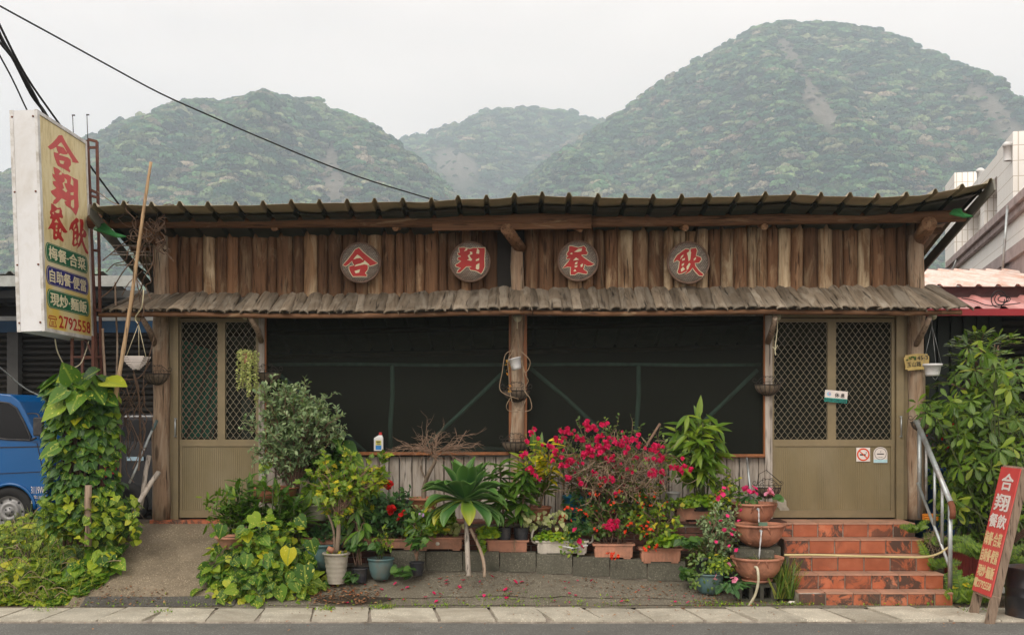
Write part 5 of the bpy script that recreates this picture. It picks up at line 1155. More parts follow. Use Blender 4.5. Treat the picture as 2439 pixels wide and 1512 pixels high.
m.build('dead_stem', MT['vine'], t)
leaves(t, [(P(U(1205, 1216), U(855, 945), 11.42), rdir(-.4), rdir(), U(.02, .04)) for _ in range(16)], 'oval', MT['petal_orange'] if False else leafmat('golden_dry_leaf', [(0, (.45, .16, .02)), (.5, (.55, .32, .03)), (1, (.3, .13, .05))]))
# white pot at the right post
c = P(2221, 872, 11.45); t = thing('hanging_pot', c, 'white hanging pot of dry soil beside the house number plaque', 'hanging pot')
m = MB(); m.lathe(c+V(0, 0, -.1), [(0, 0), (.066, 0), (.072, .02), (.086, .1), (.098, .1), (.100, .125), (.086, .125), (.08, .10), (0, .10)], 24); m.build('pot', MT['white'], t)
m = MB(); m.disc(c+V(0, 0, .012), .082); m.build('soil', MT['potsoil'], t); top = P(2220, 775, 11.45); cords(t, top, [c+V(-.095, 0, .02), c+V(.095, 0, .02), c+V(0, -.09, .02)], .002, 'galv')
m = MB(); m.tube([P(2219, 753, 11.45), top], .003, 5); m.tube(smooth_path([c+V(-.08, -.05, 0), c+V(0, -.1, -.05), c+V(.06, -.06, -.02)], 4), .0015, 4); m.tube(smooth_path([c+V(-.02, -.03, -.1), c+V(.02, -.03, -.14), c+V(.05, -.03, -.09)], 4), .002, 4); m.build('wire', MT['galv'], t); hook_disc(P(2222, 752, 11.5), t)
t = thing('door_pull_string', P(1850, 760, 11.5), 'white cord with a knot hanging left of the right door', 'cord'); hook_disc(P(1851, 754, 11.5), t)
m = MB(); m.tube(smooth_path([P(1852, 760, 11.45), P(1851, 790, 11.45), P(1846, 830, 11.45), P(1848, 846, 11.45)], 3), .005, 5); m.tube([P(1840, 826, 11.45), P(1847, 832, 11.44), P(1852, 822, 11.45)], .004, 5); m.build('cord', MT['cream'], t)
# ================================================================ SMALL SIGNS
# house number plaque
c = P(2183, 862, 11.62); t = thing('house_number_plaque', c, 'yellow wavy wooden plaque reading 145-3 玉山路 on the right post', 'plaque')
m = MB(); pol = []
w, h = 58*11.62/FPX/2, 38*11.62/FPX/2
for k in range(40):
    a = 2*math.pi*k/40; cx_ = math.copysign(abs(math.cos(a))**.35, math.cos(a)); cz_ = math.copysign(abs(math.sin(a))**.35, math.sin(a)); s = 1+.04*math.sin(a*9); pol.append((cx_*w*s, cz_*h*s))
rp = Matrix.Rotation(math.radians(-4), 3, 'Y')
m.prism(pol, lambda a, b, d: c+rp @ V(a, -.012+d, b), .016); fixn(m.build('board', plain('plaque_yellow', (.50, .38, .13), .6, .2, 12, .1, dirt=(.3, .2, .08)), t))
uu, ww = rp @ XR, rp @ ZU
lettering(t, '145-3', c+V(-.015, -.012, .018), uu, ww, .13, .042, MT['black'], bold=.01); lettering(t, '玉山路', c+V(-.105, -.012, -.055), uu, ww, .15, .052, MT['black'], bold=.012)
leaves(t, [(c+V(-.055+U(-.045, .045), -.018, .032+U(-.02, .02)), rdir(), V(0, -1, .1), .028) for _ in range(14)], 'oval', MT['L_ivy'], stuffname='painted_relief_leaf')
# close sign
c = P(1991, 944, 11.72); t = thing('door_sign', c, 'small tilted white and teal 休息 close sign on the right door', 'sign'); rp = Matrix.Rotation(math.radians(5), 3, 'Y'); w, h = 54*11.72/FPX, 28*11.72/FPX
def rbox(name, x0, x1, z0, z1, y0, y1, mat):
    m = MB(); vs = [c+rp @ V(x, y, z) for x in (x0, x1) for y in (y0, y1) for z in (z0, z1)]; m.add(vs, [(0, 1, 3, 2), (4, 6, 7, 5), (0, 4, 5, 1), (2, 3, 7, 6), (0, 2, 6, 4), (1, 5, 7, 3)]); return m.build(name, mat, t)
rbox('plate', -w/2, w/2, -h*.15, h/2, -.006, 0, MT['letterwhite']); rbox('plate', -w/2, w/2, -h/2, -h*.15, -.0065, 0, plain('teal', (.02, .30, .25), .4))
lettering(t, '休·息', c+rp @ V(-.015, -.007, -h*.06), rp @ XR, rp @ ZU, .105, .045, MT['black'], bold=.015); lettering(t, 'E·CLOSE·CLOSE·CLOSE', c+rp @ V(-w*.48, -.007, -h*.44), rp @ XR, rp @ ZU, w*.95, h*.22, MT['black'], bold=.01)
m = MB(); m.lathe(c+rp @ V(-w*.32, -.008, h*.17), [(0, .001), (h*.18, 0)], 16, rot=Matrix.Rotation(math.radians(90), 3, 'X')); m.lathe(c+rp @ V(-w*.30, -.0095, h*.2), [(0, .001), (h*.08, 0)], 12, rot=Matrix.Rotation(math.radians(90), 3, 'X'), mi=1); m.build('emblem', [plain('pale_blue', (.25, .45, .6)), MT['petal_light']], t)
# stickers
c = P(2056, 1082, 11.75); w = 33*11.75/FPX; t = thing('no_smoking_sticker', c, 'square white sticker with red no smoking ring on the right door', 'sticker')
m = MB(); m.box(c, (w, .003, w)); m.build('card', MT['letterwhite'], t)
def ring(m, c, r0, r1, y, n=32): m.add([c+V(math.cos(2*math.pi*k/n)*r, -y, math.sin(2*math.pi*k/n)*r) for r in (r0, r1) for k in range(n)], [(k, (k+1) % n, n+(k+1) % n, n+k) for k in range(n)])
m = MB(); ring(m, c, w*.36, w*.46, .003); m.bar(c+V(-w*.28, -.004, w*.26), c+V(w*.28, -.004, -w*.26), w*.07, .001, up=(0, 1, 0)); m.build('prohibition_ring', MT['petal_orange'], t)
m = MB(); m.box(c+V(-.005, -.0028, -.002), (w*.42, .001, w*.10)); m.tube([c+V(w*.2, -.003, .008), c+V(w*.24, -.003, .02), c+V(w*.18, -.003, .03)], .002, 4); m.build('cigarette', MT['black'], t)
c = P(2097, 1082, 11.75); t = thing('arched_sticker', c, 'arched white and pale blue sticker with a smoking face, beside the red ring', 'sticker'); w = 33*11.75/FPX
pol = [(-w/2, -w*.6), (w/2, -w*.6), (w/2, w*.1)]+[(math.cos(a)*w/2, w*.1+math.sin(a)*w*.45) for a in [math.pi*k/12 for k in range(1, 12)]]+[(-w/2, w*.1)]
m = MB(); m.prism(pol, lambda a, b, d: c+V(a, -.002+d, b), .002); fixn(m.build('card', MT['letterwhite'], t)); m = MB(); m.box(c+V(0, -.0028, -w*.47), (w*.98, .001, w*.22)); m.build('pale_blue_band', plain('pale_cyan', (.40, .62, .68)), t)
m = MB(); ring(m, c+V(0, 0, w*.06), w*.40, w*.43, .003); m.box(c+V(0, -.003, w*.04), (w*.5, .001, w*.07)); m.tube([c+V(-w*.15, -.003, -w*.18), c+V(0, -.003, -w*.21), c+V(w*.15, -.003, -w*.18)], .0015, 4); m.tube([c+V(w*.05, -.003, w*.12), c+V(-w*.02, -.003, w*.2), c+V(w*.06, -.003, w*.28)], .0015, 4); m.build('face_drawing', MT['black'], t)
# bottle on the sill
c = P(902, 1073, 11.72); t = thing('bottle', c, 'white square bottle with yellow and blue label and red cap on the sill', 'bottle'); w = .048
m = MB(); m.bbox(c.x-w, c.x+w, 11.70, 11.75, c.z, c.z+.135); m.add([(c.x-w, 11.70, c.z+.135), (c.x+w, 11.70, c.z+.135), (c.x+w, 11.75, c.z+.135), (c.x-w, 11.75, c.z+.135), (c.x+.0, 11.71, c.z+.165), (c.x+.036, 11.71, c.z+.165), (c.x+.036, 11.74, c.z+.165), (c.x+.0, 11.74, c.z+.165)], [(0, 1, 5, 4), (1, 2, 6, 5), (2, 3, 7, 6), (3, 0, 4, 7), (4, 5, 6, 7)]); m.build('body', MT['white'], t)
m = MB(); m.lathe((c.x+.018, 11.725, c.z+.165), [(.017, 0), (.017, .03), (0, .031)], 12); m.build('cap', MT['red'], t)
m = MB(); m.box((c.x, 11.6985, c.z+.085), (.06, .001, .05)); lb = m.build('label', plain('label_yellow', (.55, .52, .12)), t); m = MB(); m.box((c.x, 11.6985, c.z+.035), (.06, .001, .045)); m.build('label', plain('label_blue', (.03, .20, .50)), t)
m = MB(); m.box((c.x, 11.6975, c.z+.095), (.045, .001, .012)); m.box((c.x, 11.6975, c.z+.075), (.038, .001, .008)); m.build('print', MT['black'], t)

# ================================================================ LEANING RED BOARD, DRUM
bd = thing('leaning_board_sign', (4.1, 9.85, 0), 'narrow red board sign with white and yellow characters on wooden legs, leaning right', 'sign')
ffoot, ftop, ntop = P(2301, 1462, 10.08), P(2385, 1111, 10.2), P(2431, 1116, 9.78); nfoot = ffoot+(ntop-ftop); nfoot.z = 0
fb = ffoot.lerp(ftop, .165); nb = fb+(ntop-ftop); uB = (ntop-ftop).normalized(); wB = ((ftop-fb)+(ntop-nb)).normalized(); nB = uB.cross(wB).normalized()
m = MB(); m.add([fb, nb, ntop, ftop]+[q-nB*.01 for q in (fb, nb, ntop, ftop)], [(0, 1, 2, 3), (7, 6, 5, 4), (0, 4, 5, 1), (1, 5, 6, 2), (2, 6, 7, 3), (3, 7, 4, 0)]); m.build('board', MT['boardred'], bd)
m = MB()
for a, b in ((ffoot-V(0, 0, .02), ftop), (nfoot-V(0, 0, .02), ntop)): m.bar(a-nB*.05-(uB*.02 if b == ntop else -uB*.02), b-nB*.05-(uB*.02 if b == ntop else -uB*.02), .045, .075, up=nB)
m.build('leg', MT['stick'], bd); m = MB(); m.bar(ftop-nB*.05, ntop-nB*.05, .04, .08, up=nB); m.bar(fb-nB*.05, nb-nB*.05, .04, .07, up=nB); m.build('crossbar', MT['stick'], bd)
BW_ = (nb-fb).length; BH_ = (ftop-fb).length
def BP(u, v): return fb.lerp(nb, u).lerp(ftop.lerp(ntop, u), 1-v)
def btext(s, u0, v0, u1, v1, mat, bold=.03): lettering(bd, s, BP(u0, v1), uB, wB, BW_*(u1-u0), BH_*(v1-v0), mat, off=.002, bold=bold)
btext('合', .22, .05, .80, .18, MT['letterwhite']); btext('翔', .14, .215, .84, .345, MT['letterwhite']); btext('餐飲', .06, .375, .92, .48, MT['letterwhite'])
btext('梅餐·合菜', .04, .52, .92, .625, MT['letteryellow']); btext('自助餐·便當', .05, .655, .93, .755, MT['letteryellow']); btext('現炒·麵飯', .07, .785, .93, .875, MT['letteryellow']); btext('電2792558', .03, .895, .93, .965, MT['letteryellow'])
c = V(4.66, 9.92, .0); t = thing('metal_drum', c, 'dark dented steel drum at the roadside, cut by the right picture edge', 'drum')
m = MB(); m.lathe(c, [(.0, 0), (.215, 0), (.22, .01), (.214, .03), (.214, .19), (.220, .20), (.214, .21), (.214, .27), (.220, .28), (.214, .29), (.214, .43), (.222, .44), (.222, .455), (.205, .455), (.20, .06), (0, .06)], 36); m.build('shell', plain('drum_steel', (.055, .055, .062), .35, .3, 6, .05, metal=.6, dirt=(.10, .055, .035)), t)

# ================================================================ NEIGHBOURS
# left shop
ls = thing('shuttered_shop', (-9, 16, .4), 'dark shop with roller shutters and a gray sheet roof at the left', 'building'); XL = -13.5
X_R = XP(384, 14.2)-.1
m = MB(); m.bbox(XL, -4.6, 16.0, 16.15, .35, 3.4); m.build('wall', MT['dark_int'], ls)
m = MB(); m.bbox(XL, -4.6, 15.9, 15.98, ZP(792, 15.9), ZP(764, 15.9)); m.build('blue_beam', MT['bluebeam'], ls)
for (a, b) in ((-160, 24), (52, 368)):
    z = .36; 
    while z < ZP(792, 15.95)-.05:
        m = MB(); xa, xb = XP(a, 15.95), XP(b, 15.95); m.add([(xa, 15.96, z), (xb, 15.96, z), (xb, 15.93, z+.03), (xa, 15.93, z+.03), (xb, 15.925, z+.062), (xa, 15.925, z+.062), (xb, 15.955, z+.082), (xa, 15.955, z+.082)], [(0, 1, 2, 3), (3, 2, 4, 5), (5, 4, 6, 7)]); m.build('shutter_slat', MT['shutter'], ls); z += .083
m = MB(); m.bbox(XP(24, 15.9), XP(50, 15.9), 15.8, 16.0, .36, ZP(792, 15.9)); m.build('pillar', MT['pillar'], ls)
m = MB(); vs = []; xs2 = []; x = XL
while x < -5.4: xs2 += [(x, 0), (x+.10, 0), (x+.13, .035), (x+.17, .035)]; x += .20
for y, z in ((14.4, 3.66), (16.0, 3.40), (19, 3.2)):
    for xx, dz in xs2: vs.append((xx, y, z+dz))
n = len(xs2); m.add(vs, [(j*n+i, j*n+i+1, (j+1)*n+i+1, (j+1)*n+i) for j in range(2) for i in range(n-1)]); ro2 = m.build('roof_sheet', MT['undersheet'], ls); ro2.modifiers.new('thickness', 'SOLIDIFY').thickness = .004
m = MB(); m.bbox(XL, -4.9, 14.42, 14.47, 3.50, 3.64); m.build('fascia', MT['fascia'], ls)
for y in (14.9, 15.5): m = MB(); m.bbox(XL, -4.9, y, y+.08, 3.40, 3.50); m.build('purlin', MT['pillar'], ls)
m = MB(); m.bbox(XL, -4.9, 15.2, 15.26, 3.12, 3.18); m.build('gutter_pipe', MT['fascia'], ls)
# right shop
rs = thing('red_roofed_shop', (6, 13.6, .4), 'dark green walled shop with two tiers of red sheet roof at the right', 'building')
m = MB(); x = XP(2200, 13.6)
while x < XP(2385, 13.6): m.bbox(x, x+.13, 13.56, 13.7, .36, 3.05); m.bbox(x+.13, x+.16, 13.6, 13.7, .36, 3.05); x += .16
m.build('ribbed_wall', MT['shutter_dark'], rs)
z = .36
while z < 3.0:
    m = MB(); xa, xb = XP(2385, 13.7), 11.5; m.add([(xa, 13.72, z), (xb, 13.72, z), (xb, 13.68, z+.03), (xa, 13.68, z+.03), (xb, 13.675, z+.07), (xa, 13.675, z+.07), (xb, 13.715, z+.09), (xa, 13.715, z+.09)], [(0, 1, 2, 3), (3, 2, 4, 5), (5, 4, 6, 7)]); m.build('shutter_slat', MT['shutter'], rs); z += .091
m = MB(); m.bbox(4.6, 12, 13.75, 20, .36, 3.2); m.build('back_wall', MT['dark_int'], rs)
def ribroof(name, x0, x1, y0, z0, y1, z1, pitch, mat, parent):
    m = MB(); xs3 = []; x = x0
    while x < x1: xs3 += [(x, 0), (x+pitch*.62, 0), (x+pitch*.72, .03), (x+pitch*.86, .03)]; x += pitch
    n = len(xs3); vs = [(xx, y, z+dz) for y, z in ((y0, z0), ((y0+y1)/2, (z0+z1)/2), (y1, z1)) for xx, dz in xs3]; m.add(vs, [(j*n+i, j*n+i+1, (j+1)*n+i+1, (j+1)*n+i) for j in range(2) for i in range(n-1)]); o = m.build(name, mat, parent); o.modifiers.new('thickness', 'SOLIDIFY').thickness = .004; return o
ribroof('lower_roof', XP(2206, 12.9), 12, 12.75, ZP(735, 12.75), 13.6, ZP(708, 13.6), .30, MT['redroof'], rs)
m = MB(); m.bbox(XP(2206, 12.7), 12, 12.66, 12.76, ZP(752, 12.7), ZP(736, 12.7)); m.build('gutter', MT['redgutter'], rs)
m = MB(); m.bbox(XP(2200, 13.7), 12, 13.62, 13.72, 3.16, ZP(684, 13.7)); m.build('upper_wall', plain('dark_fascia', (.085, .045, .045), .7), rs)
ribroof('upper_roof', XP(2200, 13.5), 13, 13.5, ZP(682, 13.5), 16.6, ZP(644, 16.6), .24, MT['paleroof'], rs)
m = MB(); m.bbox(XP(2202, 16.6), 13.5, 16.58, 16.7, ZP(647, 16.6)-.04, ZP(641, 16.6)); m.build('ridge_cap', MT['mauve'], rs)
t_ = MB(); pts = []
for k in range(60):
    a = k/59*6.28*3.3; pts.append(P(2385+math.cos(a)*(18-k*.1)+k*.35-10, 712+math.sin(a)*(14 if k > 18 else 20)*(.5 if k > 30 else 1), 12.72))
t_.tube(pts, .006, 5); t_.tube(smooth_path([P(2290, 710, 12.72), P(2320, 716, 12.7), P(2360, 728, 12.7), P(2430, 722, 12.7)], 4), .006, 5); tag(t_.build('wire_coil', MT['cable']), 'loose loops of black wire lying on the lower red roof', 'wire coil')
# white tiled building, turned
wb = thing('white_tiled_building', (8.5, 19, .3), 'white tiled building with mauve sloping cornices behind the red roofs', 'building')
nd = Vector((.247, 1, 0)).normalized(); nl = Vector((-nd.y, nd.x, 0)); Pn = Vector((XP(2439, 16), 16, 0))
def WB(t, o, z): q = Pn+nd*t+nl*o; return Vector((q.x, q.y, z))
def wbox(mb, t0, t1, o0, o1, z0, z1):
    vs = [WB(t, o, z) for t in (t0, t1) for o in (o0, o1) for z in (z0, z1)]; mb.add(vs, [(0, 1, 3, 2), (4, 6, 7, 5), (0, 4, 5, 1), (2, 3, 7, 6), (0, 2, 6, 4), (1, 5, 7, 3)])
m = MB(); wbox(m, -4, 6.9, -5, 0, .3, 4.86); m.build('lower_wall', MT['wtile'], wb)
m = MB(); wbox(m, -4, 7.0, -.3, .14, 4.86, 4.98); wbox(m, -4, 6.95, -.3, .08, 4.76, 4.86); wbox(m, -4, 4.4, -.3, .12, 4.12, 4.30); wbox(m, -4, 4.2, -.3, .06, 3.6, 4.12); m.build('cornice', MT['mauve'], wb)
m = MB(); wbox(m, 2.2, 6.6, -5, -.35, 4.9, 6.1); wbox(m, .9, 2.2, -5, -.02, 4.9, 6.15); wbox(m, -4, .9, -5, -.5, 4.9, 6.05); wbox(m, 5.9, 7.2, -5, .12, 4.9, 6.6); wbox(m, 3.9, 4.3, -.36, -.1, 4.9, 6.0); wbox(m, 2.2, 6.6, -.36, -.02, 5.75, 6.1); m.build('upper_wall', MT['wtile'], wb)
for t0, t1 in ((2.35, 3.8), (4.4, 5.8)):
    m = MB(); wbox(m, t0, t1, -.36, -.30, 5.05, 5.72); m.build('window', plain('window_panel_white', (.6, .58, .54), .6), wb)
m = MB(); wbox(m, -2, .6, -.52, -.45, 5.1, 5.7); m.build('window', MT['glass'], wb)
for px, py, Y in ((2335, 408, 20), (2400, 350, 17)): m = MB(); m.lathe(P(px, py+18, Y), [(.06, -.1), (.06, .12), (.075, .12), (.075, .16), (.04, .19), (0, .2)], 12); m.build('vent_pipe', MT['white'], wb)
c = P(2430, 346, 17.6); t = thing('water_tank', c+V(.4, 0, -.2), 'shiny round steel water tank on the white building roof', 'water tank'); m = MB(); m.lathe(c+V(.35, 0, -.45), [(.42, 0), (.42, .42), (.38, .47), (.2, .53), (0, .55)], 28); m.build('body', MT['chrome'], t)
for (x0, y0, x1, y1, Y) in ((2400, 490, 2388, 640, 15.6), (2290, 590, 2265, 650, 21.5)):
    m = MB(); m.tube([P(x0, y0, Y), P(x1, y1, Y)], .018, 6); m.build('conduit', MT['galv'], wb)

# ================================================================ VEHICLES
vb = thing('blue_van', (-7.3, 13.9, .39), 'bright blue pickup van with white lettering 3119WK, nose cut by leafy vine', 'van'); YV = 13.1; G0 = .385
def vp(px, py): q = P(px, py, YV); return (q.x, q.z)
body = [(-420, 1232), (-420, 1085), (-250, 1060), (-250, 948), (-160, 938), (0, 937), (26, 940), (46, 956), (62, 985), (84, 1030), (100, 1060), (110, 1100), (113, 1150), (114, 1200), (113, 1228), (104, 1240), (92, 1240), (88, 1222), (80, 1195), (66, 1172), (48, 1158), (24, 1152), (0, 1156), (-20, 1172), (-32, 1196), (-36, 1232)]
hole = [(-120, 962), (0, 957), (22, 960), (40, 972), (58, 1005), (74, 1040), (72, 1048), (20, 1046), (-40, 1040), (-120, 1040)]
pol = [vp(*q) for q in body]
m = MB(); m.prism(pol, lambda a, b, d: V(a, YV+d+.0, b), 1.38); bo = fixn(m.build('body', MT['vanblue'], vb)); bv = bo.modifiers.new('edge', 'BEVEL'); bv.width = .03; bv.segments = 3; bv.limit_method = 'ANGLE'
m = MB(); m.prism([vp(*q) for q in hole], lambda a, b, d: V(a, YV-.006+d, b), .005); fixn(m.build('side_window', MT['glass'], vb))
m = MB(); hp = [vp(*q) for q in hole]
m.tube([V(a, YV-.008, b) for a, b in hp+hp[:1]], .012, 6); m.build('window_seal', MT['blackpot'], vb)
m = MB(); m.bar(P(-120, 1133, YV-.003), P(112, 1122, YV-.003), .012, .006); m.bar(P(88, 1055, YV-.003), P(104, 1130, YV-.003), .008, .006); m.bar(P(-60, 1050, YV-.003), P(-60, 1200, YV-.003), .008, .006); m.bar(P(-120, 1068, YV-.003), P(95, 1063, YV-.003), .006, .012); m.build('door_seam', MT['carblack'], vb)
m = MB(); m.tube([P(84+6*math.cos(a)*0-(60)*(1-math.cos(a))*1.0, 1212-60*math.sin(a), YV-.005) for a in [math.pi*k/14 for k in range(15)]], .022, 6); m.build('wheel_arch', MT['vanblue'], vb)
m = MB(); m.lathe(P(26, 1216, YV+.26), [(0, -.1), (.31, -.1), (.31, .1), (0, .1)], 30, rot=Matrix.Rotation(math.radians(90), 3, 'X')); m.build('wheel_well', MT['dark_int'], vb)
for px in (26, -430):
    w_ = bpy.data.objects.new('wheel', None); col.objects.link(w_); w_.parent = vb; cw_ = P(px, 1218, YV+.06); cw_.z = G0+.29; w_.location = cw_-Vector(vb.location); rX = Matrix.Rotation(math.radians(90), 3, 'X')
    m = MB(); m.lathe(cw_, [(.17, -.06), (.19, .055), (.27, .06), (.288, .045), (.292, 0), (.292, -.1), (.2, -.12)], 36, rot=rX); m.build('tyre', MT['tyre'], w_)
    m = MB(); m.lathe(cw_, [(.185, .055), (.175, .05), (.168, .02), (.13, .015), (.12, .05), (.075, .058), (.06, .035), (.055, .06), (.0, .065)], 30, rot=rX)
    m.build('rim', MT['rimsteel'], w_); m = MB()
    for k in range(8): a = 2*math.pi*k/8; m.lathe(cw_+V(math.cos(a)*.145, -.024, math.sin(a)*.145), [(0, .001), (.015, 0)], 8, rot=rX)
    for k in range(5): a = 2*math.pi*k/5; m.lathe(cw_+V(math.cos(a)*.04, -.062, math.sin(a)*.04), [(0, .012), (.008, .01), (.008, 0)], 6, rot=rX)
    m.build('wheel_hole', MT['carblack'], w_)
lettering(vb, '3119WK', V(*[vp(74, 1175)[0], YV-.001, vp(74, 1175)[1]]), XR, ZU, .19, .085, MT['letterwhite'], bold=.0); lettering(vb, '總重2.60公噸', V(vp(74, 1187)[0], YV-.001, vp(74, 1187)[1]), XR, ZU, .18, .04, MT['letterwhite'], bold=.0); lettering(vb, '乘員3人', V(vp(74, 1199)[0], YV-.001, vp(74, 1199)[1]), XR, ZU, .11, .04, MT['letterwhite'], bold=.0)
m = MB(); m.box(P(92, 1016, YV-.12), (.12, .05, .22)); mo = m.build('mirror', MT['blackpot'], vb); mo.modifiers.new('edge', 'BEVEL').width = .015
m = MB(); m.tube(smooth_path([P(66, 985, YV), P(80, 984, YV-.08), P(92, 988, YV-.12), P(93, 1000, YV-.12)], 3), .008, 6); m.tube([P(72, 1048, YV), P(86, 1042, YV-.1)], .012, 6); m.build('mirror_arm', MT['blackpot'], vb)
m = MB(); m.tube([P(108, 1040, YV+.2), P(106, 1020, YV+.1), P(112, 1018, YV+.1)], .006, 5); m.build('aerial', MT['galv'], vb)
m = MB(); m.bbox(vp(104, 0)[0], vp(118, 0)[0]+.01, YV+.05, YV+1.32, ZP(1242, YV), ZP(1205, YV)); m.build('bumper', MT['blackpot'], vb)
# black estate car behind the vine
cb = thing('black_car', (-4.85, 14.9, .39), 'black estate car with red tail lights parked behind the leafy column', 'car'); YC = 14.3
def cp(px, py): q = P(px, py, YC); return q.x, q.z
pl = [(205, 1215), (205, 1120), (215, 1075), (262, 1070), (268, 1055), (282, 995), (292, 986), (430, 986), (455, 1060), (560, 1085), (565, 1215)]
m = MB(); m.prism([cp(*q) for q in pl], lambda a, b, d: V(a, YC+d, b), 1.5); o = fixn(m.build('body', MT['carblack'], cb)); b = o.modifiers.new('edge', 'BEVEL'); b.width = .05; b.segments = 3; b.limit_method = 'ANGLE'
m = MB(); m.prism([cp(*q) for q in [(298, 1000), (420, 1000), (432, 1050), (285, 1050)]], lambda a, b, d: V(a, YC-.006+d, b), .005); fixn(m.build('side_window', MT['glass'], cb))
for x0, x1, y0, y1 in ((262, 278, 1095, 1128), (238, 256, 1112, 1135)): m = MB(); m.bbox(XP(x0, YC), XP(x1, YC), YC-.02, YC+.1, ZP(y1, YC), ZP(y0, YC)); m.build('tail_light', MT['taillight'], cb)
for px in (300, 480): m = MB(); cc_ = P(px, 1215, YC-.01); m.lathe(V(cc_.x, YC+.05, .39+.28), [(0, -.1), (.28, -.1), (.28, .08), (.17, .085), (.16, .06), (0, .06)], 26, rot=Matrix.Rotation(math.radians(90), 3, 'X')); m.build('wheel', MT['tyre'], cb)
m = MB(); m.box(P(322, 1092, YC-.03), (.22, .02, .05)); m.build('trim_strip', plain('pale_blue_plastic', (.35, .5, .6)), cb)
# objects leaning at the left post
def stickthing(name, p0, p1, r, mat, label, cat='stick', tipmat=None, r1=None):
    a, b = P(*p0), P(*p1); t = thing(name, a, label, cat); m = MB(); m.tube([a, a.lerp(b, .3)+V(.006, 0, 0), a.lerp(b, .7)-V(.006, 0, 0), b], [r, r, (r1 or r), r1 or r], 10, wob=.0 if tipmat else .1); m.build('shaft', MT[mat], t)
    if tipmat: m = MB(); m.tube([a.lerp(b, .83), b], r*1.25, 10); m.build('grip', MT[tipmat], t)
stickthing('mop_handle', (308, 1150, 11.25), (374, 1001, 11.58), .013, 'galv', 'pale metal mop handle with dark blue grip leaning on left post', 'handle', 'bluepot')
stickthing('wooden_stick', (333, 1212, 11.3), (355, 1085, 11.5), .024, 'plank', 'pale upright stick leaning behind the mop handle', 'stick')
stickthing('wooden_stick', (316, 1215, 11.2), (378, 1124, 11.5), .026, 'plank', 'thick knotty stick propped across the foot of left post', 'stick')
stickthing('wooden_stub', (209, 1300, 10.85), (211, 1155, 10.85), .034, 'stick', 'rough wooden stump post in front of the leafy vine column', 'post')
# hose across the steps
m = MB(); m.tube(smooth_path([P(1868, 1321, 10.62), P(1900, 1321, 10.62), P(1950, 1321, 10.62), P(2050, 1324, 10.6), P(2150, 1326, 10.6), P(2200, 1326, 10.6), P(2235, 1318, 10.65), P(2262, 1300, 10.7)], 4), .011, 8); tag(m.build('garden_hose', MT['hose']), 'yellow garden hose lying along the middle tiled step', 'hose')
# orange coil, blue tub
m = MB()
for k in range(3): m.tube([P(2216, 1226+k*5, 11.35)+V(math.cos(a)*.07, math.sin(a)*.07, 0) for a in [2*math.pi*i/16 for i in range(17)]], .012, 6)
tag(m.build('rope_coil', MT['orange']), 'orange rope coil at the head of the steps behind the rail', 'rope coil')
c = P(2222, 1200, 12.2); t = thing('blue_tub', V(c.x+.12, 12.5, .42), 'blue plastic tub half hidden behind the handrail', 'tub'); m = MB(); m.lathe(V(c.x+.12, 12.5, .42), [(0, 0), (.22, 0), (.26, .75), (.275, .76), (.275, .79), (.24, .78), (.2, .1), (0, .1)], 24); m.build('body', plain('blue_tub_plastic', (.01, .12, .38), .45), t)
# ================================================================ POTS
def rlathe_pot(t, c, r0, r1, h, mat, lip=.012, lh=.02, soil=True, ribs=0, name='pot'):
    m = MB(); prof = [(0, 0), (r0, 0), (r0+.002, .004)]
    if ribs:
        for k in range(ribs*3+1):
            z = .01+(h-lh-.01)*k/(ribs*3); prof.append((r0+(r1-r0)*z/h-(.004 if k % 3 == 0 else 0), z))
    else: prof += [(r0+(r1-r0)*.5+.002, h*.5)]
    prof += [(r1, h-lh), (r1+lip, h-lh+.003), (r1+lip, h-.003), (r1+lip-.004, h), (r1-.006, h-.002), (r1-.012, h-.03), (0, h-.032)]
    m.lathe(c, prof, 30); m.build(name, mat, t)
    if soil: s = MB(); s.disc(Vector(c)+V(0, 0, h-.025), r1-.01); s.build('soil', MT['potsoil'], t)
def bowlpot(t, c, r, h, mat):
    m = MB(); prof = [(0, 0), (r*.55, 0), (r*.72, h*.15), (r*.90, h*.45), (r*.97, h*.8), (r*.98, h*.9), (r*1.06, h*.92), (r*1.06, h), (r*.96, h), (r*.92, h*.88), (0, h*.86)]
    m.lathe(c, prof, 32); m.build('pot', mat, t); s = MB(); s.disc(Vector(c)+V(0, 0, h*.89), r*.92); s.build('soil', MT['potsoil'], t)
def pot_px(t, cx, ytop, ybot, wtop, Y, mat, taper=.72, **k):
    c = P(cx, ybot, Y); s = Y/FPX; rlathe_pot(t, c, wtop/2*s*taper, wtop/2*s*.93, (ybot-ytop)*s, mat, **k); return c
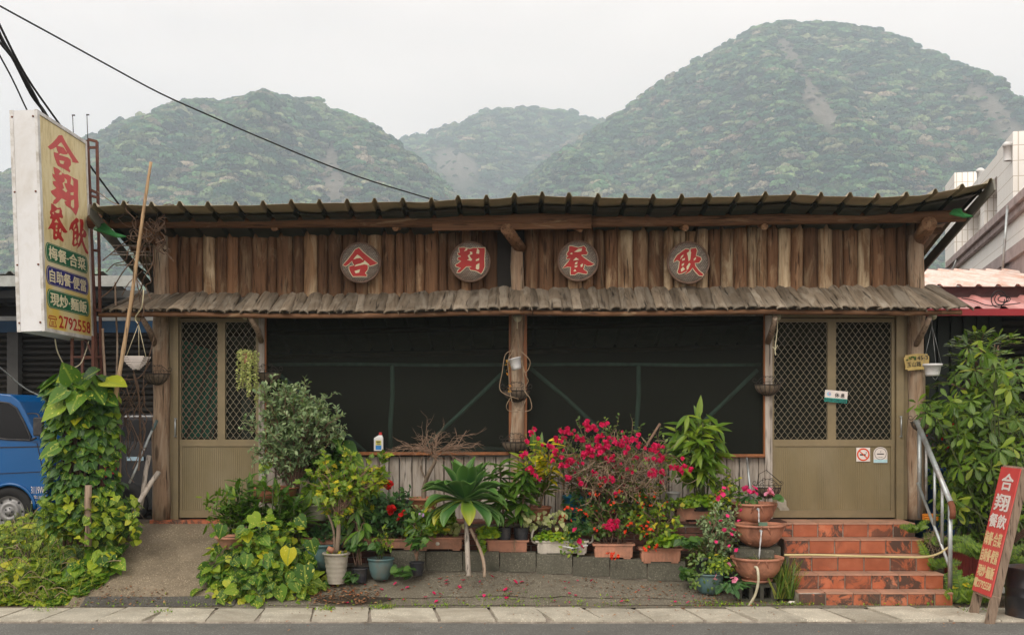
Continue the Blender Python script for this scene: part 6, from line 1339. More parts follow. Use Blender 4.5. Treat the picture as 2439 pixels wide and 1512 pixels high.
def trough(t, x0, x1, ytop, ybot, Y, mat, dep=.17, badge=False):
    s = Y/FPX; a, b = XP(x0, Y), XP(x1, Y); zb, zt = ZP(ybot, Y), ZP(ytop, Y); m = MB(); i = .02; n = 16
    def loop(x0, x1, y0, y1, z, r=.02):
        o = []
        for cx, cy, a0 in ((x1-r, y0+r, -90), (x1-r, y1-r, 0), (x0+r, y1-r, 90), (x0+r, y0+r, 180)):
            for k in range(4): q = math.radians(a0+30*k); o.append((cx+r*math.cos(q), cy+r*math.sin(q), z))
        return o
    Ls = [loop(a+i, b-i, Y+i*.5, Y+dep-i*.5, zb+.012), loop(a+i*.5, b-i*.5, Y+i*.25, Y+dep-i*.25, zt-.02), loop(a-.006, b+.006, Y-.008, Y+dep+.008, zt-.018), loop(a-.006, b+.006, Y-.008, Y+dep+.008, zt), loop(a+.008, b-.008, Y+.006, Y+dep-.006, zt), loop(a+.012, b-.012, Y+.01, Y+dep-.01, zt-.035)]
    vs = [v for l in Ls for v in l]; fs = [(j*n+k, j*n+(k+1) % n, (j+1)*n+(k+1) % n, (j+1)*n+k) for j in range(5) for k in range(n)]; fs.append(tuple(range(n))[::-1]); m.add(vs, fs)
    for fx in (a+.04, b-.11): m.bbox(fx, fx+.07, Y+.015, Y+dep-.02, zb-.004, zb+.012)
    x = a+.04
    while x < b-.04: m.bbox(x, x+.006, Y+.002, Y+.012, zb+.02, zt-.024); x += .035
    m.build('trough', mat, t); q = MB(); q.bbox(a+.012, b-.012, Y+.012, Y+dep-.012, zt-.05, zt-.022); q.build('soil', MT['potsoil'], t)
    if badge: e = MB(); e.lathe(V((a+b)/2-.02, Y+.004, (zb+zt)/2), [(0, .004), (.018, .003), (.02, 0)], 16, rot=Matrix.Rotation(math.radians(90), 3, 'X')); e.build('oval_badge', MT['whitepot'], t)
    return V((a+b)/2, Y+dep/2, zt)
def flowers(parent, centers, mat, size=.03, n=5, name='flower', flat=False):
    o = ploc(parent)
    key = (mat.name, n)
    if key not in flowers.c:
        ms = []
        for s in range(3):
            it = []
            for k in range(n):
                a = 6.28*k/n+U(-.3, .3); d = V(math.cos(a), math.sin(a)*.9, U(.1, .5) if not flat else .1); it.append((V(0, 0, 0), d, V(0, 0, 1)-d*.3, U(.85, 1.1)))
            if n > 6:
                for k in range(n): a = U(0, 6.28); it.append((rdir()*.35, rdir(.2), rdir(), U(.6, .9)))
            v, f, lf = merged_leaves('flower', it, 'petal', mat); ms.append(npmesh('flower', v, f, lf, mat))
        flowers.c[key] = ms
    for c in centers:
        ob = bpy.data.objects.new(name, R.choice(flowers.c[key])); col.objects.link(ob); ob.parent = parent; s = size*U(.75, 1.25)
        ob.location = Vector(c)-o; ob.rotation_euler = (U(.5, 1.5), U(-.5, .5), U(0, 6.28)) if not flat else (U(.2, 1.2), U(-.5, .5), U(0, 6.28)); ob.scale = (s, s, s)
flowers.c = {}
def moundleaves(c, r, n, size, kind='up', hem=True, top=1.0):
    """leaves on the outside of a mound, facing out"""
    it = []
    for _ in range(n):
        d = rdir(.1);
        if hem and d.z < -.1: d.z *= -.6; d.normalize()
        if d.y > .55 and R.random() < .8: d.y *= -1
        k = U(.72, 1.05); k *= 1+.22*mn.noise(Vector((d.x*2.5+c[0], d.y*2.5, d.z*2.5))); p = Vector((c[0]+d.x*r[0]*k, c[1]+d.y*r[1]*k, c[2]+d.z*r[2]*k))
        out = Vector((d.x/r[0], d.y/r[1], d.z/r[2])).normalized(); down = (Vector((U(-.9, .9), -.25, -.6))+out*.45+rdir()*.45).normalized()
        it.append((p, down, (out+V(0, -.3, .5)+rdir()*.55), size*R.choice((.5, .7, .8, .95, 1.1, 1.3, 1.6))))
    return it

# ================================================================ POTHOS COLUMN, left
t = thing('vine_column', P(205, 1240, 11.15), 'tall column of yellow-green heart-leaved vine climbing the sign tower', 'climbing plant')
it = []
prof = [(900, 195, 70), (930, 198, 82), (980, 202, 80), (1040, 200, 92), (1100, 200, 88), (1160, 205, 92), (1220, 210, 112), (1260, 220, 125)]
pys, pcx, pw = [p[0] for p in prof], [p[1] for p in prof], [p[2] for p in prof]
for _ in range(760):
    py = U(895, 1262); cx = np.interp(py, pys, pcx); w = np.interp(py, pys, pw); a = U(0, math.pi); rx_ = w*11.15/FPX*U(.75, 1.0)
    s = np.interp(py, [895, 960, 1100, 1260], [.17, .12, .09, .10])*U(.6, 1.25); Y = 11.2-math.sin(a)*rx_*.75
    p = V(XP(cx, 11.2)+math.cos(a)*rx_, Y, ZP(py, 11.2)); out = V(math.cos(a), -math.sin(a), .15)
    it.append((p, (V(U(-.6, .6), -.2, -.7)+out*.6+rdir()*.25).normalized(), out+V(0, -.2, .6)+rdir()*.35, s))
for px, py, s, dx, dz in ((250, 905, .26, .9, -.1), (160, 925, .24, -.6, -.5), (200, 900, .24, .5, .3), (150, 960, .26, -.9, -.5), (172, 905, .22, -.2, .6), (245, 945, .20, .8, -.3), (140, 1060, .22, -.7, -.4), (225, 925, .22, .3, -.2), (190, 935, .23, -.1, -.3)):
    it.append((P(px, py+4, 10.85), V(dx, -.3, dz), V(0, -.6, 1)+rdir()*.3, s))
leaves(t, it[:330]+it[-9:], 'heart', MT['L_pothos'], 250); leaves(t, it[330:760], 'heart', MT['L_ivy'], 0, stuffname='inner_foliage')
leaves(t, [(P(U(95, 330), U(1180, 1290), U(10.75, 11.1)), rdir(-.4), V(0, -.5, 1)+rdir()*.5, U(.05, .10)) for _ in range(260)], 'heart', MT['L_pothos_lime'], 0, stuffname='low_foliage')
m = MB()
for _ in range(34):
    x = U(150, 235); pts = [P(x+U(-14, 14), 1290-k*62+U(-10, 10), 11.15+U(-.12, .1)) for k in range(7)]; m.tube(smooth_path(pts, 3), U(.006, .016), 5, caps=False)
m.build('old_stem', MT['vinedark'], t)
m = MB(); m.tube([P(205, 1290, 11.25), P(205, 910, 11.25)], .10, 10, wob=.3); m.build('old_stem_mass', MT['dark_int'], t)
# ground cover, left bank
t = thing('ground_cover', P(120, 1380, 10.7), 'tangled lime-green creepers and weeds covering the bank at lower left', 'ground cover'); t['kind'] = 'stuff'
def bank(n, smin, smax, x0=-60, x1=330, y0=10.52, y1=12.6, hz_=.16):
    it = []
    while len(it) < n:
        px = U(x0, x1); Y = y0+(y1-y0)*R.random()**1.6; x = XP(px, Y)
        if x > -4.12+.30*mn.noise(Vector((Y*2, 0, 0)))+.12*sm(10.8, 11.6, Y): continue
        hgt = hz_*(1+1.2*mn.noise(Vector((x*2.2, Y*2.2, 1))))*sm(10.44, 10.85, Y); z = gz(x, Y)+U(0, max(.02, hgt))+.12*sm(11, 11.8, Y)*sm(-4.2, -4.7, x)
        it.append((V(x, Y, z), (V(U(-1, 1), -.5, -.2)+rdir()*.4).normalized(), V(0, -.4, 1)+rdir()*.45, U(smin, smax)))
    return it
leaves(t, bank(1400, .045, .10), 'heart', MT['L_pothos_lime'], 0, stuffname='lime_foliage'); leaves(t, bank(900, .05, .13, 120, 330), 'heart', MT['L_pothos'], 0, stuffname='green_foliage')
leaves(t, bank(900, .03, .06, hz_=.09), 'oval', MT['L_clover'], 0, stuffname='weed_foliage'); leaves(t, [(p, (V(U(-.5, .5), -.3, 1)+rdir()*.5).normalized(), rdir(), U(.08, .22)) for p, _, _, _ in bank(900, .1, .2)], 'blade', MT['L_grass'], 0, stuffname='grass_blades')
m = MB()
for _ in range(130):
    p = bank(1, .1, .2)[0][0]; q = p+V(U(-.3, .3), U(-.15, .15), U(-.02, .12)); m.tube(smooth_path([p, (p+q)/2+V(0, 0, U(.02, .12)), q], 4), U(.002, .005), 4, caps=False)
sb = m.build('creeper_stems', MT['vine'], t); sb['kind'] = 'stuff'
# big leaves on the bank around the stump
t = thing('creeping_pothos', P(240, 1330, 10.75), 'large-leaved green vine creeping over the bank by the stump post', 'vine')
it = []
for _ in range(120):
    px = U(170, 345); Y = U(10.68, 11.35); x = XP(px, Y)
    if x > -3.86: continue
    it.append((V(x, Y, gz(min(x, -4.1), Y)+U(.05, .24)), (V(U(-.8, .9), -.5, -.4)+rdir()*.2).normalized(), V(0, -.5, 1)+rdir()*.35, U(.09, .17)))
leaves(t, it, 'heart', MT['L_pothos'], 100)
# ================================================================ POTHOS MOUND, by the ramp
mc = P(625, 1385, 10.95); mc.z = .12
t = thing('pothos_mound', mc, 'big mound of variegated heart-shaped pothos leaves beside the ramp', 'plant')
items = moundleaves((XP(628, 10.95), 10.95, .08), (.62, .52, .74), 1000, .078)
items += moundleaves((XP(720, 10.85), 10.85, .02), (.40, .36, .36), 220, .08)+moundleaves((XP(560, 10.8), 10.8, .02), (.40, .40, .36), 220, .075)
items = [q for q in items if q[0].z > gz(q[0].x, q[0].y)-.02]
big = [(P(px, py, 10.45), V(dx, -.2, -1), V(0, -1, .35)+rdir()*.2, s) for px, py, s, dx in ((725, 1345, .20, .1), (690, 1305, .17, -.2), (740, 1285, .15, .3), (640, 1385, .16, -.8), (700, 1378, .15, .4), (665, 1395, .16, .2), (530, 1250, .14, -.3), (620, 1415, .15, -.5), (590, 1320, .14, -.1), (710, 1230, .13, .8), (600, 1225, .14, .7))]
leaves(t, items[:700]+big, 'heart', MT['L_pothos'], 290); leaves(t, items[700:], 'heart', MT['L_pothos_lime'], 0, stuffname='lime_foliage')
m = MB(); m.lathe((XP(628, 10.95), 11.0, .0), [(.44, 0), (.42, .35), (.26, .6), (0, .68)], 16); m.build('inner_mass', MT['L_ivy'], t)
m = MB()
for _ in range(30):
    a = ell((XP(640, 10.9), 10.75, .4), (.5, .3, .35)); m.tube(smooth_path([a, a+rdir()*.12, a+rdir()*.2+V(0, 0, -.05)], 3), .004, 4, caps=False)
m.build('stem', MT['stemgreen'], t)
t = thing('dracaena_clump', P(640, 1240, 11.1), 'clump of canes with narrow arching leaves rising out of the pothos mound', 'plant'); m = MB(); it = []
for _ in range(46):
    px = U(535, 735); b = P(px+U(-10, 10), 1290, 11.05+U(-.12, .15)); top = P(px+U(-22, 18), U(1140, 1230), 11.05+U(-.15, .15)); m.tube([b, (b+top)/2+rdir()*.02, top], .006, 5)
    for k in range(9):
        q = b.lerp(top, U(.35, 1)); a = U(0, 6.28); it.append((q, V(math.cos(a), math.sin(a)*.7-.2, U(.1, .9)), V(0, -.2, 1), U(.11, .22)))
m.build('cane', MT['stemgreen'], t); leaves(t, it, 'lance', MT['L_mango'], 0); leaves(t, [(P(px, py, 11.0), V(dx, -.1, 1), V(0, -1, .2), .24) for px, py, dx in ((600, 1180, -.1), (612, 1185, .3), (665, 1190, -.2), (722, 1215, .4), (560, 1200, -.5), (655, 1205, .2))], 'lance', MT['L_bamboo'], 6)
leaves(t, [(P(U(480, 560), U(1180, 1250), U(10.9, 11.1)), rdir(.2), rdir(), U(.06, .12)) for _ in range(90)], 'lance', MT['L_bamboo'], 0, stuffname='low_foliage')
# pot peeking out of the mound
t = thing('terracotta_pot', P(560, 1280, 10.75), 'pinkish clay bowl half buried in the left side of the mound', 'pot'); rlathe_pot(t, P(554, 1305, 10.8), .10, .16, .12, MT['terra_pink'])
# ================================================================ SHRUBS AND POTS, LEFT GROUP
t = thing('gray_green_shrub', P(700, 1185, 11.4), 'wide gray-green small-leaved shrub in a clay bowl in front of the first window', 'shrub')
bowlpot(t, P(655, 1196, 11.4), .24, .16, MT['terra']); base = P(700, 1180, 11.4)
shrub(t, base, P(712, 1000, 11.25), (.54, .30, .33), 64, 'small', MT['L_olive'], .056, 13, MT['twig'], twig=.17, ntw=7, r0=.013, up=.75, lo=.2)
shrub(t, base, P(640, 1075, 11.25), (.20, .18, .22), 16, 'small', MT['L_olive'], .05, 12, MT['twig'], twig=.14, ntw=5, r0=.008, up=.5, lo=.1, stemname='side_stem')
shrub(t, base, P(765, 1020, 11.2), (.26, .2, .18), 20, 'small', MT['L_olive'], .05, 12, MT['twig'], twig=.14, ntw=6, r0=.008, up=.6, lo=.1, stemname='side_stem')
t = thing('cream_pot_plant', P(757, 1240, 11.3), 'smooth cream plastic pot with low green leaves on the ledge left of the hibiscus', 'potted plant'); c = P(757, 1238, 11.3); rlathe_pot(t, c, .085, .155, .17, MT['whitepot'], lip=.008)
leaves(t, moundleaves(P(757, 1185, 11.3), (.17, .14, .10), 90, .07), 'round', MT['L_hib'], 0)
t = thing('fern_like_shrub', P(760, 1185, 11.45), 'dark broad-leaved plant behind the hibiscus under the first window', 'shrub')
shrub(t, P(760, 1200, 11.5), P(790, 1110, 11.4), (.34, .2, .22), 22, 'heart', MT['L_ivy'], .10, 4, MT['twig'], twig=.10, ntw=4, lo=.1)
leaves(t, [(P(px, py, 11.25), V(dx, -.3, -.4), V(0, -.8, 1), s) for px, py, s, dx in ((815, 1060, .22, .6), (830, 1085, .20, .9), (790, 1095, .17, -.6), (640, 1100, .16, -.3), (800, 1035, .14, .2))], 'heart', MT['L_pothos'], 5)
t = thing('hibiscus_bush', P(800, 1385, 10.75), 'small-leaved yellow-green bush with bare lower stems in a ribbed gray pot', 'potted plant'); c = P(801, 1388, 10.75); rlathe_pot(t, c, .085, .122, .30, MT['ribpot'], lip=.014, lh=.022, ribs=6)
m = MB(); base = P(805, 1232, 10.76); m.tube(smooth_path([c+V(0, 0, .24), P(806, 1270, 10.75), base], 3), .022, 8, wob=.2); m.tube(smooth_path([c+V(-.02, 0, .24), P(795, 1265, 10.75), P(782, 1225, 10.76)], 3), .012, 7); m.build('trunk', MT['trunk'], t); shrub(t, base, P(815, 1160, 10.85), (.35, .24, .32), 28, 'lobed', MT['L_hib'], .066, 5, MT['twig'], twig=.13, ntw=5, r0=.008, up=.2, lo=.25, lift=.45, spread=.03, droop=.25)
shrub(t, base, P(865, 1120, 10.85), (.20, .18, .18), 14, 'lobed', MT['L_hib'], .07, 4, MT['twig'], twig=.12, ntw=5, r0=.01, up=.2, lo=.1, stemname='side_stem')
m = MB(); q = P(785, 1312, 10.68); m.tube([q+V(-.02, 0, .03), q+V(.035, 0, .0)], [.024, .032], 12); m.build('small_fallen_pot', MT['terra'], t)
leaves(t, [(c+V(U(-.08, .08), U(-.08, .08), .285), rdir(.3), V(0, -.3, 1), .05) for _ in range(22)], 'lobed', MT['L_hib'], 0, stuffname='pot_weeds')
t = thing('blue_gray_basin', P(768, 1340, 10.95), 'large blue-gray round basin pot behind the ribbed gray pot', 'pot'); bowlpot(t, P(768, 1355, 10.98), .19, .26, MT['bluepot'])
t = thing('blue_gray_pot', P(905, 1382, 10.85), 'round blue-gray pot with small spindly rose, in front of the troughs', 'potted plant'); bowlpot(t, P(907, 1379, 10.82), .125, .21, MT['bluepot'])
shrub(t, P(907, 1330, 10.82), P(912, 1290, 10.8), (.13, .1, .10), 7, 'small', MT['L_hib'], .045, 6, MT['stemgreen'], twig=.06, ntw=3, r0=.004)
t = thing('black_nursery_pot', P(855, 1385, 10.8), 'black nursery pot with drooping dark leaves beside the ribbed pot', 'potted plant', 'black nursery pots'); rlathe_pot(t, P(857, 1386, 10.8), .062, .075, .14, MT['blackpot'], lip=.004, lh=.01)
shrub(t, P(855, 1345, 10.8), P(850, 1260, 10.85), (.17, .12, .2), 9, 'mango', MT['L_mango'], .15, 3, MT['twig'], twig=.07, ntw=2, r0=.006, droop=.8, up=-.2)
t = thing('black_nursery_pot', P(992, 1368, 10.8), 'black nursery pot with a thin young sapling before the concrete blocks', 'potted plant', 'black nursery pots'); rlathe_pot(t, P(993, 1370, 10.85), .05, .075, .135, MT['blackpot'], lip=.004, lh=.01)
shrub(t, P(993, 1335, 10.85), P(988, 1262, 10.85), (.12, .1, .10), 6, 'mango', MT['L_mango'], .11, 5, MT['twig'], twig=.05, ntw=2, r0=.007, spread=.005)
# roses and geranium behind the two left troughs
def trough_thing(x0, x1, yt, yb, Y, label, mat='terra_pink', badge=False, name='flower_trough'):
    t = thing(name, P((x0+x1)/2, yb, Y+.08), label, 'planter', 'long plastic flower troughs'); c = trough(t, x0, x1, yt, yb, Y, MT[mat], badge=badge); return t, c
t, c = trough_thing(868, 988, 1282, 1308, 11.08, 'clay-coloured trough of dark red roses, second trough from the left')
shrub(t, c, P(925, 1235, 11.15), (.36, .16, .17), 32, 'oval', MT['L_rose'], .062, 6, MT['stemgreen'], twig=.08, ntw=5, r0=.006, lo=.1, spread=.18)
m = MB(); m.tube([P(926, 1200, 11.1), P(926, 1160, 11.08)], .003, 4); m.build('flower_stem', MT['stemgreen'], t)
flowers(t, [P(926, 1156, 11.02), P(925, 1154, 11.05)], MT['petal_red'], .045, 9, 'rose'); flowers(t, [P(934, 1211, 10.98), P(930, 1214, 11.0), P(936, 1216, 11.0)], MT['petal_red'], .052, 9, 'rose'); flowers(t, [P(955, 1226, 10.98), P(950, 1238, 10.98), P(961, 1222, 11.0)], MT['petal_red'], .038, 6, 'rose')
t, c = trough_thing(990, 1104, 1279, 1310, 11.05, 'clay-coloured trough with oval badge, geraniums and one pale creeper', badge=True)
shrub(t, c, P(1030, 1245, 11.1), (.26, .13, .12), 24, 'round', MT['L_clover'], .052, 6, MT['stemgreen'], twig=.06, ntw=4, r0=.004, lo=.1, spread=.16)
leaves(t, moundleaves(P(1020, 1262, 11.08), (.22, .1, .08), 110, .05), 'round', MT['L_hib'], 0, stuffname='geranium_foliage'); flowers(t, [P(1000, 1204+20, 11.0), P(1008, 1226, 11.0)], MT['petal_lilac'], .02, 5)
leaves(t, [(P(U(1060, 1102), U(1248, 1275), 11.03), rdir(), rdir(.8), U(.04, .07)) for _ in range(24)], 'heart', MT['L_pale'], 12)
t, c = trough_thing(690, 862, 1280, 1306, 11.12, 'long clay-coloured trough hidden behind the ribbed gray pot, leftmost trough')
shrub(t, c, P(800, 1262, 11.2), (.40, .12, .12), 20, 'oval', MT['L_rose'], .06, 6, MT['stemgreen'], twig=.07, ntw=4, r0=.005, lo=.1, spread=.2)
t = thing('rose_thicket', P(930, 1230, 11.45), 'dark green rose leaves filling the ledge under the first window', 'plant')
shrub(t, P(900, 1240, 11.45), P(900, 1195, 11.4), (.42, .14, .14), 30, 'oval', MT['L_rose'], .06, 6, MT['stemgreen'], twig=.08, ntw=4, r0=.005, lo=.1, spread=.25); shrub(t, P(1000, 1240, 11.4), P(1010, 1222, 11.3), (.24, .14, .10), 16, 'oval', MT['L_pale'], .045, 5, MT['stemgreen'], twig=.07, ntw=3, r0=.004, lo=.1, spread=.15, stuffname='pale_foliage', stemname='side_stem')
t = thing('black_planter_box', P(900, 1225, 11.6), 'black plastic planter box on the ledge behind the roses', 'planter'); trough(t, 862, 988, 1192, 1238, 11.5, MT['blackpot'])
# ================================================================ BARE TREE
t = thing('bare_tree', P(1008, 1240, 11.45), 'leafless spreading bonsai-like tree in an orange clay pot', 'potted tree'); c = P(1010, 1240, 11.45); rlathe_pot(t, c, .10, .142, .245, MT['terra'], lip=.014, lh=.03)
m = MB(); tr = smooth_path([c+V(0, 0, .2), P(1010, 1160, 11.45), P(1022, 1125, 11.4), P(1035, 1100, 11.38), P(1035, 1080, 11.38)], 4); m.tube(tr, [.026-.010*i/(len(tr)-1) for i in range(len(tr))], 9, wob=.2)
m.tube(smooth_path([P(1016, 1145, 11.43), P(1004, 1120, 11.4), P(1003, 1108, 11.38)], 3), .009, 6); m.build('trunk', MT['trunk'], t)
m = MB()
def twigrec(p, d, L, r, dep):
    n = 3; pts = [p]
    for k in range(n): d = (d+rdir()*.28+V(0, 0, .03 if dep > 1 else -.02)).normalized(); pts.append(pts[-1]+d*L/n)
    m.tube(pts, [r, r*.85, r*.7, r*.55], 5 if dep > 1 else 4, caps=False)
    if dep == 0: return
    for _ in range(3 if dep > 1 else R.choice((2, 3))):
        q = R.choice(pts[1:]); nd_ = (d+rdir()*.75); nd_.z *= .55; twigrec(q, nd_.normalized(), L*U(.55, .8), r*.6, dep-1)
for k in range(13):
    a = k/13*6.28+U(-.2, .2); d = V(math.cos(a)*1.2, math.sin(a)*.7, U(.45, 1.0)).normalized(); twigrec(P(1036, 1085+U(-8, 8), 11.36), d, U(.15, .22), .006, 3)
for a in (-.2, .2, 3.0, 3.3): twigrec(P(1036, 1075, 11.36), V(math.cos(a), -.1, .22+U(0, .15)).normalized(), .30, .008, 3)
m.build('branch', plain('pale_twig', (.30, .20, .14), .9, .3, 20), t)
# ================================================================ AGAVE
t = thing('agave', P(1112, 1372, 10.6), 'large green agave rosette on a leaning stem propped by two sticks', 'succulent'); ac = P(1108, 1196, 10.72)
def agleaf(d, L, curl, w, mat):
    d = Vector(d).normalized(); m = MB(); n = 12; rows, fold, _ = leaf_rows('agave'); side = d.cross(V(0, 0, 1))
    if side.length < .2: side = V(1, 0, 0) if abs(d.x) < .5 else V(0, 1, 0)
    side.normalize(); vs = []; lf = []; p = ac+d*.02; dd = d.copy(); xs_ = [r[0] for r in rows]; ws = [r[2] for r in rows]
    for i in range(n+1):
        t_ = i/n; hw = np.interp(t_, xs_, ws)*w; nn = side.cross(dd).normalized(); und = .012*math.sin(t_*9+w*40)
        for s in (-1, -.5, 0, .5, 1): vs.append(p+side*s*hw+nn*(abs(s)**1.6*hw*.45+(und if abs(s) == 1 else 0))); lf.append((s, t_, 0))
        dd = (dd+V(0, 0, -curl*(.4+1.6*t_))/n).normalized(); p = p+dd*L/n
    N = len(vs); vs2 = vs+[v-side.cross(d).normalized()*.006 for v in vs]
    fs = [(j*5+k, j*5+k+1, (j+1)*5+k+1, (j+1)*5+k) for j in range(n) for k in range(4)]
    me = npmesh('leaf', np.array([tuple(v) for v in vs]), fs, np.array(lf), mat, ploc(t)); o = link('leaf', me, t); o.modifiers.new('thickness', 'SOLIDIFY').thickness = .006; o.modifiers.new('soft', 'SUBSURF').render_levels = 1
for k in range(11): a = k*2.4; agleaf((math.cos(a)*.48+U(-.12, .12), math.sin(a)*.42-.12+U(-.1, .1), 1), U(.38, .46), .2, .50, MT['L_agave'])
for k in range(13): a = k*2.4+.7; agleaf((math.cos(a)*.95+U(-.2, .2), math.sin(a)*.7-.1+U(-.1, .1), .7+U(-.2, .2)), U(.42, .50), .8, .50, MT['L_agave'])
for k, a in enumerate((-2.9, 3.0, -.15, .35, -2.4, -.6, -2.75, -.35)): agleaf((math.cos(a), math.sin(a)*.55-.15, .28+.1*(k % 3)), U(.42, .48), 1.1, .52, MT['L_agave'] if k % 3 else MT['L_agave_y'])
for a, L in ((-2.5, .44), (-2.15, .42), (-1.85, .43), (-1.5, .40), (-1.2, .43), (-.85, .44), (-2.8, .46), (-.35, .46), (-.6, .44), (-2.35, .40)): agleaf((math.cos(a)*1.0, math.sin(a)*.45, .02), L, 1.5, .48, MT['L_agave_y'] if L in (.40, .42) else MT['L_agave'])
m = MB(); m.tube([P(1110, 1236, 10.76), P(1112, 1280, 10.7), P(1116, 1372, 10.6)], [.020, .022, .026], 10, wob=.1); m.build('prop_stick', MT['plank'], t)
m = MB(); m.tube(smooth_path([P(1120, 1258, 10.72), P(1135, 1288, 10.7), P(1146, 1315, 10.65), P(1153, 1345, 10.6), P(1153, 1374, 10.58)], 3), .017, 8, wob=.2); m.tube(smooth_path([P(1185, 1145, 10.85), P(1160, 1170, 10.8), P(1140, 1195, 10.78)], 3), .014, 7, wob=.2); m.build('prop_stick', MT['stick'], t)
# ================================================================ MANGO SAPLINGS
for px, x0, x1, lab in ((1200, 1182, 1218, 'left'), (1254, 1222, 1260, 'right')):
    t = thing('mango_sapling', P(px, 1284, 11.1), f'young mango tree in a black nursery pot, the {lab} of two on the trough', 'sapling', 'mango saplings in black pots'); c = P((x0+x1)/2, 1284, 11.12); rlathe_pot(t, c, .066, .078, .125, MT['blackpot'], lip=.004, lh=.01, ribs=3)
    top = P(px+(-10 if lab == 'left' else -8), 1110 if lab == 'left' else 1118, 11.05); m = MB(); pts = [c+V(0, 0, .1), c.lerp(top, .5)+V(.01, 0, 0), top]; m.tube(smooth_path(pts, 4), [.011]*5+[.007]*4, 7); m.build('trunk', MT['twig'], t); it = []
    for k in range(9):
        z = k/8; q = (c+V(0, 0, .1)).lerp(top, .25+.75*z)
        for j in range(8): a = 6.28*j/8+k; it.append((q+rdir()*.01, V(math.cos(a), math.sin(a)*.7-.2, U(-.7, .35)+(.4 if k == 8 else 0)), V(0, -.3, 1)+rdir()*.25, U(.15, .24)))
    leaves(t, it, 'mango', MT['L_mango'], 70)
t, c = trough_thing(1156, 1259, 1286, 1318, 11.05, 'clay-coloured trough carrying two black pots of young mango trees')
leaves(t, moundleaves(P(1163, 1272, 11.05), (.11, .09, .10), 120, .042), 'round', MT['L_clover'], 0); leaves(t, [(P(1150+U(-8, 8), 1285+U(0, 30), 11.0), rdir(-.5), V(0, -1, .4), .04) for _ in range(26)], 'round', MT['L_clover'], 0, stuffname='trailing_foliage')
m = MB()
for k in range(7): q = P(1224+k, 1284, 11.04); m.tube(smooth_path([q, q+V(U(-.03, .03), -.03, -.04), q+V(U(-.04, .03), -.03, -U(.08, .2))], 3), .0015, 4)
m.build('dry_stems', MT['vine'], t)
t = thing('white_crate', P(1185, 1215, 11.6), 'dirty white plastic crate on the ledge behind the mango saplings', 'crate'); trough(t, 1140, 1240, 1180, 1238, 11.5, MT['whitepot']); 
# croton
t = thing('croton', P(1285, 1235, 11.4), 'tall yellow and green croton in a clay pot left of the bougainvillea', 'potted plant'); rlathe_pot(t, P(1277, 1240, 11.4), .12, .15, .15, MT['terra'], lip=.01); m = MB(); it = []
for k in range(13):
    px = U(1248, 1318); b = P(1277+U(-18, 18), 1212, 11.4); top = P(px, U(1045, 1120), 11.05+U(-.1, .1)); m.tube(smooth_path([b, (b+top)/2+rdir()*.02, top], 3), .005, 5)
    for j in range(14): q = b.lerp(top, .3+.7*j/13); a = U(0, 6.28); it.append((q, V(math.cos(a), math.sin(a)*.6-.2, U(-.1, .8)), V(0, -.5, 1)+rdir()*.3, U(.12, .20)))
m.build('stem', MT['vine'], t); it.sort(key=lambda q: -q[0].z); leaves(t, it[:110], 'lance', MT['L_croton'], 60); leaves(t, it[110:], 'lance', MT['L_bamboo'], 0, stuffname='lower_foliage')
leaves(t, [(P(1272, 1080, 11.2), V(-.05, -.1, 1), V(0, -1, 0), .28), (P(1283, 1085, 11.2), V(.15, -.1, 1), V(0, -1, 0), .24)], 'lance', MT['L_bamboo'], 2)
t = thing('pale_leaved_plant', P(1295, 1280, 11.15), 'small pale yellow-leaved plant in a black pot above the white trough', 'potted plant'); rlathe_pot(t, P(1298, 1283, 11.18), .06, .072, .11, MT['blackpot'], lip=.004, lh=.01, ribs=3)
leaves(t, [(P(U(1245, 1348), U(1215, 1264), U(11.0, 11.25)), (V(U(-.6, .6), -.3, -.7)).normalized(), V(0, -1, .6)+rdir()*.5, U(.03, .058)) for _ in range(58)], 'heart', MT['L_pale'], 40); m = MB(); [m.tube([P(1297, 1258, 11.15), P(x, 1235, 11.12)], .003, 4) for x in (1262, 1285, 1310, 1330)]; m.build('stem', MT['stemgreen'], t)
t = thing('small_red_pot', P(1342, 1240, 11.4), 'tiny bright red clay pot on the ledge under the bougainvillea', 'pot'); rlathe_pot(t, P(1340, 1246, 11.38), .034, .046, .095, plain('red_plastic', (.45, .07, .035), .5), lip=.006)
t = thing('blue_bucket', P(1390, 1240, 11.45), 'blue plastic bucket standing among the bougainvillea stems', 'bucket'); rlathe_pot(t, P(1382, 1245, 11.45), .12, .175, .29, MT['bluebucket'], lip=.012, lh=.03)
# broken white trough
t = thing('broken_white_trough', P(1337, 1318, 11.05), 'broken white plastic trough with handles, clover and pansies', 'planter'); c = trough(t, 1276, 1402, 1287, 1320, 11.04, MT['whitepot'])
m = MB()
for px, s in ((1272, -1), (1407, 1)): q = P(px, 1272, 11.1); m.tube(smooth_path([q+V(0, 0, .05), q+V(s*.02, 0, .0), q+V(s*.015, 0, -.07), q+V(-s*.03, 0, -.09)], 3), .012, 6)
m.build('handles', MT['whitepot'], t)['kind'] = 'stuff'; m = MB(); a, b = XP(1376, 11.0), XP(1403, 11.0); m.tube([P(1340, 1300, 11.01), P(1365, 1305, 11.0), P(1400, 1298, 11.0)], .008, 6); m.build('broken_rim', MT['white'], t)
leaves(t, moundleaves(P(1315, 1282, 11.1), (.20, .08, .08), 260, .03), 'round', MT['L_clover'], 0); shrub(t, c+V(.05, 0, -.02), P(1372, 1268, 11.08), (.15, .09, .11), 14, 'lobed', MT['L_rose'], .05, 5, MT['stemgreen'], twig=.05, ntw=3, r0=.004, spread=.08, stuffname='pansy_foliage')
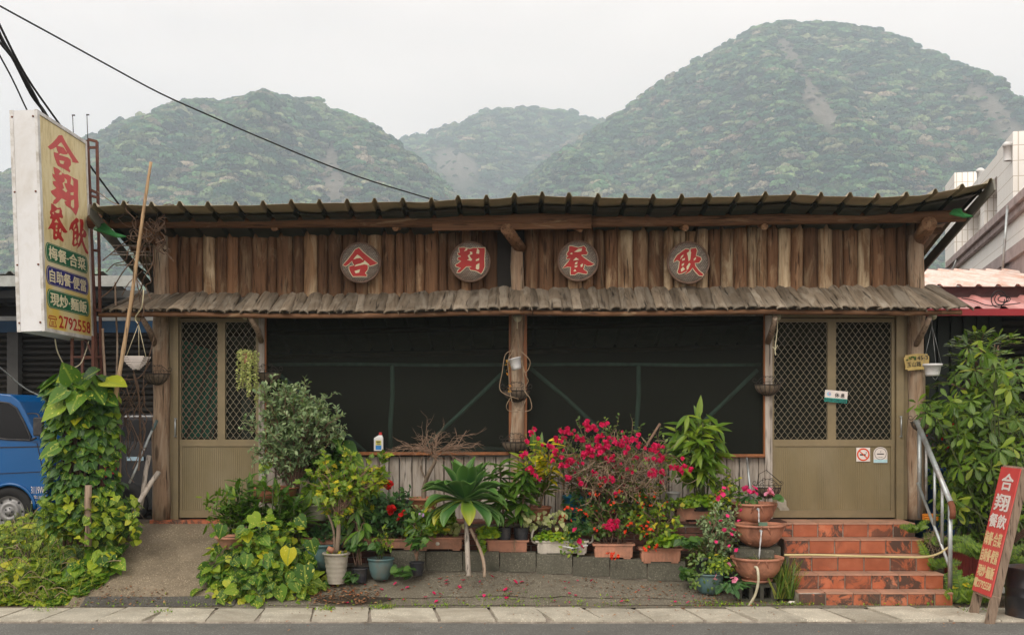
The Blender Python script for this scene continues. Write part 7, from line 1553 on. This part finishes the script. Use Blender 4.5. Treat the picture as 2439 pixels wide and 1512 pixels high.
leaves(t, [(P(U(1335, 1385), U(1262, 1320), 11.0), rdir(-.3), V(0, -1, .5), U(.03, .05)) for _ in range(60)], 'oval', MT['L_hib'], 0, stuffname='yellow_trailing_foliage'); flowers(t, [P(1371, 1262, 10.98), P(1378, 1288, 10.98), P(1385, 1302, 10.98)], MT['petal_pink'], .032, 5)
# ================================================================ BOUGAINVILLEA
t = thing('bougainvillea', P(1450, 1240, 11.3), 'sprawling bougainvillea covered with magenta flowers under the second window', 'flowering shrub')
base = P(1455, 1250, 11.3)
tips = shrub(t, base, P(1462, 1095, 11.2), (.92, .34, .34), 66, 'oval', MT['L_boug'], .038, 6, MT['twig'], twig=.20, ntw=7, r0=.012, up=.15, lo=.35, lift=.5, spread=.14)
m = MB()
for _ in range(260):
    a = ell(P(1475, 1125, 11.0), (.60, .22, .26)); pts = [a]
    for k in range(3): pts.append(pts[-1]+rdir()*.11)
    m.tube(smooth_path(pts, 2), U(.0018, .0035), 4, caps=False)
m.build('dry_twigs', MT['vine'], t)
m = MB(); m.tube([P(1470, 1200, 11.2), P(1540, 1060, 11.1), P(1572, 1008, 11.1)], .012, 7, wob=.2); m.build('cane', MT['twig'], t)
cl = [(1398, 1012, 4), (1408, 1022, 5), (1430, 1018, 3), (1340, 1032, 3), (1355, 1028, 4), (1380, 1040, 3), (1392, 1045, 3), (1425, 1045, 4), (1445, 1058, 4), (1330, 1045, 3), (1312, 1062, 3), (1268, 1028, 3), (1345, 1105, 7), (1360, 1098, 4), (1390, 1085, 4), (1405, 1068, 4), (1408, 1082, 3), (1472, 1055, 4), (1485, 1060, 4), (1430, 1070, 5), (1455, 1048, 3), (1512, 1042, 4), (1500, 1052, 3), (1495, 1075, 2), (1560, 1065, 4), (1570, 1062, 3), (1555, 1070, 2), (1578, 1088, 3), (1570, 1092, 3), (1548, 1093, 2), (1528, 1060, 2), (1262, 1120, 3), (1270, 1128, 2), (1245, 1080, 2), (1290, 1145, 1), (1352, 1138, 3), (1362, 1132, 1), (1378, 1145, 2), (1418, 1130, 2), (1440, 1145, 2), (1500, 1122, 2), (1557, 1127, 4), (1570, 1122, 3), (1545, 1132, 2), (1605, 1118, 3), (1625, 1118, 3), (1640, 1120, 2), (1460, 1140, 2), (1480, 1100, 1), (1443, 1098, 2), (1455, 1092, 2), (1382, 1100, 2), (1475, 1170, 1), (1330, 1090, 2), (1455, 1250, 7), (1463, 1243, 4), (1447, 1258, 3), (1463, 1258, 3), (1288, 1060, 1), (1320, 1070, 2), (1520, 1095, 1), (1490, 1132, 1)]
cen = [P(px+U(-9, 9), py+U(-8, 8), 10.9+U(-.12, .15)) for px, py, n_ in cl for _ in range(int(n_*1.6))]+[R.choice(tips)+V(0, -.1, 0) for _ in range(40)]
flowers(t, cen[:299], MT['petal_pink'], .027, 9)
# crown of thorns etc. in the right troughs
t, c = trough_thing(1413, 1512, 1295, 1330, 11.0, 'clay-coloured trough under the bougainvillea with trailing red blooms')
shrub(t, c, P(1440, 1235, 11.05), (.28, .13, .17), 22, 'oval', MT['L_boug'], .045, 6, MT['twig'], twig=.08, ntw=4, r0=.006, lo=.1, spread=.14)
flowers(t, [P(px+U(-6, 6), py+U(-4, 4), 10.88) for px, py in ((1330+22, 1212), (1358, 1208), (1392, 1222), (1380, 1212), (1425, 1178), (1435, 1160), (1430, 1155), (1478, 1172), (1460, 1200), (1418, 1262), (1448, 1318), (1460, 1315), (1470, 1325), (1455, 1325), (1462, 1330)) for _ in range(3)], MT['petal_orange'], .018, 4)
t, c = trough_thing(1524, 1626, 1305, 1340, 10.98, 'clay-coloured trough with red-flowered crown of thorns, rightmost on the blocks')
shrub(t, c, P(1560, 1255, 11.02), (.30, .14, .18), 26, 'oval', MT['L_hib'], .055, 6, MT['twig'], twig=.08, ntw=4, r0=.006, lo=.1, spread=.14)
leaves(t, moundleaves(P(1590, 1290, 11.0), (.16, .1, .09), 90, .055), 'round', MT['L_clover'], 0, stuffname='geranium_foliage'); flowers(t, [P(px+U(-7, 7), py+U(-5, 5), 10.86) for px, py in ((1530, 1255), (1545, 1248), (1550, 1262), (1540, 1272), (1490, 1268), (1555, 1308), (1545, 1300), (1535, 1308), (1560, 1300), (1502, 1250)) for _ in range(3)], MT['petal_orange'], .020, 4)
t = thing('ledge_thicket', P(1470, 1240, 11.45), 'dark mixed foliage with small red blooms on the ledge below the bougainvillea', 'plant')
shrub(t, P(1420, 1242, 11.4), P(1420, 1205, 11.25), (.42, .16, .14), 28, 'oval', MT['L_rose'], .055, 6, MT['twig'], twig=.09, ntw=4, r0=.005, lo=.1, spread=.3); shrub(t, P(1540, 1242, 11.4), P(1540, 1195, 11.25), (.36, .16, .15), 26, 'oval', MT['L_hib'], .05, 6, MT['stemgreen'], twig=.09, ntw=4, r0=.005, lo=.1, spread=.3, stuffname='green_foliage', stemname='side_stem')
flowers(t, [P(U(1340, 1600), U(1165, 1240), 11.0) for _ in range(30)], MT['petal_orange'], .018, 4)
# bamboo-leaved plant
t = thing('bamboo_leaved_plant', P(1665, 1235, 11.35), 'tall plant with glossy drooping bamboo-like leaves left of the right door', 'potted plant'); rlathe_pot(t, P(1668, 1215, 11.4), .12, .15, .14, MT['blackpot'], lip=.01); m = MB(); it = []
for k in range(22):
    tx, ty = 1668+U(-62, 55), U(985, 1090); b = P(1668+U(-16, 16), 1190, 11.38); top = P(tx, ty, 11.2+U(-.18, .16)); path = smooth_path([b, b.lerp(top, .5)+V(0, 0, .05), top], 4); m.tube(path, .006, 5)
    for j in range(13): q = path[min(len(path)-1, 3+R.randrange(len(path)-3))]+rdir()*.02; a = U(0, 6.28); it.append((q, V(math.cos(a)*.8, math.sin(a)*.5-.25, U(-.9, .35)), V(0, -.6, .8)+rdir()*.25, U(.14, .24)))
m.tube([P(1668, 1100, 11.25), P(1663, 1000, 11.2)], .005, 5); it += [(P(1662, 1000, 11.2), V(.15, 0, 1), V(0, -1, 0), .26), (P(1668, 1010, 11.2), V(-.3, -.1, 1), V(0, -1, 0), .2), (P(1640, 1015, 11.15), V(-.8, -.1, .2), V(0, -.5, 1), .26), (P(1690, 1020, 11.15), V(.8, -.1, .25), V(0, -.5, 1), .24)]
m.build('cane', MT['stemgreen'], t); leaves(t, it, 'lance', MT['L_bamboo'], 230)
t, c = trough_thing(1608, 1710, 1208, 1240, 11.3, 'upper clay-coloured trough overflowing with bright clover, near the fountain')
leaves(t, moundleaves(P(1662, 1200, 11.33), (.25, .13, .11), 420, .032), 'round', MT['L_clover'], 0); leaves(t, [(P(U(1680, 1715), U(1200, 1265), 11.25), rdir(-.4), V(0, -1, .5), .032) for _ in range(110)], 'round', MT['L_clover'], 0, stuffname='trailing_foliage')
t = thing('white_bottle_pot', P(1600, 1195, 11.5), 'small white plastic cup pot under the bamboo-leaved plant', 'pot'); rlathe_pot(t, P(1604, 1205, 11.5), .05, .065, .15, MT['white'])
# potted cluster left of the fountain
t = thing('weedy_blue_pot', P(1690, 1412, 10.7), 'blue-gray bowl pot spilling impatiens and weeds beside the fountain base', 'potted plant'); bowlpot(t, P(1688, 1412, 10.72), .145, .20, MT['bluepot'])
m = MB(); m.lathe(P(1672, 1365, 10.66), [(0, 0), (.052, 0), (.06, .14), (.064, .14), (.064, .15), (.056, .15), (.05, .1), (0, .1)], 20); m.build('inner_black_pot', MT['blackpot'], t)
leaves(t, moundleaves(P(1705, 1355, 10.7), (.18, .14, .14), 240, .04), 'oval', MT['L_hib'], 0); leaves(t, moundleaves(P(1740, 1395, 10.5), (.13, .1, .09), 46, .085), 'obov', MT['L_rose'], 30, stuffname='low_foliage'); leaves(t, [(P(U(1640, 1700), U(1320, 1400), 10.6), rdir(-.3), V(0, -1, .5), .045) for _ in range(90)], 'oval', MT['L_boug'], 0, stuffname='trailing_foliage')
flowers(t, [P(px+U(-3, 3), py, 10.42) for px, py in ((1742, 1376), (1752, 1378), (1747, 1383), (1702, 1380), (1706, 1372), (1735, 1345))], MT['petal_light'], .030, 5, flat=True)
t = thing('red_flowered_shrub', P(1700, 1300, 11.0), 'spindly gray-green shrub with tiny red flowers left of the fountain bowls', 'shrub'); base = P(1700, 1370, 10.95)
shrub(t, base, P(1712, 1262, 10.95), (.22, .16, .22), 32, 'small', MT['L_olive'], .042, 9, MT['twig'], twig=.11, ntw=6, r0=.006, up=.3, lo=.1); shrub(t, base, P(1670, 1320, 10.9), (.16, .12, .14), 18, 'small', MT['L_boug'], .045, 8, MT['twig'], twig=.09, ntw=4, r0=.005, up=.2, lo=.1, stuffname='green_foliage', stemname='side_stem')
flowers(t, [P(px, py, 10.72) for px, py in ((1733, 1228), (1748, 1262), (1737, 1300), (1716, 1240), (1725, 1262), (1755, 1310), (1742, 1272), (1690, 1245), (1760, 1240), (1765, 1215), (1705, 1290))], MT['petal_hot'], .024, 5, flat=True)
leaves(t, [(P(1700+U(-60, 60), 1330+U(-40, 45), 10.9), rdir(.5), rdir(), U(.06, .14)) for _ in range(160)], 'blade', MT['L_grass'], 0, stuffname='grass_blades')
t = thing('wall_creeper', P(1740, 1200, 11.2), 'climbing sprig with hot pink blooms between clover trough and fountain', 'plant'); shrub(t, P(1720, 1240, 11.25), P(1738, 1165, 11.25), (.14, .1, .14), 16, 'oval', MT['L_hib'], .055, 5, MT['stemgreen'], twig=.1, ntw=3, r0=.005, lo=.1)
flowers(t, [P(px, py, 11.0) for px, py in ((1725, 1162), (1717, 1170), (1733, 1163), (1706, 1182), (1713, 1187), (1722, 1178))], MT['petal_hot'], .032, 5, flat=True)
# ================================================================ FOUNTAIN
ft = thing('bowl_fountain', P(1805, 1425, 10.8), 'three tiered terracotta bowl fountain with thin water jets beside the steps', 'fountain')
BX = []
for px, yr, w, Y, hh in ((1793, 1197, 112, 11.35, .22), (1808, 1247, 122, 10.98, .22), (1803, 1325, 124, 10.66, .22)):
    r = w*Y/FPX/2; c = P(px, yr, Y); b = bpy.data.objects.new('bowl', None); col.objects.link(b); b.parent = ft; b.location = c-Vector(ft.location); BX.append((c, r))
    m = MB(); m.lathe(c+V(0, 0, -hh), [(0, 0), (r*.42, 0), (r*.50, .012), (r*.72, .05), (r*.86, .10), (r*.93, hh-.03), (r*.94, hh-.022), (r*1.02, hh-.018), (r*1.02, hh), (r*.97, hh+.003), (r*.90, hh-.004), (r*.88, hh-.04), (0, hh-.045)], 40); m.build('shell', MT['bowl'], b)
    m = MB()
    for s in (-1, 1):
        for k, (q, zz) in enumerate(((1.0, .0), (.90, .018))):
            pts = [c+V(math.cos(a)*r*(.97 if zz == 0 else .985)*1.0*0+math.sin(th)*rr, -math.cos(th)*rr, z) for a in (0,) for th, rr, z in [((s*(.12+1.25*u)), r*(.60+.36*abs(2*u-1)**1.5)+.012, -hh+.035+zz+(hh-.05)*abs(2*u-1)**1.7) for u in [i/12 for i in range(13)]]]; m.tube(pts, .006, 5)
    m.build('swag_relief', MT['bowl'], b); m = MB(); m.disc(c+V(0, 0, -.022), r*.90, 28); m.build('water', MT['water'], b)
(c1, r1), (c2, r2), (c3, r3) = BX
for c, r, dx in ((c1, r1, 0), (c2, r2, -.04)):
    m = MB(); p = c+V(dx, -r*.95, -.045); m.tube([p+V(0, .03, 0), p+V(0, -.03, .0)], .013, 10); m.build('spout', MT['galv'], ft)
    z1 = (c2.z if c is c1 else c3.z)-.02; st_ = MB(); pts = [p+V(0, -.03-.05*math.sqrt(k/8), -(p.z-z1)*(k/8)**1.3) for k in range(9)]; pts = [q+V(-.004*k*(.2 if c is c1 else 1), 0, 0) for k, q in enumerate(pts)]; st_.tube(pts, [.007+.003*math.sin(k*2.2) for k in range(9)], 8); st_.build('water_jet', MT['stream'], ft)
m = MB(); p = P(1802, 1350, 10.38); p = V(p.x, c3.y-r3*.93, c3.z-.07); m.tube(smooth_path([p+V(0, .02, 0), p+V(.008, -.05, -.01), p+V(.014, -.06, -.12), p+V(-.01, -.04, -.25), p+V(-.06, -.03, -.34), p+V(-.10, -.02, -.385)], 4), .013, 8); m.build('drain_hose', MT['hosewhite'], ft)
m = MB(); m.lathe(c1+V(0, .0, -.42), [(0, 0), (.16, 0), (.15, .2), (0, .2)], 20); m.bbox(c2.x-.2, c2.x+.2, c2.y-.06, c2.y+.45, .25, c2.z-.22); m.bbox(c3.x-.19, c3.x+.19, c3.y+.1, c3.y+.4, .02, .50); m.build('stacked_base', MT['block'], ft)
hb = P(1800, 1425, 10.6); m = MB(); x0, x1, z0, z1 = hb.x-.19, hb.x+.19, .02, .21; y0, y1 = 10.56, 10.74
xs_ = [x0, x0+.045, x0+.145, x0+.185, x0+.245, x0+.325, x1]
for a, b in ((x0, x0+.05), (x0+.12, x0+.155), (x0+.225, x0+.26), (x1-.05, x1)): m.bbox(a, b, y0, y1, z0+.04, z1-.04)
m.bbox(x0, x1, y0, y1, z0, z0+.04); m.bbox(x0, x1, y0, y1, z1-.04, z1); m.build('hollow_block', plain('wet_block', (.06, .058, .045), .8, .3, 12, .4, dirt=(.035, .045, .02)), ft)
m = MB(); m.lathe(c3+V(0, 0, -.235), [(0, 0), (.14, 0), (.15, .02), (0, .02)], 20); m.build('saucer', MT['bowl'], ft)
m = MB(); q = c2+V(.015, -.10, .0); m.box(q, (.085, .03, .05)); m.build('pump_sponge', plain('green_sponge', (.12, .20, .14), .8), ft)
leaves(ft, [(c3+V(U(-.17, .17), U(-.17, .17), -.018), V(U(-1, 1), U(-1, 1), 0), V(0, 0, 1), .05) for _ in range(16)], 'round', MT['L_ivy'], 0, stuffname='floating_leaves')
t = thing('impatiens', c1, 'pink impatiens growing in the top fountain bowl', 'flowers'); leaves(t, moundleaves(c1+V(-.06, -.06, .02), (.09, .07, .07), 34, .075), 'obov', MT['L_rose'], 20); flowers(t, [P(px, py, 11.15) for px, py in ((1776, 1163), (1785, 1170), (1797, 1162), (1793, 1172), (1799, 1174), (1780, 1172))], MT['petal_hot'], .033, 5, flat=True)
t = thing('water_lily', c1+V(.1, 0, 0), 'pale pink water lily on a bent stalk in the top bowl', 'flower'); m = MB(); q = P(1832, 1172, 11.2); m.tube(smooth_path([P(1822, 1195, 11.25), P(1825, 1184, 11.2), q], 3), .004, 5); m.build('stalk', MT['stemgreen'], t); flowers(t, [q], MT['petal_light'], .05, 8); leaves(t, [(P(1840, 1185, 11.2), V(.6, -.3, .1), V(0, -.7, 1), .1), (P(1850, 1182, 11.2), V(.3, -.3, -.2), V(0, -.7, 1), .09)], 'round', MT['L_rose'], 2)
m = MB(); m.tube([P(1779, 1090, 11.55), P(1784, 1140, 11.45), P(1790, 1195, 11.35)], .012, 8); tag(m.build('supply_pipe', MT['galv']), 'gray flexible pipe rising from the top bowl against the burnt planks', 'pipe')
# ================================================================ RIGHT SHRUBS
t = thing('schefflera', P(2370, 1300, 11.2), 'big umbrella-leaved green shrub filling the right side behind the red board', 'shrub'); m = MB(); its = []; base = P(2390, 1330, 11.35)
tops = [(2320, 830), (2350, 870), (2300, 900), (2380, 890), (2420, 900), (2265, 960), (2230, 985), (2300, 960), (2340, 950), (2400, 940), (2430, 960), (2290, 1010), (2330, 1000), (2370, 1005), (2420, 1010), (2300, 1060), (2345, 1060), (2390, 1060), (2430, 1070), (2275, 1110), (2310, 1120), (2350, 1120), (2400, 1120), (2260, 1180), (2300, 1180), (2340, 1180), (2420, 1160), (2280, 1230), (2330, 1235), (2290, 1080), (2320, 1090), (2360, 1085), (2255, 1145), (2365, 1160), (2310, 940), (2360, 920), (2210, 965), (2245, 1000), (2380, 1230), (2420, 1220), (2440, 1120), (2440, 880)]
for i, (tx, ty) in enumerate(tops*6):
    tx += U(-26, 26); ty += U(-24, 24); Yt = U(10.75, 11.75) if i < 110 else U(11.3, 12.1); tp = P(tx, ty, Yt); tp.x = tp.x if tp.z > .3 else tp.x
    b = base+V(U(-.25, .35), U(-.2, .2), 0); path = bez(b, b.lerp(tp, .35)+V(0, 0, .15), b.lerp(tp, .75)+V(0, 0, .1), tp, 6); 
    if i % 5 == 0: m.tube(path, [.011-.001*k for k in range(7)], 5)
    nl_ = R.choice((5, 6, 7, 7)); ax = (V(tp.x-b.x, -.35, .5)+rdir()*.5).normalized(); x_, y_, z_ = frame(ax); L = U(.095, .165)
    for k in range(nl_):
        a = 6.28*k/nl_+U(-.15, .15); d = (x_*math.cos(a)+y_*math.sin(a)+ax*.12+V(0, 0, -.28)).normalized(); its.append((tp+d*.02, d, ax+V(0, 0, .5), L*U(.8, 1.15)))
m.build('stem', MT['stemgreen'], t); leaves(t, its, 'obov', MT['L_schef'], 290)
leaves(t, [(ell(P(2360, 1130, 11.5), (.62, .4, .9)), rdir(-.3), V(0, -.5, 1)+rdir()*.4, U(.06, .12)) for _ in range(1500)], 'obov', MT['L_schef'], 0, stuffname='inner_foliage')
t = thing('tall_aralia', P(2350, 1250, 12.0), 'dark glossy upper spray of leaves in front of the dark shop shutter', 'shrub'); its = []; m = MB()
for k in range(46):
    a = (U(2250, 2445), U(815, 930)); 
    if a[1] < 860 and abs(a[0]-2335) > 45: continue
    p = P(a[0], a[1], U(11.8, 12.2)); dx = (a[0]-2345)/80; ax = V(dx, -.4, .3+U(0, .4)).normalized(); L = U(.22, .34); pts = [p+ax*L*j/6-V(0, 0, .02*j*j/6) for j in range(7)]; m.tube([P(2348, 1050, 12.05), P(2348, 950, 12.05), p], .008, 5); m.tube(pts, .003, 4)
    for j in range(1, 7):
        for s in (-1, 1): its.append((pts[j], (ax*.6+ax.cross(V(0, 0, 1))*s+V(0, 0, -.15)).normalized(), V(0, -.3, 1), U(.09, .14)))
    its.append((pts[-1], ax, V(0, -.3, 1), .12))
m.build('stem', MT['twig'], t); leaves(t, its, 'obov', MT['L_schef'], 120)
m = MB(); m.tube([P(2352, 880, 12.1), P(2348, 960, 12.1)], .03, 8, wob=.2); m.build('old_frond_sheath', plain('rusty_sheath', (.35, .13, .04), .9, .4), t)
t = thing('red_flowered_creeper', P(2225, 1080, 11.8), 'dark creeper dotted with tiny red flowers behind the handrail', 'plant'); shrub(t, P(2230, 1120, 11.8), P(2235, 1060, 11.8), (.20, .15, .28), 22, 'small', MT['L_ivy'], .04, 7, MT['twig'], twig=.1, ntw=5, r0=.004); flowers(t, [P(U(2205, 2285), U(1010, 1090), 11.55) for _ in range(12)], MT['petal_red'], .016, 5)
# ferns
def fern(t, base, n, L, spread, mat, lean=(0, -.3)):
    its = []; m = MB()
    for k in range(n):
        a = U(-2.6, -.5) if k % 3 else U(0, 6.28); d = V(math.cos(a)*spread+lean[0], math.sin(a)*spread*.6+lean[1], 1).normalized(); l = L*U(.6, 1.1); p = Vector(base)+V(U(-.05, .05), U(-.05, .05), 0); pts = []; dd = d.copy()
        for j in range(15): pts.append(p.copy()); dd = (dd+V(d.x*.05, d.y*.05, -.075)).normalized(); p = p+dd*l/14
        m.tube(pts, .0025, 4, caps=False)
        for j in range(2, 15):
            w = .055*math.sin(math.pi*(j+1)/17)**.6*L/.4; td = (pts[j]-pts[j-1]).normalized(); sd = td.cross(V(0, -1, .3)).normalized()
            for s in (-1, 1): its.append((pts[j], (sd*s+td*.25).normalized(), V(0, -.8, .6), w*1.25)); its.append(((pts[j]+pts[j-1])/2, (sd*s+td*.25).normalized(), V(0, -.8, .6), w))
    m.build('frond_stem', MT['stemgreen'], t); leaves(t, its, 'leaflet', mat, 0, stuffname='fronds')
TPL['oval'] = TPL['oval']
for px, py, Y, n_, L, lab in ((2285, 1440, 10.62, 13, .42, 'bright sword fern at the foot of the handrail'), (2215, 1360, 10.95, 10, .34, 'sword fern arching over the lower tiled steps'), (2175, 1270, 11.15, 8, .24, 'small sword fern at the right end of the top step'), (2330, 1330, 10.9, 10, .40, 'sword fern behind the red board sign'), (2245, 1300, 11.05, 8, .3, 'yellowish fern tangle below the handrail'), (2395, 1350, 10.75, 8, .3, 'low feathery fern between red board and drum')):
    t = thing('sword_fern', P(px, py, Y), lab, 'fern', 'sword ferns by the steps'); fern(t, P(px, py, Y), n_, L, .7, MT['L_fern'])
m = MB()
for _ in range(60):
    a = ell(P(2225, 1285, 10.98), (.10, .07, .10)); m.tube(smooth_path([a, a+rdir()*.07, a+rdir()*.1+V(0, 0, -.04)], 2), .002, 4, caps=False)
tag(m.build('root_tangle', MT['vine']), 'brown tangle of dry fern roots hanging under the handrail', 'roots')
t = thing('red_planter', P(2310, 1360, 11.1), 'dark red rectangular planter behind the leaning board', 'planter'); trough(t, 2258, 2365, 1312, 1375, 11.05, plain('dark_red_plastic', (.22, .03, .025), .45)); m = MB(); m.tube([P(2332, 1336, 11.0), P(2344, 1342, 10.95)], .014, 8); m.build('drain_pipe', MT['galv'], t)
leaves(t, moundleaves(P(2330, 1400, 10.75), (.32, .18, .14), 420, .06), 'oval', MT['L_hib'], 0, stuffname='weeds')
t = thing('white_basin', P(2365, 1385, 10.7), 'crumpled pale plastic basin in the weeds behind the red board', 'basin'); m = MB(); m.lathe(P(2395, 1395, 10.55), [(.02, 0), (.12, .01), (.15, .09), (.16, .092), (.14, .08), (.1, .02)], 18, rot=Matrix.Rotation(.9, 3, 'X')); m.build('shell', plain('gray_plastic', (.32, .33, .3), .5, .3, 7, .3), t)
m = MB()
for k in range(4): m.tube(smooth_path([P(2388, 1290+k*3, 10.4), P(2410, 1282+k*4, 10.3), P(2445, 1255+k*5, 10.2)], 3), .008, 5)
tag(m.build('hanging_vine_stems', MT['vinedark']), 'bundle of brown bent stems right of the red board', 'stems')
t = thing('ivy_creeper', P(940, 1372, 10.72), 'dark small-leaved creeper sprawling between the pots before the blocks', 'creeper')
leaves(t, [(P(cx+U(-w, w), cy+U(-12, 8), 10.74+U(-.06, .1)), (V(U(-1, 1), -.4, -.3)+rdir()*.3).normalized(), V(0, -.6, 1)+rdir()*.4, U(.04, .09)) for cx, cy, w, n_ in ((958, 1360, 20, 26), (835, 1372, 16, 18), (742, 1395, 40, 60), (1000, 1290, 22, 20), (872, 1300, 40, 40), (1640, 1365, 18, 40), (1640, 1290, 22, 50)) for _ in range(n_)], 'heart', MT['L_ivy'], 0)
# ================================================================ LITTER, WEEDS, PETALS
def ground_items(n, x0, x1, y0, y1, smin, smax, clump=None, z=.02):
    it = []
    while len(it) < n:
        px = U(x0, x1); Y = U(y0, y1); x = XP(px, Y)
        if clump and mn.noise(Vector((x*clump, Y*clump*1.5, 4))) < U(-.1, .35): continue
        zz = rampz(x, Y) if -4.1 < x < -2.8 and Y > 10.36 else gz(x, Y); it.append((V(x, Y, zz+z), V(U(-1, 1), U(-1, 1), U(-.1, .35)), V(0, 0, 1)+rdir()*.35, U(smin, smax)))
    return it
t = thing('leaf_litter', (0, 10.6, 0), 'brown dry leaves scattered over the apron and kerb', 'leaf litter'); t['kind'] = 'stuff'
leaves(t, ground_items(420, 800, 1800, 10.38, 10.98, .015, .035, 1.2, .012)+ground_items(150, 100, 400, 10.36, 10.62, .015, .04, 1.0, .012)+ground_items(26, 250, 500, 10.5, 11.5, .01, .025, None, .012)+ground_items(160, -40, 2400, 9.8, 10.36, .012, .03, .7, .035)+ground_items(300, 740, 900, 10.4, 10.75, .02, .045, None, .014)+ground_items(40, 100, 2439, 9.2, 9.7, .015, .035, None, .008)+ground_items(160, 1650, 1900, 10.36, 10.6, .015, .03, None, .012), 'oval', MT['L_dry'], 0, stuffname='litter')
t = thing('fallen_petals', (0, 10.7, 0), 'magenta bougainvillea petals fallen on the concrete apron', 'petals'); t['kind'] = 'stuff'
leaves(t, [(P(px, py, 10)*1, V(1, 0, 0), V(0, 0, 1), .05) for px, py in ()]+ground_items(34, 800, 1250, 10.40, 10.9, .03, .055, None, .02)+ground_items(26, 1250, 1720, 10.40, 10.9, .018, .04, None, .02), 'petal', MT['petal_pink'], 0, stuffname='petals')
t = thing('joint_weeds', (0, 10.3, 0), 'grass tufts and tiny weeds growing in the kerb joints', 'weeds'); t['kind'] = 'stuff'; it = []; it2 = []
for cx, Y, n_, sp_ in ((778, 10.15, 60, .05), (912, 10.25, 80, .07), (1045, 10.3, 30, .1), (1175, 10.3, 24, .2), (1190, 10.52, 30, .12), (1365, 10.48, 34, .3), (1430, 10.36, 30, .2), (560, 10.37, 40, .3), (445, 10.42, 40, .25), (1700, 10.4, 60, .25), (1880, 10.42, 70, .12), (1740, 10.38, 40, .2), (105, 10.1, 30, .06), (388, 10.0, 16, .04), (2330, 10.1, 30, .1), (1290, 10.4, 24, .3), (1000, 10.4, 30, .35), (2000, 10.38, 30, .5), (2180, 10.38, 30, .3), (250, 10.4, 50, .3)):
    for _ in range(n_):
        x = XP(cx, Y)+R.gauss(0, sp_); y = Y+R.gauss(0, .03+sp_*.08); z = max(.02, gz(x, y)); it.append((V(x, y, z+.01), (V(U(-.6, .6), U(-.6, .3), 1)).normalized(), rdir(), U(.03, .075))); it2.append((V(x+U(-.03, .03), y, z+U(.01, .03)), rdir(.4), V(0, -.3, 1), U(.015, .03)))
leaves(t, it, 'blade', MT['L_grass'], 0, stuffname='grass_blades'); leaves(t, it2, 'oval', MT['L_clover'], 0, stuffname='weed_leaves')
t = thing('grass_tuft', P(1880, 1400, 10.75), 'tall thin grass tuft between fountain and steps', 'grass'); leaves(t, [(P(1868+U(-22, 22), 1425, U(10.5, 10.9)), V(U(-.5, .5), -.15, 1).normalized(), rdir(), U(.15, .45)) for _ in range(150)], 'blade', MT['L_grass'], 0, stuffname='blades')
m = MB(); vs = []; c = P(840, 1435, 10.45)
for k in range(30): a = 6.28*k/30; r = 1+.25*mn.noise(Vector((math.cos(a)*1.5, math.sin(a)*1.5, 2))); vs.append((c.x+math.cos(a)*.36*r, 10.47+math.sin(a)*.085*r, 0))
vs = [(x, y, (gz(x, y) if y > 10.36 else .012)+.006+.004*mn.noise(Vector((x*2, y*2, 3)))+.004) for x, y, z in vs]; m.add(vs, [tuple(range(30))]); o = m.build('damp_patch', plain('damp_soil', (.04, .032, .024), .35, .3, 14, .4)); o['kind'] = 'structure'
for px, py, Y, lab in ((1886, 1439, 10.45, 'small piece of white shell-like litter at the left foot of the steps'), (2318, 1450, 10.2, 'scrap of white paper litter by the red board legs')):
    m = MB(); c = P(px, py, Y); c.z = .04; m.lathe(c, [(0, .02), (.02, .018), (.035, .0), (.03, -.004)], 10, sx=1.3, sy=.8); tag(m.build('litter_scrap', MT['letterwhite']), lab, 'litter')
